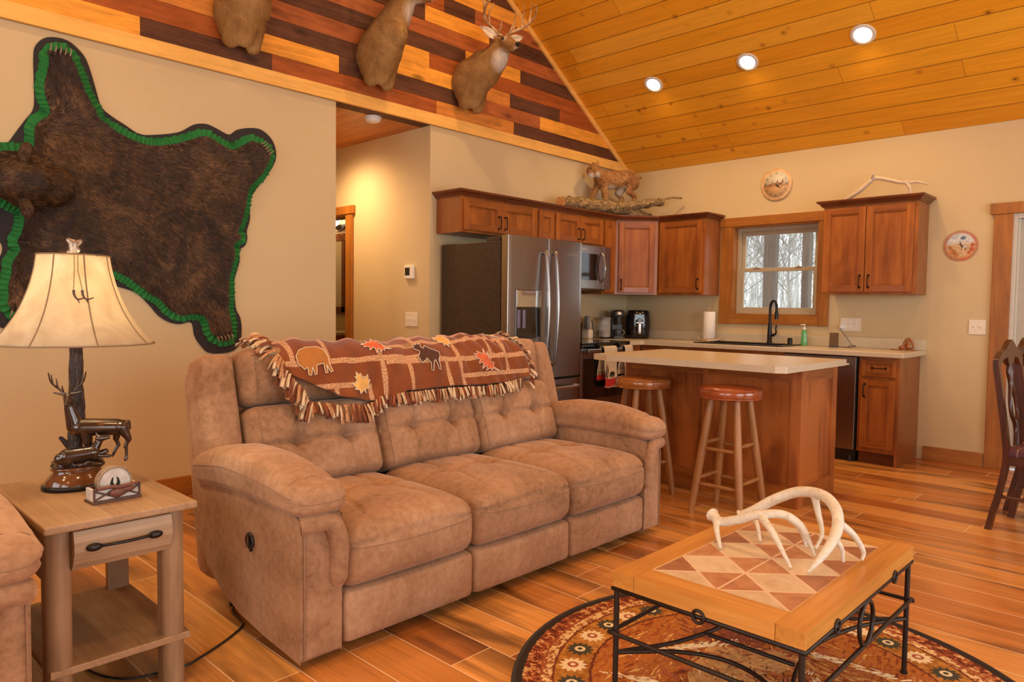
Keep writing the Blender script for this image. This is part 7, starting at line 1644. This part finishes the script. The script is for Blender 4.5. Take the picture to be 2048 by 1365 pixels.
strands('head_fur', Q, N_, D, fl, .0012, M_fur, hd, .22, .2)['kind'] = 'stuff'
M_earf = plain('ear_fur', (.16,.085,.048), .85, vary=.3, scale=60)
for s in (-1,1):
    b = MB(); e0 = h0+Vector((.085,-.045,s*.112)); 
    capsule(b, e0, e0+Vector((.026,.012,s*.042)), .044, .041, 16)
    e = remesh_blob('ear', b, M_earf, hd, .006, 1); me2 = e.data; co = np.zeros(len(me2.vertices)*3); me2.vertices.foreach_get('co', co); co = co.reshape(-1,3)
    c_ = co.mean(0); dloc = co[:,1]-c_[1]; co[:,1] = c_[1]+dloc*.6; co[:,1] += .25*np.abs(co[:,0]-c_[0]); me2.vertices.foreach_set('co', co.ravel()); me2.update(); lab(e, 'upper ear' if s > 0 else 'lower ear')
    Q, N_ = sample_mesh(me2, 2600); strands('ear_hair', Q, N_, np.tile([.1,.1,s*1.],(len(Q),1)), .012, .0009, M_fur, hd, .3, .25)['kind'] = 'stuff'
    b = MB(); b.ell(tuple(h0+Vector((.130,-.145,s*.048))), (.009,.009,.009), 12, 8); b.build('eye', M_eye, hd)
b = MB(); b.ell(tuple(h0+Vector((.065,-.345,0))), (.022,.014,.024), 14, 10); b.build('nose', M_nose, hd)

# ---- log and bobcat on the cabinets
LG = thing('oak_log', 'rough-barked oak log with a cut end and a broken limb on top of the cabinets', 'log', (.20,-.95,2.151))
lo = Vector((.20,-.95,2.151))
def logtube(pts, rad, n=26, seed=1, amp=.006):
    c_ = catmull([Vector(p)-lo for p in pts], 9); N_ = len(c_); R_ = np.interp(np.linspace(0,1,N_), np.linspace(0,1,len(rad)), rad); b = MB(); b.tube(c_, list(R_), n)
    out = []; r_ = np.random.default_rng(seed)
    for i, v in enumerate(b.v[:N_*n]):
        k = i % n; row = i//n; c = c_[row]; d = (Vector(v)-c); f = 1+ (amp/ max(.01,R_[row]))*(math.sin(k*2.9+row*.35)+.8*math.sin(k*5.3-row*.8+1)+.9*r_.uniform(-1,1)); out.append(tuple(c+d*f))
    b.v[:N_*n] = out; return b, c_
mt = NT('oak_bark', .95, .15); _c = mt.coord(); _v = mt.noise(mt.mapv(_c,(48,15,48)), 1.0, 4, .6, 1.8); _n = mt.noise(_c, 90, 3, .7); _f = mt.math('MULTIPLY_ADD', _n, .35, mt.math('MULTIPLY', _v, .65))
mt.color(mt.ramp(_f, [(.38,(.06,.032,.013)),(.45,(.19,.115,.048)),(.53,(.38,.26,.125)),(.64,(.56,.43,.25))])); mt.bump(_f, 1.0, .02); M_barkL = mt.m
b, lc = logtube([(.235,-1.46,2.235),(.215,-1.25,2.255),(.20,-1.02,2.265),(.235,-.78,2.275),(.30,-.56,2.260),(.385,-.38,2.225),(.46,-.24,2.185),(.50,-.17,2.165)], [.052,.060,.064,.062,.055,.045,.030,.012], seed=3)
tk = b.build('log_trunk', M_barkL, LG)
e_ = lc[0]; dv = (lc[0]-lc[1]).normalized(); b = MB(); b.tube([e_+dv*.001, e_+dv*.004], [.054,.050], 24); b.build('cut_end', plain('fresh_cut_wood', (.58,.27,.085), .8, vary=.2, scale=50), LG)
b, _x = logtube([(.30,-.62,2.275),(.42,-.42,2.315),(.52,-.28,2.345),(.575,-.20,2.35)], [.045,.040,.038,.034], seed=5); b.build('limb_stub', M_barkL, LG)
b, _x = logtube([(.42,-.42,2.335),(.52,-.30,2.365),(.60,-.20,2.385),(.66,-.13,2.40),(.72,-.08,2.395)], [.012,.011,.0105,.009,.011], 10, 6, .001); b.build('twig', M_barkL, LG)
b = MB(); b.box((-.02,-.28,0),(.10,.02,.012)); b.build('mounting_wedge', M_cab_side, LG)

BO = Vector((.235,-.62,2.30)); fwd = Vector((-.36,-1.0,0)).normalized(); sd_ = Vector((fwd.y*-1, fwd.x, 0))   # sd_ points away from the room... chosen below
if sd_.dot(Vector((1,0,0))) < 0: sd_ = -sd_
def bp(f, s, z): p = fwd*f+sd_*s; return Vector((p.x, p.y, z*1.22))
t = thing('bobcat_mount', 'mounted spotted bobcat walking along the oak log above the corner cabinets', 'bobcat mount', tuple(BO))
b = MB(); C = lambda p, q, r0, r1: capsule(b, bp(*p), bp(*q), r0, r1, 16)
C((.13,0,.205),(-.02,0,.215),.088,.090); C((-.02,0,.215),(-.19,0,.235),.090,.094); C((-.17,0,.235),(-.23,0,.205),.092,.075)
C((.15,0,.235),(.235,.01,.265),.060,.052); C((.26,.02,.275),(.275,.025,.272),.054,.052); C((.29,.035,.262),(.325,.045,.250),.030,.024); C((.27,.03,.250),(.29,.035,.235),.046,.036)
C((.15,.045,.19),(.145,.05,.10),.042,.026); C((.145,.05,.10),(.13,.055,.022),.024,.019); C((.125,.055,.012),(.155,.058,.008),.021,.019)
C((.16,-.03,.18),(.215,-.03,.10),.036,.024); C((.215,-.03,.10),(.255,-.03,.030),.021,.018); C((.255,-.03,.022),(.285,-.028,.018),.020,.018)
C((-.20,.04,.20),(-.165,.05,.125),.055,.034); C((-.165,.05,.125),(-.235,.05,.085),.030,.021); C((-.235,.05,.085),(-.215,.052,.018),.020,.017); C((-.215,.052,.010),(-.18,.054,.006),.020,.018)
C((-.17,-.04,.19),(-.09,-.045,.115),.050,.030); C((-.09,-.045,.115),(-.14,-.045,.07),.027,.019); C((-.14,-.045,.07),(-.11,-.045,.012),.018,.016); C((-.11,-.045,.006),(-.08,-.043,.004),.019,.017)
C((-.27,0,.255),(-.325,.01,.262),.020,.016)
for s in (-1,1): C((.245,.02+s*.034,.315),(.235,.02+s*.042,.345),.018,.008)
bc = NT('bobcat_coat', .85, .25); _c = bc.coord(); _n = bc.noise(_c, 10, 4, .6); _nf = bc.noise(_c, 70, 3, .7); base = bc.ramp(bc.math('MULTIPLY_ADD', _nf, .45, bc.math('MULTIPLY', _n, .55)), [(.32,(.22,.09,.025)),(.5,(.42,.20,.065)),(.68,(.60,.36,.16))])
_v = bc.voro(bc.mapv(_c,(34,34,30)), 1.0); sp_ = bc.maprange(_v, .22, .36, .75, 0); _z = bc.sep(_c)[2]
c = bc.mix(sp_, base, (.13,.060,.026,1)); c = bc.mix(bc.maprange(bc.math('ADD', _z, bc.math('MULTIPLY', _n, .06)), .17, .21, 0, 0), c, c)
def pt(ce, r, so, col, c):
    d = bc.node('ShaderNodeVectorMath', operation='DISTANCE'); bc.set(d.inputs[0], _c); d.inputs[1].default_value = ce; return bc.mix(bc.maprange(bc.math('ADD', d.outputs['Value'], bc.math('MULTIPLY', bc.math('SUBTRACT', _n, .5), .04)), r-so, r+so, 1, 0), c, col)
c = pt(tuple(bp(.06,.0,.13)), .075,.02,(.72,.60,.44,1),c); c = pt(tuple(bp(-.10,.0,.14)), .06,.02,(.72,.60,.44,1),c); c = pt(tuple(bp(.31,.04,.222)), .035,.01,(.76,.68,.56,1),c); c = pt(tuple(bp(.235,.06,.235)), .03,.012,(.70,.60,.46,1),c); c = pt(tuple(bp(-.345,.01,.268)), .022,.006,(.015,.012,.01,1),c)
c = pt(tuple(bp(.345,.05,.262)), .014,.005,(.25,.07,.04,1),c); bc.color(c)
ct = remesh_blob('bobcat_body', b, bc.m, t, .0055, 2); Q, N_ = sample_mesh(ct.data, 26000); D = np.tile(-np.array(fwd)*.8+np.array([0,0,-.5]),(len(Q),1)); st2 = strands('coat_fur', Q, N_, D, .019, .0010, bc.m, t, .35, .30); st2['kind'] = 'stuff'
for s in (-1,1):
    b = MB(); b.ell(tuple(bp(.318,.036+s*.024,.283)), (.008,.008,.008), 10, 8); b.build('eye', M_eye, t)
b = MB(); b.ell(tuple(bp(.350,.050,.258)), (.008,.009,.006), 10, 8); b.build('nose', plain('pink_nose', (.22,.07,.05), .4), t)
